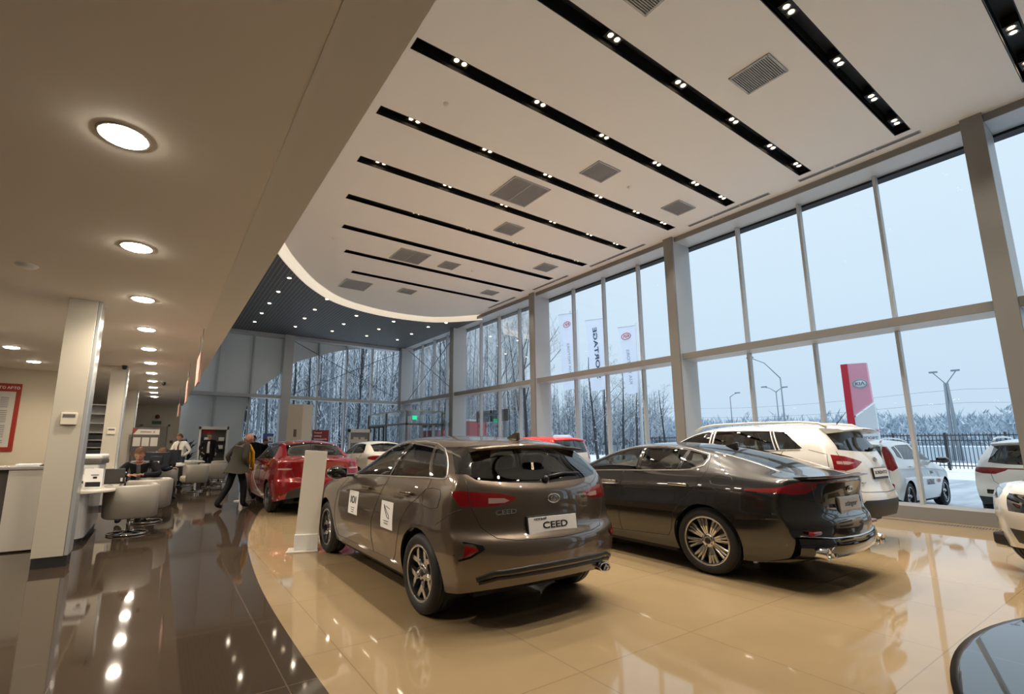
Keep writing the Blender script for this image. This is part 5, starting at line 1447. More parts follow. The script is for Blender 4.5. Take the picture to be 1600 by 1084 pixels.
# thicket of thin trunks and undergrowth deeper in the forest
mb = MB().m(barkf); rnd = random.Random(9)
for k in range(1500):
    x = rnd.uniform(-25, 75); y = rnd.uniform(40, 78) if x < 30 else rnd.uniform(55+ (x-30)*.6, 100)
    h = rnd.uniform(7, 15); r = rnd.uniform(.03, .10); lx, ly = rnd.uniform(-.6, .6), rnd.uniform(-.5, .5)
    p0, p1 = V((x, y, -.3)), V((x+lx, y+ly, h))
    mb.tube([p0, p0.lerp(p1, .5)+V((rnd.uniform(-.15, .15), 0, 0)), p1], [r, r*.7, .01], 4, False)
    for j in range(14):
        t = rnd.uniform(.12, .97); q = p0.lerp(p1, t); a = rnd.uniform(0, 6.28); L_ = rnd.uniform(.6, 2.)
        mb.tube([q, q+V((math.cos(a)*L_*.6, math.sin(a)*L_*.6, L_*.5)), q+V((math.cos(a)*L_, math.sin(a)*L_, L_*.95))], [.03, .022, .012], 3, False)
for k in range(520):
    q = rnd.uniform(.78, 1.42); dd = rnd.uniform(72, 104)/math.hypot(q, 1); x, y = q*dd, dd
    h = rnd.uniform(6, 11.5)*(1.1-.35*(q-.78)); p0, p1 = V((x, y, -.3)), V((x+rnd.uniform(-.8, .8), y+rnd.uniform(-.8, .8), h)); r = rnd.uniform(.05, .12)
    mb.tube([p0, p0.lerp(p1, .5), p1], [r, r*.7, .01], 4, False)
    for j in range(20):
        t = rnd.uniform(.2, .97); q_ = p0.lerp(p1, t); a = rnd.uniform(0, 6.28); L_ = rnd.uniform(.8, 2.6)*(1.2-t)
        mb.tube([q_, q_+V((math.cos(a)*L_*.6, math.sin(a)*L_*.6, L_*.5)), q_+V((math.cos(a)*L_, math.sin(a)*L_, L_*.95))], [.035, .028, .014], 3, False)
mb.fixn = False
o = mb.build('thicket'); tag(o, 'thicket of thin frosted trunks deeper in the forest', 'forest', kind='stuff')
# individual trees seen against the sky
for seed, h, r0, x, y, lb, dn in ((3, 15, .17, 22.5, 27.2, 'tall dark tree with snowy boughs close to the third column', 1.3), (4, 11.5, .12, 20.8, 28.6, 'slim bare tree left of the tall dark one', 1.4), (8, 13, .10, 27, 33, 'bare tree behind the left flag', 1.2)):
    b_ = tree_mesh(seed, h, r0, bark, 4, .03, .28, .7, dn, .3); b_.fixn = False
    tree('bare_tree', b_, (x, y, -.2), lb)
for seed, h, x, y, lb in ((21, 8.5, 52, 36.2, 'round-crowned bare tree right of the flags'), (22, 9.5, 40, 33, 'leaning bare tree between the flags'), (23, 9, 46, 36, 'bare tree behind the right flag'), (24, 10, 33, 30, 'bare tree below the left flag'), (25, 10.5, 37, 32.5, 'slim leaning tree below the middle flag')):
    b_ = tree_mesh(seed, h, .16, bark, 4, .12, .3, .75, 1.1, .25); b_.fixn = False
    tree('bare_tree', b_, (x, y, -.2), lb)
# distant treeline; haze is put into the pale crown colour
haze_m = noise_mat('frosted_crowns', (.34, .42, .50), (.56, .64, .71), .9, .95, 8)
mb = MB().m(haze_m); rnd = random.Random(3); mb.fixn = False
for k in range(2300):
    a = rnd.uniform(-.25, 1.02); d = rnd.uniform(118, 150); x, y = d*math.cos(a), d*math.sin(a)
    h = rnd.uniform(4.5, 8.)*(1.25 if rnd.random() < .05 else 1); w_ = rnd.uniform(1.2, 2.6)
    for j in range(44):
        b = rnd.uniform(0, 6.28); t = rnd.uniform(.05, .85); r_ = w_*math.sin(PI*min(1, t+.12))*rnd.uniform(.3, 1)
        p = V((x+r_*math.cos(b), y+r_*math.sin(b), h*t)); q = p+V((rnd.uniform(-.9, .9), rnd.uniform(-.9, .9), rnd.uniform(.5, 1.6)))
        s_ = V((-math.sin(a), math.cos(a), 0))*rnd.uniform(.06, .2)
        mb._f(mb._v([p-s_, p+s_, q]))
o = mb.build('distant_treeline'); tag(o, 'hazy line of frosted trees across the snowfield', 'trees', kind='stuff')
# mid hedge bank / snow field edge
st(bx('ground', noise_mat('snow_bank', (.44, .52, .60), (.62, .69, .75), .12, .9, 6), 60, 118, -60, 110, -.3, 1.2), 'slightly raised snowfield')

# fence
fm = mat('fence_black', (.03, .032, .038), .5)
root = empty('metal_fence', (40, 8, -.1), 0, 'long black metal picket fence at the edge of the car park', 'fence')
m = MB().m(fm).box(-.02, .02, -22, 22, 2.05, 2.11).box(-.02, .02, -22, 22, .25, .31).box(-.02, .02, -22, 22, 1.75, 1.8); m.build('rail', fm, root)
m = MB().m(fm); y = -22
while y < 22: m.box(-.012, .012, y, y+.035, .1, 2.2); y += .17
o = m.build('pickets', fm, root); o['kind'] = 'stuff'
for k in range(18):
    MB().m(fm).box(-.05, .05, -22+2.5*k, -21.9+2.5*k, 0, 2.25).build('post', fm, root)
# parking posts (reddish) and low bank fence on the left
# pylon sign
pr = mat('sign_red', (.50, .02, .04), .35); pr2 = mat('sign_rose', (.66, .30, .38), .25); pw = mat('sign_pale', (.62, .66, .70), .35)
root = empty('pylon_sign', (33, 10.65, -.2), 0, 'tall red and white roadside pylon sign with an oval emblem', 'sign')
m = MB().m(pr).prism([(-.5, 0), (.12, 0), (.12, 6.1), (-.5, 6.1)], -.02, .18, frame((0, 0, 0), (0, -1, 0), (0, 0, 1))); 
m = MB().m(pr).box(-.35, .0, -.02, .30, 0, 6.2).build('red_spine', pr, root)
MB().m(pr2).prism([(.02, 3.25), (.95, 3.95), (.90, 6.15), (.02, 6.2)], .0, .22, frame((-.1, 0, 0), (0, -1, 0), (0, 0, 1))).build('upper_panel', pr2, root)
MB().m(pw).prism([(.04, .2), (1.05, .2), (1.02, 3.85), (.04, 3.1)], .0, .2, frame((-.1, 0, 0), (0, -1, 0), (0, 0, 1))).build('lower_panel', pw, root)
T = frame((-.335, -.5, 5.0), (0, -1, 0), (0, 0, 1))
e_ = MB().m(pw).lathe([(0, 0), (1, 0), (1, -.02)], 32, T @ Matrix.Diagonal((.36, .27, 1, 1))).build('emblem', pw, root)
MB().m(MT['ink_grey']).tube([T @ V((.33*math.cos(a), .24*math.sin(a), .006)) for a in [2*PI*i/32 for i in range(33)]], .014, 6, False).build('emblem_ring', MT['ink_grey'], e_)
text_mesh('emblem_letters', 'KI\u039b', .26, MT['ink_grey'], T @ Matrix.Translation((0, 0, .008)), e_, .002, True, 1.1)
for k, (t_, c_) in enumerate((('\u041a\u0410-\u041c\u041e\u0422\u041e\u0420\u0421', MT['ink_red']), ('\u0418\u041c\u041f\u041e\u0420\u0422', MT['ink_grey']), ('\u0422\u0423\u041b\u0410', MT['ink_grey']))):
    text_mesh('sign_lettering', t_, .2, c_, frame((-.31, -.55, 2.35-k*.38), (0, -1, 0), (0, 0, 1)), root, .002, True)
# flags
fl = glass_mat('flag_cloth', (.45, .47, .52), .2, .0)
fcl = bpy.data.materials.new('flag_fabric'); fcl.use_nodes = True; nt = fcl.node_tree; nt.nodes.clear()
o_ = nt.nodes.new('ShaderNodeOutputMaterial'); a_ = nt.nodes.new('ShaderNodeAddShader'); d_ = nt.nodes.new('ShaderNodeBsdfDiffuse'); t_ = nt.nodes.new('ShaderNodeBsdfTranslucent')
d_.inputs[0].default_value = (.50, .52, .58, 1); t_.inputs[0].default_value = (.44, .46, .52, 1)
nt.links.new(d_.outputs[0], a_.inputs[0]); nt.links.new(t_.outputs[0], a_.inputs[1]); nt.links.new(a_.outputs[0], o_.inputs[0])
pole_m = mat('pole_white', (.68, .70, .72), .4, .2)
def P_at(px, py, X):
    d = F+RR*((px-CX)/FPX)-UU*((py-CY)/FPX); t = X/d.x; return V((X, d.y*t, H+d.z*t))
for lb, tp, bt, tl, bl, word in (('white flag on a pole, left of three, with a red oval emblem', (902, 488), (905, 605), (872, 492), (881, 610), 0),
                      ('white flag with large dark letters running up it, middle of three', (944, 497), (948, 608), (914, 501), (925, 611), 1),
                      ('white flag on a pole, right of three, with a red oval emblem', (994, 508), (1001, 613), (965, 512), (981, 616), 0)):
    a, b, c, d = [P_at(*q, 23) for q in (tp, bt, tl, bl)]
    root = empty('flag', (23, a.y, -.2), 0, lb, 'flag'); off = V((23, a.y, -.2))
    mb = MB().m(pole_m).tube([V((0, 0, 0)), V((0, 0, a.z+.35))], [.09, .05], 10)
    mb.tube([V((0, 0, a.z+.2)), c-off+V((0, 0, .0))], .02, 6); mb.build('pole', pole_m, root)
    mb = MB().m(fcl); n1, n2 = 8, 20; G_ = []
    for j in range(n2+1):
        v = j/n2; l_ = c.lerp(d, v); r_ = a.lerp(b, v); r_ = V((23, a.y, r_.z)); row = []
        for i in range(n1+1):
            u = i/n1; p = l_.lerp(r_, u)-off; p.x += .10*math.sin(u*5+v*6)*v
            row.append(mb.bm.verts.new(p))
        G_.append(row)
    for j in range(n2):
        for i in range(n1): mb._f([G_[j][i], G_[j][i+1], G_[j+1][i+1], G_[j+1][i]], True)
    mb.fixn = False
    fo = mb.build('flag_cloth', fcl, root); fo['label'] = 'thin white cloth'
    h_ = a.z-b.z
    mid = (c+a)/2-off
    if word:
        T = frame(mid+V((-.06, -.12, -h_*.49)), (0, .07, 1), (0, -1, .07))
        text_mesh('flag_lettering', 'SPORTAGE', .46, mat('ink_navy', (.05, .08, .16), .5), T, fo, .004, True, 1.5)
    else:
        T = frame(mid+V((-.05, .05, -h_*.15)), (0, 1, .02), (0, 0, 1))
        mb = MB().m(MT['ink_red']).tube([T @ V((.34*math.cos(q), .19*math.sin(q), 0)) for q in [2*PI*i/28 for i in range(29)]], .022, 6, False)
        e_ = mb.build('flag_emblem', MT['ink_red'], fo); text_mesh('emblem_letters', 'KI\u039b', .26, MT['ink_red'], T, e_, .004, True, 1.1)
        T = frame(mid+V((-.08, -.10, -h_*.62)), (0, .07, 1), (0, -1, .07))
        text_mesh('flag_lettering', 'KIA MOTORS', .3, mat('ink_pale', (.36, .40, .5), .5), T, fo, .004, False, 1.2)
# street lamps, double pole, wires
sm = mat('lamp_post_grey', (.22, .26, .30), .5, .3)
def street_lamp(pxb, pyb, pyt, X, heads, lb, r=.11):
    b = P_at(pxb, pyb, X); t = P_at(pxb, pyt, X); h = t.z
    root = empty('street_lamp', (X, b.y, 0), 0, lb, 'street lamp')
    MB().m(sm).tube([V((0, 0, 0)), V((0, 0, h))], [r, r*.6], 8).build('pole', sm, root)
    for dy, dz in heads:
        MB().m(sm).tube([V((0, 0, h)), V((0, dy*.5, h+dz*.7)), V((0, dy, h+dz))], [.06, .05, .05], 6).build('arm', sm, root)
        MB().m(sm).box(-.12, .12, dy-.4, dy+.4, h+dz-.08, h+dz+.1, .03).build('lamp_head', sm, root)
street_lamp(1226, 655, 590, 60, [(3.2, 2.9)], 'tall street lamp with one long arm curving left')
street_lamp(1217, 655, 612, 75, [(1.6, .9), (-1.2, .6)], 'shorter street lamp with two short arms')
street_lamp(1144, 658, 620, 80, [(-1.3, .6)], 'small far street lamp by the fourth column')
root = empty('street_lamp', (60, 12.2, 0), 0, 'double concrete lamp mast with two heads carrying wires', 'street lamp')
for dy in (-.25, .25): MB().m(sm).tube([V((0, dy, 0)), V((0, dy*.3, 7))], [.16, .10], 8).build('pole', sm, root)
for dy in (.75, -.75):
    MB().m(sm).tube([V((0, 0, 6.9)), V((0, dy, 8)), V((0, dy*1.1, 8.1))], .04, 6).build('arm', sm, root)
    MB().m(sm).box(-.1, .1, dy-.3, dy+.3, 8.02, 8.18, .03).build('lamp_head', sm, root)
for k, (z, a, b) in enumerate(((6.4, 80, -40), (5.2, 80, -40))):
    m = MB().m(MT['ink_grey'] if 'ink_grey' in MT else sm).tube([V((60, 12+(y_), z-.9*math.sin(PI*((y_ % 30)/30)) if 0 else z-.6*abs(math.sin(y_*PI/30)))) for y_ in range(-40, 46, 3)], .015, 4)
    tag(m.build('overhead_wire'), ['upper', 'lower'][k]+' overhead wire running past the double mast', 'wire')
# outdoor screen, red kiosk wall, small white shed
root = empty('outdoor_screen', (16, 22, -.1), 0, 'black outdoor screen on posts behind the glass', 'screen')
a, b = P_at(746, 645, 16), P_at(795, 637, 16)
off = V((16, 22, -.1))
y0, y1, z0, z1 = b.y-22, a.y-22, P_at(770, 659, 16).z+.1, P_at(770, 641, 16).z+.1
MB().m(MT['gloss_black']).box(-.1, .1, y0, y1, z0, z1, .01).build('screen_panel', MT['gloss_black'], root)
for y in (y0+.4, y1-.4): MB().m(sm).box(-.06, .06, y-.06, y+.06, 0, z0).build('post', sm, root)
c = P_at(738, 650, 16); q = P_at(723, 650, 16)
rw = mat('kiosk_red', (.45, .03, .05), .45)
root = empty('kiosk', (16.5, (c.y+q.y)/2+1.2, -.1), 0, 'small red kiosk with a snowy roof outside the entrance', 'kiosk')
MB().m(rw).box(-.4, .9, -1.3, 1.3, 0, 2.9, .01).build('wall', rw, root)
MB().m(MT['snow_ground']).box(-.45, .95, -1.35, 1.35, 2.9, 3.02, .03).build('snowy_roof', MT['snow_ground'], root)
root = empty('shed', (30, 31.5, -.2), 0, 'little white shed in the snow among the trees', 'shed')
MB().m(pole_m).box(-.8, .8, -.8, .8, 0, 1.7).build('wall', pole_m, root)
MB().m(MT['snow_ground']).prism([(-1, 1.7), (1, 1.7), (0, 2.4)], -1, 1, frame((0, 0, 0), (1, 0, 0), (0, 0, 1))).build('roof', MT['snow_ground'], root)
MB().m(MT['ink_grey']).box(-.82, -.8, -.3, .3, .6, 1.3).build('shed_window', MT['ink_grey'], root)
# ================================================================ furniture
leather = mat('leather_stone', (.27, .245, .21), .42)
leather2 = mat('leather_stone_seat', (.42, .37, .29), .42)
white_l = mat('laminate_white', (.66, .62, .55), .3, coat=.2)
grey_l = mat('laminate_grey', (.42, .41, .40), .25, coat=.3)
def make_armchair():
    root = empty('tub_chair', (0, 0, 0), 0)
    # shell: open at +y (front); curved back at -y
    def shell(mb, r0, r1, z0, z1, a0, a1, n=26):
        R_ = []
        for i in range(n+1):
            a = a0+(a1-a0)*i/n
            c, s = math.cos(a), math.sin(a)
            ex = 3.2
            def sq(r):
                k = (abs(c)**ex+abs(s)**ex)**(-1/ex); return r*k*c, r*k*s
            (x0, y0), (x1, y1) = sq(r0), sq(r1)
            xm, ym = (x0+x1)/2, (y0+y1)/2
            fl = .03
            R_.append([V((x1*.93, y1*.93, z0)), V((x1, y1, z0+.02)), V((x1*(1+fl), y1*(1+fl), (z0+z1)/2)), V((x1*(1+fl), y1*(1+fl), z1-.03)), V((xm*(1+fl), ym*(1+fl), z1)), V((x0, y0, z1-.03)), V((x0, y0, z0+.02)), V((x0*.97, y0*.97, z0))])
        k = len(R_[0]); vs = [mb._v(r) for r in R_]
        for i in range(n):
            for j in range(k): mb._f([vs[i][j], vs[i+1][j], vs[i+1][(j+1) % k], vs[i][(j+1) % k]], True)
        mb._f(vs[0][::-1]); mb._f(vs[-1])
    mb = MB().m(leather); shell(mb, .27, .36, .27, .78, math.radians(142), math.radians(398)); mb.build('shell', leather, root)
    MB().m(leather2).box(-.27, .27, -.26, .33, .28, .46, .05).build('seat', leather2, root)
    MB().m(MT['chrome']).tube([(0, 0, .02), (0, 0, .29)], .028, 14).build('post', MT['chrome'], root)
    mb = MB().m(MT['chrome']).tube([V((.27*math.cos(a), .27*math.sin(a), .018)) for a in [2*PI*k/36 for k in range(37)]], .013, 8, False)
    for k in range(4):
        a = PI/4+k*PI/2; mb.tube([(0, 0, .045), (.27*math.cos(a), .27*math.sin(a), .02)], .012, 8)
    mb.build('swivel_base', MT['chrome'], root)
    return root
proto = make_armchair()
AC = [(-.30, 9.72, 8, 'stone leather tub chair nearest the camera, seen from behind beside the first desk'),
      (-.10, 10.95, 75, 'tub chair just behind the nearest one, turned towards the desk'),
      (.10, 15.55, 15, 'third tub chair back, seen from behind at the second desk'),
      (.95, 16.9, 95, 'tub chair with its seat showing, facing left at the second desk'),
      (1.55, 18.2, 20, 'tub chair half hidden behind the walking man'),
      (.75, 19.3, 60, 'tub chair at the third desk, partly hidden'),
      (1.95, 20.4, 80, 'farthest tub chair, near the man in the dark suit')]
for k, (x, y, a, lb) in enumerate(AC):
    o = proto if k == 0 else copy_tree(proto)
    o.location = (x, y, 0); o.rotation_euler = (0, 0, math.radians(a)); tag(o, lb, 'armchair', 'tub chairs along the desks')
def rounded(x0, x1, y0, y1, r, n=8):
    P = []
    for cx_, cy_, a in ((x1-r, y1-r, 0), (x0+r, y1-r, 90), (x0+r, y0+r, 180), (x1-r, y0+r, 270)):
        for k in range(n+1):
            t = math.radians(a+90*k/n); P.append((cx_+r*math.cos(t), cy_+r*math.sin(t)))
    return P
def desk(x0, x1, y0, y1, lb, r=.28):
    t = empty('desk', ((x0+x1)/2, (y0+y1)/2, 0), 0, lb, 'desk'); hx, hy = (x1-x0)/2, (y1-y0)/2
    MB().m(white_l).prism(rounded(-hx, hx, -hy, hy, r), .715, .75, None, .008).build('desk_top', white_l, t)
    MB().m(grey_l).prism(rounded(-hx+.04, hx-.3, -hy+.04, hy-.04, r*.8), .08, .715).build('desk_body', grey_l, t)
    MB().m(MT['skirting_dark']).prism(rounded(-hx+.06, hx-.33, -hy+.06, hy-.06, r*.7), 0, .08).build('plinth', MT['skirting_dark'], t)
    return t
desk(-1.55, -.50, 9.0, 11.3, 'first curved desk with the printer and laptop, behind the first pillar')
desk(-1.1, .02, 13.5, 16.2, 'second desk with two black monitors')
desk(-.4, .75, 17.6, 19.6, 'third desk farther back by the man in the white shirt')
desk(.3, 1.5, 20.6, 22.6, 'far white desk in front of the display stand')
# reception counter left of the first pillar
t = empty('counter', (-1.75, 9.15, 0), 0, 'tall cream counter at the left edge with a dark round cable outlet', 'counter')
MB().m(white_l).box(.09, .62, -.25, .25, .02, 1.08, .004).build('side_panel', white_l, t)
MB().m(mat('counter_dark', (.10, .09, .085), .3)).box(-1.6, .1, -.2, .25, .02, 1.08, .004).build('front_panel', MT['counter_dark'], t)
MB().m(grey_l).box(-1.65, .66, -.27, .3, 1.08, 1.12, .006).build('counter_top', grey_l, t)
MB().m(MT['ink_black']).lathe([(0, .01), (.035, .01), (.04, 0)], 20, Matrix.Translation((.50, -.252, .10)) @ Matrix.Rotation(PI/2, 4, 'X')).build('cable_outlet', MT['ink_black'], t)
o = MB().m(MT['sticker_white']).box(-1.62, -1.38, 8.98, 9.22, 1.121, 1.15, .003).build('paper_stack', MT['sticker_white']); tag(o, 'flat stack of white papers on the cream counter', 'papers')
o = MB().m(MT['trim_black']).prism([(-.16, 0), (.0, 0), (.02, .05), (-.10, .02)], -.04, .04, Matrix.Translation((-1.24, 9.1, 1.122)) @ Matrix.Rotation(PI/2, 4, 'X')).build('stapler', MT['trim_black']); tag(o, 'small black stapler on the counter by the pillar', 'stapler')
# thermostats
for x, y, z, lb in ((-.955, 7.615, 1.735, 'cream thermostat with a grey display on the first pillar'), (-.97, 14.02, 1.71, 'small cream thermostat on the second pillar')):
    t = empty('thermostat', (x, y, z), 0, lb, 'thermostat')
    MB().m(mat('plastic_cream', (.72, .66, .54), .4)).box(-.08, .08, -.03, 0, -.075, .075, .008).build('casing', MT['plastic_cream'], t)
    MB().m(mat('lcd_grey', (.16, .15, .15), .2)).box(-.06, .06, -.034, -.028, .015, .055, .003).build('display', MT['lcd_grey'], t)
# printer
t = empty('printer', (-.98, 10.0, .75), math.radians(-8), 'large white office printer with a dark band on the first desk', 'printer')
pwm = mat('plastic_white', (.70, .70, .68), .4)
MB().m(pwm).box(-.24, .24, -.22, .22, 0, .36, .02).build('body', pwm, t)
MB().m(MT['counter_dark']).box(-.25, .27, -.24, .23, .36, .43, .01).build('dark_band', MT['counter_dark'], t)
MB().m(pwm).box(-.25, .27, -.24, .23, .43, .51, .03).build('scanner_lid', pwm, t)
MB().m(MT['trim_black']).box(-.1, .15, -.235, -.215, .06, .1, .004).build('paper_slot', MT['trim_black'], t)
MB().m(grey_l).box(-.12, .18, -.23, -.2, .2, .3, .01).build('paper_tray', grey_l, t)
# leaflet holder with poster
t = empty('poster_stand', (-.80, 9.45, .75), math.radians(-14), 'clear table stand with a white leaflet showing a dark picture', 'leaflet stand')
MB().m(MT['sticker_white']).box(-.12, .12, -.01, .01, .0, .30, .003).build('leaflet', MT['sticker_white'], t)
m = MB().m(MT['ink_black']).box(-.09, .1, -.014, -.01, .03, .10).box(-.03, .07, -.014, -.01, .2, .21).box(-.0, .05, -.014, -.01, .15, .18)
m.build('leaflet_print', MT['ink_black'], t); MB().m(MT['window_glass']).box(-.14, .14, -.04, .05, 0, .006).build('foot', MT['window_glass'], t)
# laptop
t = empty('laptop', (-.62, 10.35, .75), math.radians(-6), 'open black laptop seen from its back on the first desk', 'laptop')
MB().m(MT['trim_black']).box(-.18, .18, .0, .25, 0, .02, .004).build('laptop_base', MT['trim_black'], t)
MB().m(mat('laptop_lid', (.045, .045, .045), .35)).box(-.18, .18, -.01, .01, 0, .25, .008, Matrix.Translation((0, 0, .015)) @ Matrix.Rotation(.25, 4, 'X')).build('laptop_lid', MT['laptop_lid'], t)
MB().m(MT['sticker_white']).box(.12, .15, -.018, -.012, .03, .09, 0, Matrix.Translation((0, 0, .015)) @ Matrix.Rotation(.25, 4, 'X')).build('label', MT['sticker_white'], t)
# monitors
scr = mat('screen_back', (.018, .022, .03), .35)
for x, y, a, lb in ((-.02, 13.75, -8, 'black monitor seen from behind at the front of the second desk'), (.42, 15.3, -5, 'second black monitor, right of the first one'), (.35, 18.0, 5, 'third black monitor on the desk behind')):
    t = empty('monitor', (x if x < .1 or y > 17 else -.14+.3, y, .75), math.radians(a), lb, 'monitor')
    MB().m(scr).box(-.26, .26, -.02, .02, .12, .47, .01).box(-.12, .12, -.045, -.02, .2, .38, .01).build('screen_housing', scr, t)
    MB().m(MT['trim_black']).box(-.03, .03, -.01, .03, .01, .2, .004).box(-.13, .13, -.08, .1, 0, .014, .004).build('stand', MT['trim_black'], t)
    MB().m(MT['sticker_white']).box(-.02, .06, -.048, -.044, .22, .26).build('label', MT['sticker_white'], t)
# paper piles
for x, y, w, lb in ((-.3, 14.4, .2, 'papers on the second desk beside the monitor'), (.55, 18.9, .25, 'papers and folders on the third desk'), (.9, 21.2, .3, 'low pile of brochures on the far desk')):
    o = MB().m(MT['sticker_white']).box(x-w/2, x+w/2, y-.12, y+.12, .75, .78, .003).build('paper_stack', MT['sticker_white']); tag(o, lb, 'papers')
# desk under monitor two is wide enough
# notice board on partition
t = empty('notice_board', (-3.5, 15.93, 2.05), 0, 'red framed notice board with rows of small print on the partition wall', 'notice board')
rb = mat('board_red', (.33, .03, .015), .4)
MB().m(rb).box(-.7, .53, -.03, 0, -.82, .82, .006).build('frame', rb, t)
MB().m(mat('board_paper', (.60, .56, .50), .2)).box(-.65, .44, -.036, -.03, -.72, .62, .002).build('sheet', MT['board_paper'], t)
m = MB().m(mat('ink_soft', (.20, .19, .18), .5))
for c in range(4):
    r_ = 0; z = .46
    while z > -.65:
        if r_ % 8 != 6: m.box(-.6+.26*c, -.6+.26*c+.15, -.0375, -.036, z, z+.018)
        z -= .045; r_ += 1
m.build('small_print', MT['ink_soft'], t)
text_mesh('heading', '\u0421\u0415\u0420\u0412\u0418\u0421 \u0414\u041b\u042f \u0412\u0410\u0428\u0415\u0413\u041e \u0410\u0412\u0422\u041e', .085, MT['sticker_white'], frame((-.1, -.033, .71), (1, 0, 0), (0, 0, 1)), t, .002, True)
# shelving with dark trays between the pillars
t = empty('shelf_unit', (-1.75, 16.5, 0), 0, 'shelf unit with dark trays seen between the first and second pillars', 'shelf')
MB().m(grey_l).box(-.45, .55, 0, .35, 0, .08).box(-.45, -.42, 0, .35, 0, 2.5).box(.52, .55, 0, .35, 0, 2.5).box(-.45, .55, .33, .35, 0, 2.5).build('carcass', grey_l, t)
for z in (.5, .8, 1.1, 1.3, 1.5, 1.7, 1.95, 2.2, 2.45): MB().m(grey_l).box(-.42, .52, 0, .34, z, z+.02).build('shelf_board', grey_l, t)
for z in (1.12, 1.32, 1.52): MB().m(MT['trim_black']).box(-.38, .48, .02, .3, z, z+.12, .01).build('tray', MT['trim_black'], t)
# info stand near the door
t = empty('info_stand', (-.42, 20.2, 0), math.radians(8), 'information board with three sheets on a dark stand near the far door', 'information board')
MB().m(MT['counter_dark']).box(-.40, .40, -.02, .03, 1.15, 1.95, .004).box(-.38, -.34, 0, .03, 0, 1.15).box(.34, .38, 0, .03, 0, 1.15).box(-.4, -.32, -.2, .25, 0, .03).box(.32, .4, -.2, .25, 0, .03).build('stand_frame', MT['counter_dark'], t)
MB().m(MT['board_paper']).prism([(-.38, 1.72), (.38, 1.72), (.38, 1.9), (-.25, 1.9)], .021, .026, frame((0, 0, 0), (1, 0, 0), (0, 0, 1))).build('header', MT['board_paper'], t)
MB().m(MT['ink_soft']).box(-.18, .14, -.03, -.026, 1.79, 1.83).box(.2, .24, -.03, -.026, 1.78, 1.84).build('header_print', MT['ink_soft'], t)
for k in range(3): MB().m(MT['board_paper']).box(-.36+.25*k, -.15+.25*k, -.028, -.02, 1.32, 1.62).build('sheet', MT['board_paper'], t)
MB().m(rb).prism([(-.39, 1.74), (-.27, 1.91), (-.39, 1.91)], .021, .028, frame((0, 0, 0), (1, 0, 0), (0, 0, 1))).build('red_corner', rb, t)
# accessories display stand with models
t = empty('display_stand', (1.98, 24.2, 0), 0, 'white framed accessory display with dark shelves and a red header', 'display stand')
MB().m(pwm).box(-.58, -.50, 0, .35, 0, 2.15, .006).box(.50, .58, 0, .35, 0, 2.15, .006).box(-.58, .58, 0, .35, 2.02, 2.15, .006).box(-.58, .58, 0, .35, 0, .2).build('frame', pwm, t)
MB().m(mat('display_grey', (.10, .10, .105), .6)).box(-.5, .5, .3, .34, .2, 2.02).build('back_panel', MT['display_grey'], t)
for z in (.7, 1.15, 1.5): MB().m(MT['display_grey']).box(-.5, .5, .02, .3, z, z+.025).build('shelf_board', MT['display_grey'], t)
MB().m(mat('header_red', (.5, .02, .02), .4)).box(-.49, .05, .28, .3, 1.86, 2.02).build('red_header', MT['header_red'], t)
for k, (x, z, lb) in enumerate(((-.25, 1.525, 'small white boxed model on the top shelf of the display, left'), (.33, 1.525, 'small white boxed model on the top shelf of the display, right'), (-.3, 1.175, 'white packet on the middle shelf of the display'), (.3, 1.175, 'pale tin on the middle shelf of the display, right'), (-.35, .725, 'white packet on the low shelf of the display'))):
    o = MB().m(pwm).box(-.11, .11, -.05, .05, 0, .16, .006).build('boxed_model', pwm); o.location = (1.98+x, 24.38, z); tag(o, lb, 'box', 'goods on the display stand')
# tall white tower, dark red poster board, white framed picture, plant, blue sign
t = empty('display_tower', (4.55, 20.1, 0), 0, 'tall cream display tower with a small grey plaque behind the red saloon', 'display tower')
MB().m(white_l).prism([(-.36, .0), (.14, -.35), (.52, -.35), (.62, .35), (-.20, .5)], 0, 2.98, None, .006).build('tower_body', white_l, t)
MB().m(MT['lcd_grey']).box(-.06, .06, -.012, .0, 1.68, 1.98, 0, Matrix.Translation((-.08, -.2, 0)) @ Matrix.Rotation(-.61, 4, 'Z')).build('plaque', MT['lcd_grey'], t)
t = empty('poster_board', (5.6, 20.3, 0), 0, 'dark red poster board with white lettering beside the display tower', 'poster board')
MB().m(mat('poster_red', (.20, .012, .02), .4)).box(-.34, .34, 0, .04, .5, 1.98, .006).box(-.04, .04, 0, .04, 0, .5).box(-.3, .3, -.2, .2, 0, .03).build('board', MT['poster_red'], t)
for k, (w_, s_) in enumerate((('\u041f\u043e\u043b\u043d\u044b\u0439', .085), ('\u043f\u0440\u0438\u0432\u043e\u0434', .085), ('\u043f\u0440\u0435\u0438\u043c\u0443\u0449\u0435\u0441\u0442\u0432', .08))):
    text_mesh('poster_lettering', w_, s_, MT['sticker_white'], frame((-.28, -.004, 1.86-.13*k), (1, 0, 0), (0, 0, 1)), t, .002, k == 2, 1., 'LEFT')
t = empty('picture_stand', (8.0, 22.2, 0), 0, 'white framed picture stand above the roof of the cream saloon', 'display stand')
MB().m(pwm).box(-.55, -.47, 0, .2, 0, 2.1, .006).box(.47, .55, 0, .2, 0, 2.1, .006).box(-.55, .55, 0, .2, 1.94, 2.1, .006).build('frame', pwm, t)
MB().m(mat('picture_grey', (.22, .22, .25), .4)).box(-.47, .47, .1, .12, .4, 1.94).build('picture', MT['picture_grey'], t)
MB().m(MT['plastic_cream']).box(-.42, .4, .085, .1, 1.45, 1.62).box(-.3, -.05, .085, .1, 1.6, 1.72).box(.05, .25, .085, .1, 1.6, 1.72).build('picture_shapes', MT['plastic_cream'], t)
leaf = noise_mat('leaf_green', (.02, .05, .015), (.09, .16, .04), 12, .5)
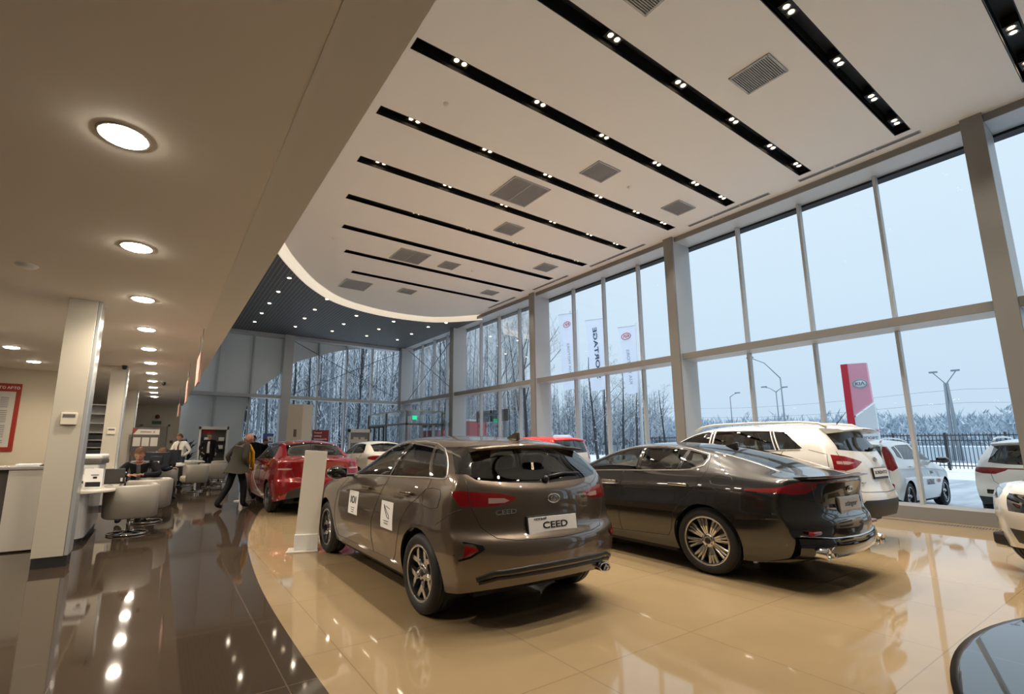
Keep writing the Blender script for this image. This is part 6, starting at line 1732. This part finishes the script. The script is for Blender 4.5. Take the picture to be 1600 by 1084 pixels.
def plant(x, y, h, lb, seed, m=None, pot=None, zb=0):
    rnd = random.Random(seed); t = empty('potted_plant', (x, y, zb), 0, lb, 'plant')
    MB().m(pot or pwm).lathe([(0, .02), (.15, .0), (.2, .38), (.18, .38), (.17, .34), (0, .34)], 24).build('pot', pot or pwm, t)
    m_ = MB().m(m or leaf)
    for k in range(46):
        a = rnd.uniform(0, 6.28); L_ = rnd.uniform(.35, .75)*h*.5; b = rnd.uniform(.2, 1.1); z = .35+rnd.uniform(0, h*.45)
        p0 = V((0, 0, z)); d = V((math.cos(a)*math.sin(b), math.sin(a)*math.sin(b), math.cos(b))); s_ = d.cross(V((0, 0, 1))).normalized()*.035
        q = [p0, p0+d*L_*.5+V((0, 0, .03)), p0+d*L_+V((0, 0, -.05))]
        m_._f(m_._v([q[0], q[1]-s_, q[2], q[1]+s_]), True)
    m_.tube([(0, 0, .3), (0, 0, .35+h*.45)], .015, 6); m_.build('foliage', m or leaf, t)
plant(6.35, 21.2, 1.7, 'green potted plant between the red saloon and the cream one', 4)
plant(1.05, 24.6, 2.0, 'dark slender plant behind the man in the white shirt', 6, mat('leaf_dark', (.012, .02, .012), .5), MT['trim_black'])
t = empty('blue_sign', (3.95, 22.5, 0), 0, 'small blue sign with a white square on a thin pole by the red saloon', 'sign')
MB().m(mat('sign_blue', (.08, .14, .42), .4)).box(-.22, .22, 0, .03, 1.45, 1.85, .004).build('panel', MT['sign_blue'], t)
MB().m(MT['sticker_white']).box(-.04, .2, -.006, 0, 1.5, 1.72).build('white_square', MT['sticker_white'], t); MB().m(MT['sign_blue']).box(.05, .11, -.009, -.006, 1.57, 1.64).build('sign_mark', MT['sign_blue'], t)
MB().m(MT['satin_metal']).tube([(0, .02, 0), (0, .02, 1.45)], .015).box(-.15, .15, -.15, .15, 0, .02).build('pole', MT['satin_metal'], t)
# price stand by the brown hatchback and another by the walking man
def info_panel(x, y, rz, lb, lean=.10, h=1.42):
    t = empty('price_stand', (x, y, 0), rz, lb, 'price stand', )
    MB().m(white_l).box(-.24, .16, -.14, .14, 0, .02, .004).build('foot', white_l, t)
    MB().m(pwm).box(-.155, .155, -.055, .055, .02, .22, .006).build('base_block', pwm, t)
    MB().m(white_l).box(-.15, .15, -.015, .015, 0, h-.2, .004, Matrix.Translation((0, 0, .2)) @ Matrix.Rotation(-lean*.3, 4, 'X') @ Matrix.Rotation(lean, 4, 'Y')).build('stand_panel', white_l, t)
    return t
info_panel(1.80, 6.93, math.radians(-18), 'leaning cream price stand in front of the brown hatchback wheel', .055, 1.34)
info_panel(1.95, 13.6, math.radians(40), 'small cream price stand beside the legs of the walking man', h=.95)
# hanging signs
for y, lb, z0, z1 in ((8.9, 'hanging pinkish sign panel under the low ceiling, nearest', 2.38, 2.86), (12.9, 'hanging sign panel under the low ceiling, second', 2.36, 2.9), (18.6, 'hanging sign panel under the low ceiling, farthest', 2.3, 2.7)):
    t = empty('hanging_sign', (.42, y, ZL), 0, lb, 'sign', 'hanging signs along the low ceiling edge')
    MB().m(mat('hang_pink', (.55, .30, .24), .4)).box(-.015, .015, -.42, .42, z0-ZL, z1-ZL, .003).build('panel', MT['hang_pink'], t)
    for yy in (-.33, .33): MB().m(MT['satin_metal']).tube([(0, yy, 0), (0, yy, z1-ZL)], .006, 6).build('rod', MT['satin_metal'], t)
# signs on the end wall
o = MB().m(mat('exit_green', (.03, .10, .04), .4)).box(-.40, -.03, YB-.05, YB, 2.33, 2.47, .004).build('exit_sign', MT['exit_green']); tag(o, 'dark green exit sign above the cream door', 'sign')
o = MB().m(mat('alarm_red', (.18, .03, .02), .4)).lathe([(0, .05), (.07, .05), (.1, .02), (.1, 0)], 24, Matrix.Translation((-.21, YB, 2.68)) @ Matrix.Rotation(PI/2, 4, 'X')).build('alarm_bell', MT['alarm_red']); tag(o, 'round dark red alarm bell above the exit sign', 'alarm bell')
o = MB().m(MT['alarm_red']).box(.40, .52, YB-.05, YB, 1.42, 1.54, .006).build('call_point', MT['alarm_red']); tag(o, 'small red fire call point right of the cream door', 'call point')

# turntable platform
t = empty('turntable', (5.1, -2.64, 0), 0, 'low round tiled turntable platform entering at the lower right corner', 'platform')
disc = tile_mat('tile_slate', (.030, .036, .044), (.033, .039, .047), (.10, .12, .14), 1.2, 1.2, .03, (.3, .5, 0), spec=1.)
MB().m(disc).lathe([(0, .045), (3.74, .045), (3.76, .04)], 128).build('tiled_top', disc, t)
MB().m(mat('edge_dark', (.02, .02, .022), .25, .6)).lathe([(3.76, .04), (3.80, .03), (3.80, 0)], 128).build('metal_edge', MT['edge_dark'], t)
MB().m(mat('ring_line', (.10, .12, .13), .4)).lathe([(3.22, .047), (3.235, .047)], 128).build('inlay_ring', MT['ring_line'], t)

# glass entrance lobby
t = empty('entrance_lobby', (11.4, 24.3, 0), 0, 'glass entrance lobby with dark sliding doors at the far right corner', 'lobby')
fr_ = mat('lobby_frame', (.16, .17, .17), .4); gl_ = MT['window_glass']
def LB(x0, x1, y0, y1, z0, z1, name, m): return MB().m(m).box(x0-11.4, x1-11.4, y0-24.3, y1-24.3, z0, z1, .004).build(name, m, t)
LB(10.25, 12.45, 21.9, 27.3, 3.05, 3.12, 'roof_pane', mat('lobby_roof', (.45, .50, .50), .2))
for x, y in ((10.25, 21.9), (10.25, 24.5), (10.25, 27.2), (12.3, 21.9)): LB(x, x+.08, y, y+.08, 0, 3.05, 'post', fr_)
LB(10.25, 10.33, 21.9, 27.3, 2.35, 2.45, 'rail', fr_); LB(10.25, 12.4, 21.9, 21.98, 2.35, 2.45, 'rail', fr_)
for y in (24.8, 25.5, 26.2, 26.9): LB(10.24, 10.30, y, y+.05, 0, 2.4, 'door_stile', MT['trim_black'])
LB(10.24, 10.30, 24.8, 26.95, 2.28, 2.36, 'door_head', MT['trim_black'])
LB(13.3-.0, 13.4, 21.6, 26.5, 2.35, 2.6, 'outer_head', MT['trim_black'])
for (a, b) in ((21.98, 24.5), (24.58, 27.2)):
    MB().m(gl_).quad((10.29-11.4, a-24.3, 0), (10.29-11.4, b-24.3, 0), (10.29-11.4, b-24.3, 3.05), (10.29-11.4, a-24.3, 3.05)).build('glass_wall', gl_, t)
MB().m(gl_).quad((10.3-11.4, 21.94-24.3, 0), (12.4-11.4, 21.94-24.3, 0), (12.4-11.4, 21.94-24.3, 3.05), (10.3-11.4, 21.94-24.3, 3.05)).build('glass_wall', gl_, t)
o = MB().m(mat('exit_bright', (.0, .3, .12), .4, emit=(.02, .75, .35), es=.9)).box(10.55, 10.8, 21.80, 21.85, 2.62, 2.82, .004).build('exit_sign', MT['exit_bright']); tag(o, 'bright green lit exit sign on the glass lobby', 'sign')
# A few small loose things in view
o = MB().m(MT['header_red']).box(13.6, 14.2, 24.4, 26.6, 0, 2.2).build('entrance_cladding', MT['header_red']); tag(o, 'red cladding slab outside the entrance seen through the lobby glass', 'cladding')
# ================================================================ people
skin = mat('skin', (.42, .22, .15), .5); hair_d = mat('hair_dark', (.03, .02, .014), .7, 0., .12); hair_b = mat('hair_brown', (.10, .055, .03), .7, 0., .12)
blk = mat('cloth_black', (.012, .012, .014), .8, 0., .12); navy = mat('cloth_navy', (.014, .018, .035), .8, 0., .12); khaki = mat('jacket_grey_green', (.05, .046, .036), .8, 0., .12)
shirt_g = mat('shirt_grey', (.13, .13, .14), .8, 0., .12); shirt_w = mat('shirt_white', (.62, .60, .56), .75, 0., .12); scarf = mat('scarf_yellow', (.55, .28, .01), .8, 0., .12); shoe = mat('shoe_black', (.01, .01, .01), .35)
tie_r = mat('tie_dark_red', (.10, .01, .012), .6); jeans = mat('jeans_dark', (.03, .04, .07), .8, 0., .12)
def person(loc, rz, J, mats, label, hair=None, extras=None, cat='person', scale=1.):
    """J: joint positions (facing +y). body is one skinned surface with head and hands."""
    root = empty('person', loc, rz, label, cat)
    names = ['pelvis', 'waist', 'chest', 'neck', 'head0']
    pts = [V(J[n]) for n in names]; par = [-1, 0, 1, 2, 3]; rad = [(.155, .13), (.15, .12), (.165, .125), (.056, .056), (.062, .066)]
    lab = ['legs', 'torso', 'torso', 'skin', 'skin']
    def add(p, pa, r, l): pts.append(V(p)); par.append(pa); rad.append(r); lab.append(l); return len(pts)-1
    for s in 'LR':
        a = add(J['sh'+s], 2, (.08, .08), 'arm'); a = add(J['el'+s], a, (.06, .06), 'arm'); b = add(J['wr'+s], a, (.044, .044), 'arm'); add(V(J['wr'+s])+(V(J['ha'+s])-V(J['wr'+s]))*.5, b, (.028, .034), 'skin')
        a = add(J['hi'+s], 0, (.088, .09), 'legs'); a = add(J['kn'+s], a, (.078, .08), 'legs'); b = add(J['an'+s], a, (.062, .066), 'legs')
        add(J['to'+s], b, (.04, .032), 'shoe')
    me = bpy.data.meshes.new('tmp'); me.from_pydata([tuple(p) for p in pts], [(p, i) for i, p in enumerate(par) if p >= 0], [])
    o = bpy.data.objects.new('tmp', me); C.objects.link(o)
    md = o.modifiers.new('sk', 'SKIN'); md.use_smooth_shade = True
    for i, r in enumerate(rad): me.skin_vertices[0].data[i].radius = r; me.skin_vertices[0].data[i].use_root = (i == 0)
    sb = o.modifiers.new('ss', 'SUBSURF'); sb.levels = 2; sb.render_levels = 2
    dg = bpy.context.evaluated_depsgraph_get(); m2 = bpy.data.meshes.new_from_object(o.evaluated_get(dg)); bpy.data.objects.remove(o); bpy.data.meshes.remove(me)
    mb = MB(); mb.bm.from_mesh(m2); bpy.data.meshes.remove(m2)
    ml = {'legs': mats['legs'], 'torso': mats['torso'], 'arm': mats['arm'], 'skin': skin, 'shoe': shoe}
    for k in ml: mb.m(ml[k])
    for f in mb.bm.faces:
        c = f.calc_center_median(); best = (9, 'torso')
        for i, p in enumerate(par):
            if p < 0: continue
            a, b = pts[p], pts[i]; ab = b-a; t = max(0, min(1, (c-a).dot(ab)/max(1e-9, ab.length_squared)))
            d = (c-(a+ab*t)).length/max(rad[i]); l = lab[i]
            if i == 3: l = 'torso' if t < .75 else 'skin'
            if i == 1: l = 'legs' if t < .35 else 'torso'
            if l == 'skin' and i > 4: l = 'arm' if t < .25 else 'skin'
            if l == 'shoe': l = 'shoe'
            if d < best[0]: best = (d, l)
        f.material_index = mb.mats.index(ml[best[1]]); f.smooth = True
    # head
    hd, fw = V(J['head']), V(J.get('face', (0, 1, -.1))).normalized()
    up = V(J.get('up', (0, 0, 1))); sd = fw.cross(up).normalized(); up = sd.cross(fw).normalized()
    T = Matrix.Identity(4)
    for i in range(3): T[i][0], T[i][1], T[i][2], T[i][3] = sd[i], fw[i], up[i], hd[i]
    mb.m(skin); n1, n2 = 18, 14; R_ = []
    for i in range(n2+1):
        th = PI*i/n2; row = []
        for j in range(n1):
            ph = 2*PI*j/n1; x = math.sin(th)*math.cos(ph); y = math.sin(th)*math.sin(ph); z = math.cos(th)
            w = .077*(1-.22*max(0, -z)**1.3); dpt = .095*(1-.10*max(0, -z)) if y > 0 else .098
            if z < -.55 and y < 0: dpt *= .72
            yy = y*dpt
            if y > .75 and abs(x) < .35: yy += .006*(1 if z < -.3 else 0)-.006*math.exp(-((z-.08)/.1)**2)
            row.append(mb.bm.verts.new(T @ V((x*w, yy, z*.122))))
        R_.append(row)
    for i in range(n2):
        for j in range(n1): mb._f([R_[i][j], R_[i+1][j], R_[i+1][(j+1) % n1], R_[i][(j+1) % n1]], True)
    mb.prism([(-.016, -.028), (.016, -.028), (.006, .02), (-.006, .02)], .086, .112, T @ Matrix.Rotation(-PI/2, 4, 'X') @ Matrix.Rotation(PI, 4, 'Z') if 0 else T @ frame((0, 0, 0), (-1, 0, 0), (0, 0, 1)), .005)   # nose
    for s in (-1, 1): mb.sphere((s*.078, -.005, -.005), .03, 8, 6, (.3, .6, 1), T)
    mb.m(MT['ink_black'])
    for s in (-1, 1): mb.sphere((s*.03, .087, .012), .010, 8, 6, (1.2, .5, .7), T)
    mb.m(mat('lips', (.25, .08, .07), .5)).box(-.022, .022, .084, .094, -.052, -.044, .002, T)
    # hands
    mb.m(skin)
    for s, sg in (('L', -1), ('R', 1)):
        w_, h_ = V(J['wr'+s]), V(J['ha'+s]); d = (h_-w_).normalized(); o1 = d.cross(V((0, 1, .01)))
        o1 = (o1 if o1.length > .1 else d.cross(V((0, 0, 1)))).normalized(); o2 = d.cross(o1)
        Th = Matrix.Identity(4)
        for i in range(3): Th[i][0], Th[i][1], Th[i][2], Th[i][3] = o1[i], o2[i], d[i], (w_+d*.02)[i]
        mb.box(-.014, .014, -.038, .038, 0, .085, .010, Th)
        for q, (yy, ln) in enumerate(((-.029, .065), (-.010, .075), (.010, .07), (.029, .055))):
            mb.tube([Th @ V(p) for p in ((0, yy, .08), (.006, yy, .08+ln*.5), (.022, yy, .08+ln))], [.0095, .0085, .006], 6)
        mb.tube([Th @ V(p) for p in ((0, -.034, .02), (.012, -.062, .05), (.02, -.068, .078))], [.011, .010, .007], 6)
    body = mb.build('body', None, root)
    if hair:
        h = MB().m(hair); R_ = []
        for i in range(9):
            th = PI*.60*i/8; row = []
            for j in range(n1):
                ph = 2*PI*j/n1; y = math.sin(th)*math.sin(ph)
                lim = th if y < .2 else min(th, PI*.60*.62)
                x = math.sin(lim)*math.cos(ph); yv = math.sin(lim)*math.sin(ph); z = math.cos(lim)
                row.append(h.bm.verts.new(T @ V((x*.089, yv*.112-.006, z*.138+.004))))
            R_.append(row)
        for i in range(8):
            for j in range(n1): h._f([R_[i][j], R_[i+1][j], R_[i+1][(j+1) % n1], R_[i][(j+1) % n1]], True)
        h.build('hair', hair, root)
    for e in (extras or []): e(root, T, J)
    root.scale = (scale,)*3
    return root
def stand(dx=0., **k):
    J = dict(pelvis=(0, 0, .96), waist=(0, .01, 1.12), chest=(0, .01, 1.34), neck=(0, 0, 1.50), head0=(0, .01, 1.55), head=(0, .02, 1.64),
             shL=(-.19, 0, 1.42), elL=(-.25, -.02, 1.14), wrL=(-.25, .06, .90), haL=(-.25, .09, .80), shR=(.19, 0, 1.42), elR=(.25, -.02, 1.14), wrR=(.25, .06, .90), haR=(.25, .09, .80),
             hiL=(-.10, 0, .88), knL=(-.11, .02, .49), anL=(-.11, -.01, .09), toL=(-.12, .15, .035), hiR=(.10, 0, .88), knR=(.11, .02, .49), anR=(.11, -.01, .09), toR=(.12, .15, .035))
    J.update(k); return J
def sit(**k):
    J = dict(pelvis=(0, 0, .52), waist=(0, .02, .68), chest=(0, .08, .92), neck=(0, .12, 1.07), head0=(0, .14, 1.12), head=(0, .17, 1.20),
             shL=(-.19, .08, .98), elL=(-.26, .22, .76), wrL=(-.16, .40, .80), haL=(-.12, .48, .79), shR=(.19, .08, .98), elR=(.26, .22, .76), wrR=(.16, .40, .80), haR=(.12, .48, .79),
             hiL=(-.11, .06, .50), knL=(-.14, .46, .50), anL=(-.14, .44, .10), toL=(-.14, .58, .035), hiR=(.11, .06, .50), knR=(.14, .46, .50), anR=(.14, .44, .10), toR=(.14, .58, .035))
    J.update(k); return J
def collar(root, T, J):
    c = V(J['neck']); MB().m(shirt_w).tube([c+V((.062*math.cos(a), .062*math.sin(a), -.035)) for a in [2*PI*k/16 for k in range(17)]], .014, 6, False).build('shirt_collar', shirt_w, root)
def front_strip(m, w, name, z0=None, z1=None):
    def f(root, T, J):
        a, b = V(J['neck']), V(J['pelvis']); n = 7; mb = MB().m(m); rows = []
        for i in range(n+1):
            t = i/n*.92; p = a.lerp(b, t); yo = interp([(0, .055), (.3, .125), (.6, .118), (1, .125)], t)
            ww = w*(.5+min(1, t*3)*.5)
            rows.append(mb._v([p+V((-ww, yo, -.03)), p+V((0, yo+.012, -.03)), p+V((ww, yo, -.03))]))
        for i in range(n):
            for k in range(2): mb._f([rows[i][k], rows[i][k+1], rows[i+1][k+1], rows[i+1][k]], True)
        mb.build(name, m, root)
    return f
def coat(m, z0, z1, flare, open_=.25, name='jacket'):
    """open jacket hanging round the trunk"""
    def f(root, T, J):
        pe, ch = V(J['pelvis']), V(J['chest']); mb = MB().m(m); n = 22; R_ = []
        for lv in range(7):
            t = lv/6; z = z1+(z0-z1)*t; c = ch.lerp(pe, min(1.2, t*1.15)); r = interp([(0, .19), (.5, .205), (1, .215+flare)], t); row = []
            for j in range(n+1):
                a = PI/2+open_+(2*PI-2*open_)*j/n
                row.append(V((c.x+r*1.05*math.cos(a), c.y+r*.82*math.sin(a)-.0+(.0), z+.015*math.sin(a*3))))
            R_.append(row)
        for side in (0, 1):
            vs = [mb._v([p+(V((c_, d_, 0)) if side else V()) for p, c_, d_ in [(p, -.012*math.copysign(1, p.x), 0) for p in row]]) for row in R_]
            for i in range(6):
                for j in range(n): mb._f([vs[i][j], vs[i][j+1], vs[i+1][j+1], vs[i+1][j]], True)
        mb.build(name, m, root)
    return f
# the walking man (facing right, head down towards the red car)
def scarf_f(root, T, J):
    n = V(J['neck']); mb = MB().m(scarf)
    mb.tube([n+V((.075*math.cos(a), .07*math.sin(a), -.02-.02*math.sin(a))) for a in [2*PI*k/16 for k in range(17)]], .03, 8, False)
    for dx, ln in ((.05, .62), (-.06, .5)):
        pts = [n+V((dx, .07, -.03)), n+V((dx*1.3, .16, -.2)), n+V((dx*1.4, .17, -.4)), n+V((dx*1.3, .17, -ln))]
        mb.tube(pts, [.035, .045, .045, .04], 8)
    mb.build('yellow_scarf', scarf, root)
def hood(root, T, J):
    n = V(J['neck']); MB().m(khaki).sphere((n.x, n.y-.09, n.z-.02), .12, 16, 10, (1.1, .55, .7)).build('hood', khaki, root)
person((1.52, 12.15, 0), math.radians(-62), stand(
    pelvis=(0, 0, .93), waist=(0, .03, 1.08), chest=(0, .09, 1.28), neck=(0, .16, 1.43), head0=(0, .20, 1.47), head=(0, .25, 1.545), face=(.1, 1, -.45),
    shL=(-.18, .09, 1.36), elL=(-.28, -.08, 1.13), wrL=(-.24, .03, .95), haL=(-.22, .07, .87), shR=(.18, .10, 1.36), elR=(.25, -.02, 1.10), wrR=(.22, .10, .92), haR=(.21, .13, .84),
    hiL=(-.10, .0, .86), knL=(-.12, -.10, .47), anL=(-.13, -.34, .10), toL=(-.14, -.19, .035), hiR=(.10, .02, .86), knR=(.12, .12, .48), anR=(.12, .12, .09), toR=(.12, .28, .035)),
    dict(torso=shirt_g, arm=khaki, legs=blk), 'bald man in a grey-green jacket and yellow scarf walking towards the red saloon', None,
    [coat(khaki, .78, 1.36, .09, .45), scarf_f, hood])
person((-.26, 11.45, 0), math.radians(170), sit(pelvis=(0, -.12, .50), waist=(0, -.05, .66), chest=(.0, .06, .88), neck=(0, .13, 1.02), head0=(0, .16, 1.07), head=(0, .20, 1.15), face=(0, 1, -.5),
    shL=(-.2, .06, .95), elL=(-.33, .15, .80), wrL=(-.14, .33, .80), haL=(-.06, .36, .80), shR=(.2, .06, .95), elR=(.33, .15, .80), wrR=(.12, .36, .80), haR=(.04, .39, .80)),
    dict(torso=shirt_g, arm=blk, legs=blk), 'brown-haired man in a black jacket sitting bent over the first desk', hair_b, [coat(blk, .50, .99, .05, .22)], scale=1.06)
person((-.12, 14.75, 0), math.radians(-75), sit(head=(0, .21, 1.18), face=(.2, 1, -.5)), dict(torso=navy, arm=navy, legs=navy), 'man in a navy suit sitting at the second desk, seen from his back right', hair_b, [collar, coat(navy, .5, .99, .02, .3)])
person((.25, 15.9, 0), math.radians(150), sit(head=(0, .22, 1.17), face=(0, 1, -.7)), dict(torso=blk, arm=blk, legs=blk), 'dark-haired person bent low behind the second monitor', hair_d, [coat(blk, .5, .99, .02, .3)])
person((.62, 19.6, 0), math.radians(140), stand(chest=(0, .05, 1.33), head=(0, .09, 1.63), face=(.25, 1, -.4), elL=(-.34, -.06, 1.16), wrL=(-.20, .02, 1.02), haL=(-.12, .04, .99), elR=(.26, .1, 1.15), wrR=(.14, .30, 1.04), haR=(.10, .38, 1.02)),
    dict(torso=shirt_w, arm=shirt_w, legs=jeans), 'standing man in a white shirt and dark red tie looking down at the desk', hair_b, [front_strip(tie_r, .03, 'tie')])
person((1.72, 22.8, 0), math.radians(168), stand(face=(.2, 1, -.2), elL=(-.31, .05, 1.16), wrL=(-.30, .22, .98), haL=(-.30, .29, .93), elR=(.30, .04, 1.16), wrR=(.20, .2, 1.0), haR=(.14, .26, .97)),
    dict(torso=blk, arm=blk, legs=blk), 'man in a black suit and pale shirt standing before the display stand', hair_b, [front_strip(shirt_w, .055, 'shirt_front'), coat(blk, .82, 1.44, .02, .32)], scale=1.05)
person((3.25, 21.6, 0), math.radians(160), stand(face=(.4, 1, -.2)), dict(torso=blk, arm=blk, legs=blk), 'dark-haired person in black standing behind the walking man', hair_d, [coat(blk, .8, 1.44, .03, .3)], scale=.98)
person((3.75, 22.6, 0), math.radians(200), stand(chest=(0, .10, 1.28), neck=(0, .16, 1.42), head0=(0, .2, 1.46), head=(0, .24, 1.53), face=(-.2, 1, -.5)), dict(torso=blk, arm=blk, legs=blk), 'second dark-clothed person leaning forward near the blue sign', hair_b, [coat(blk, .8, 1.38, .03, .3)], scale=.98)
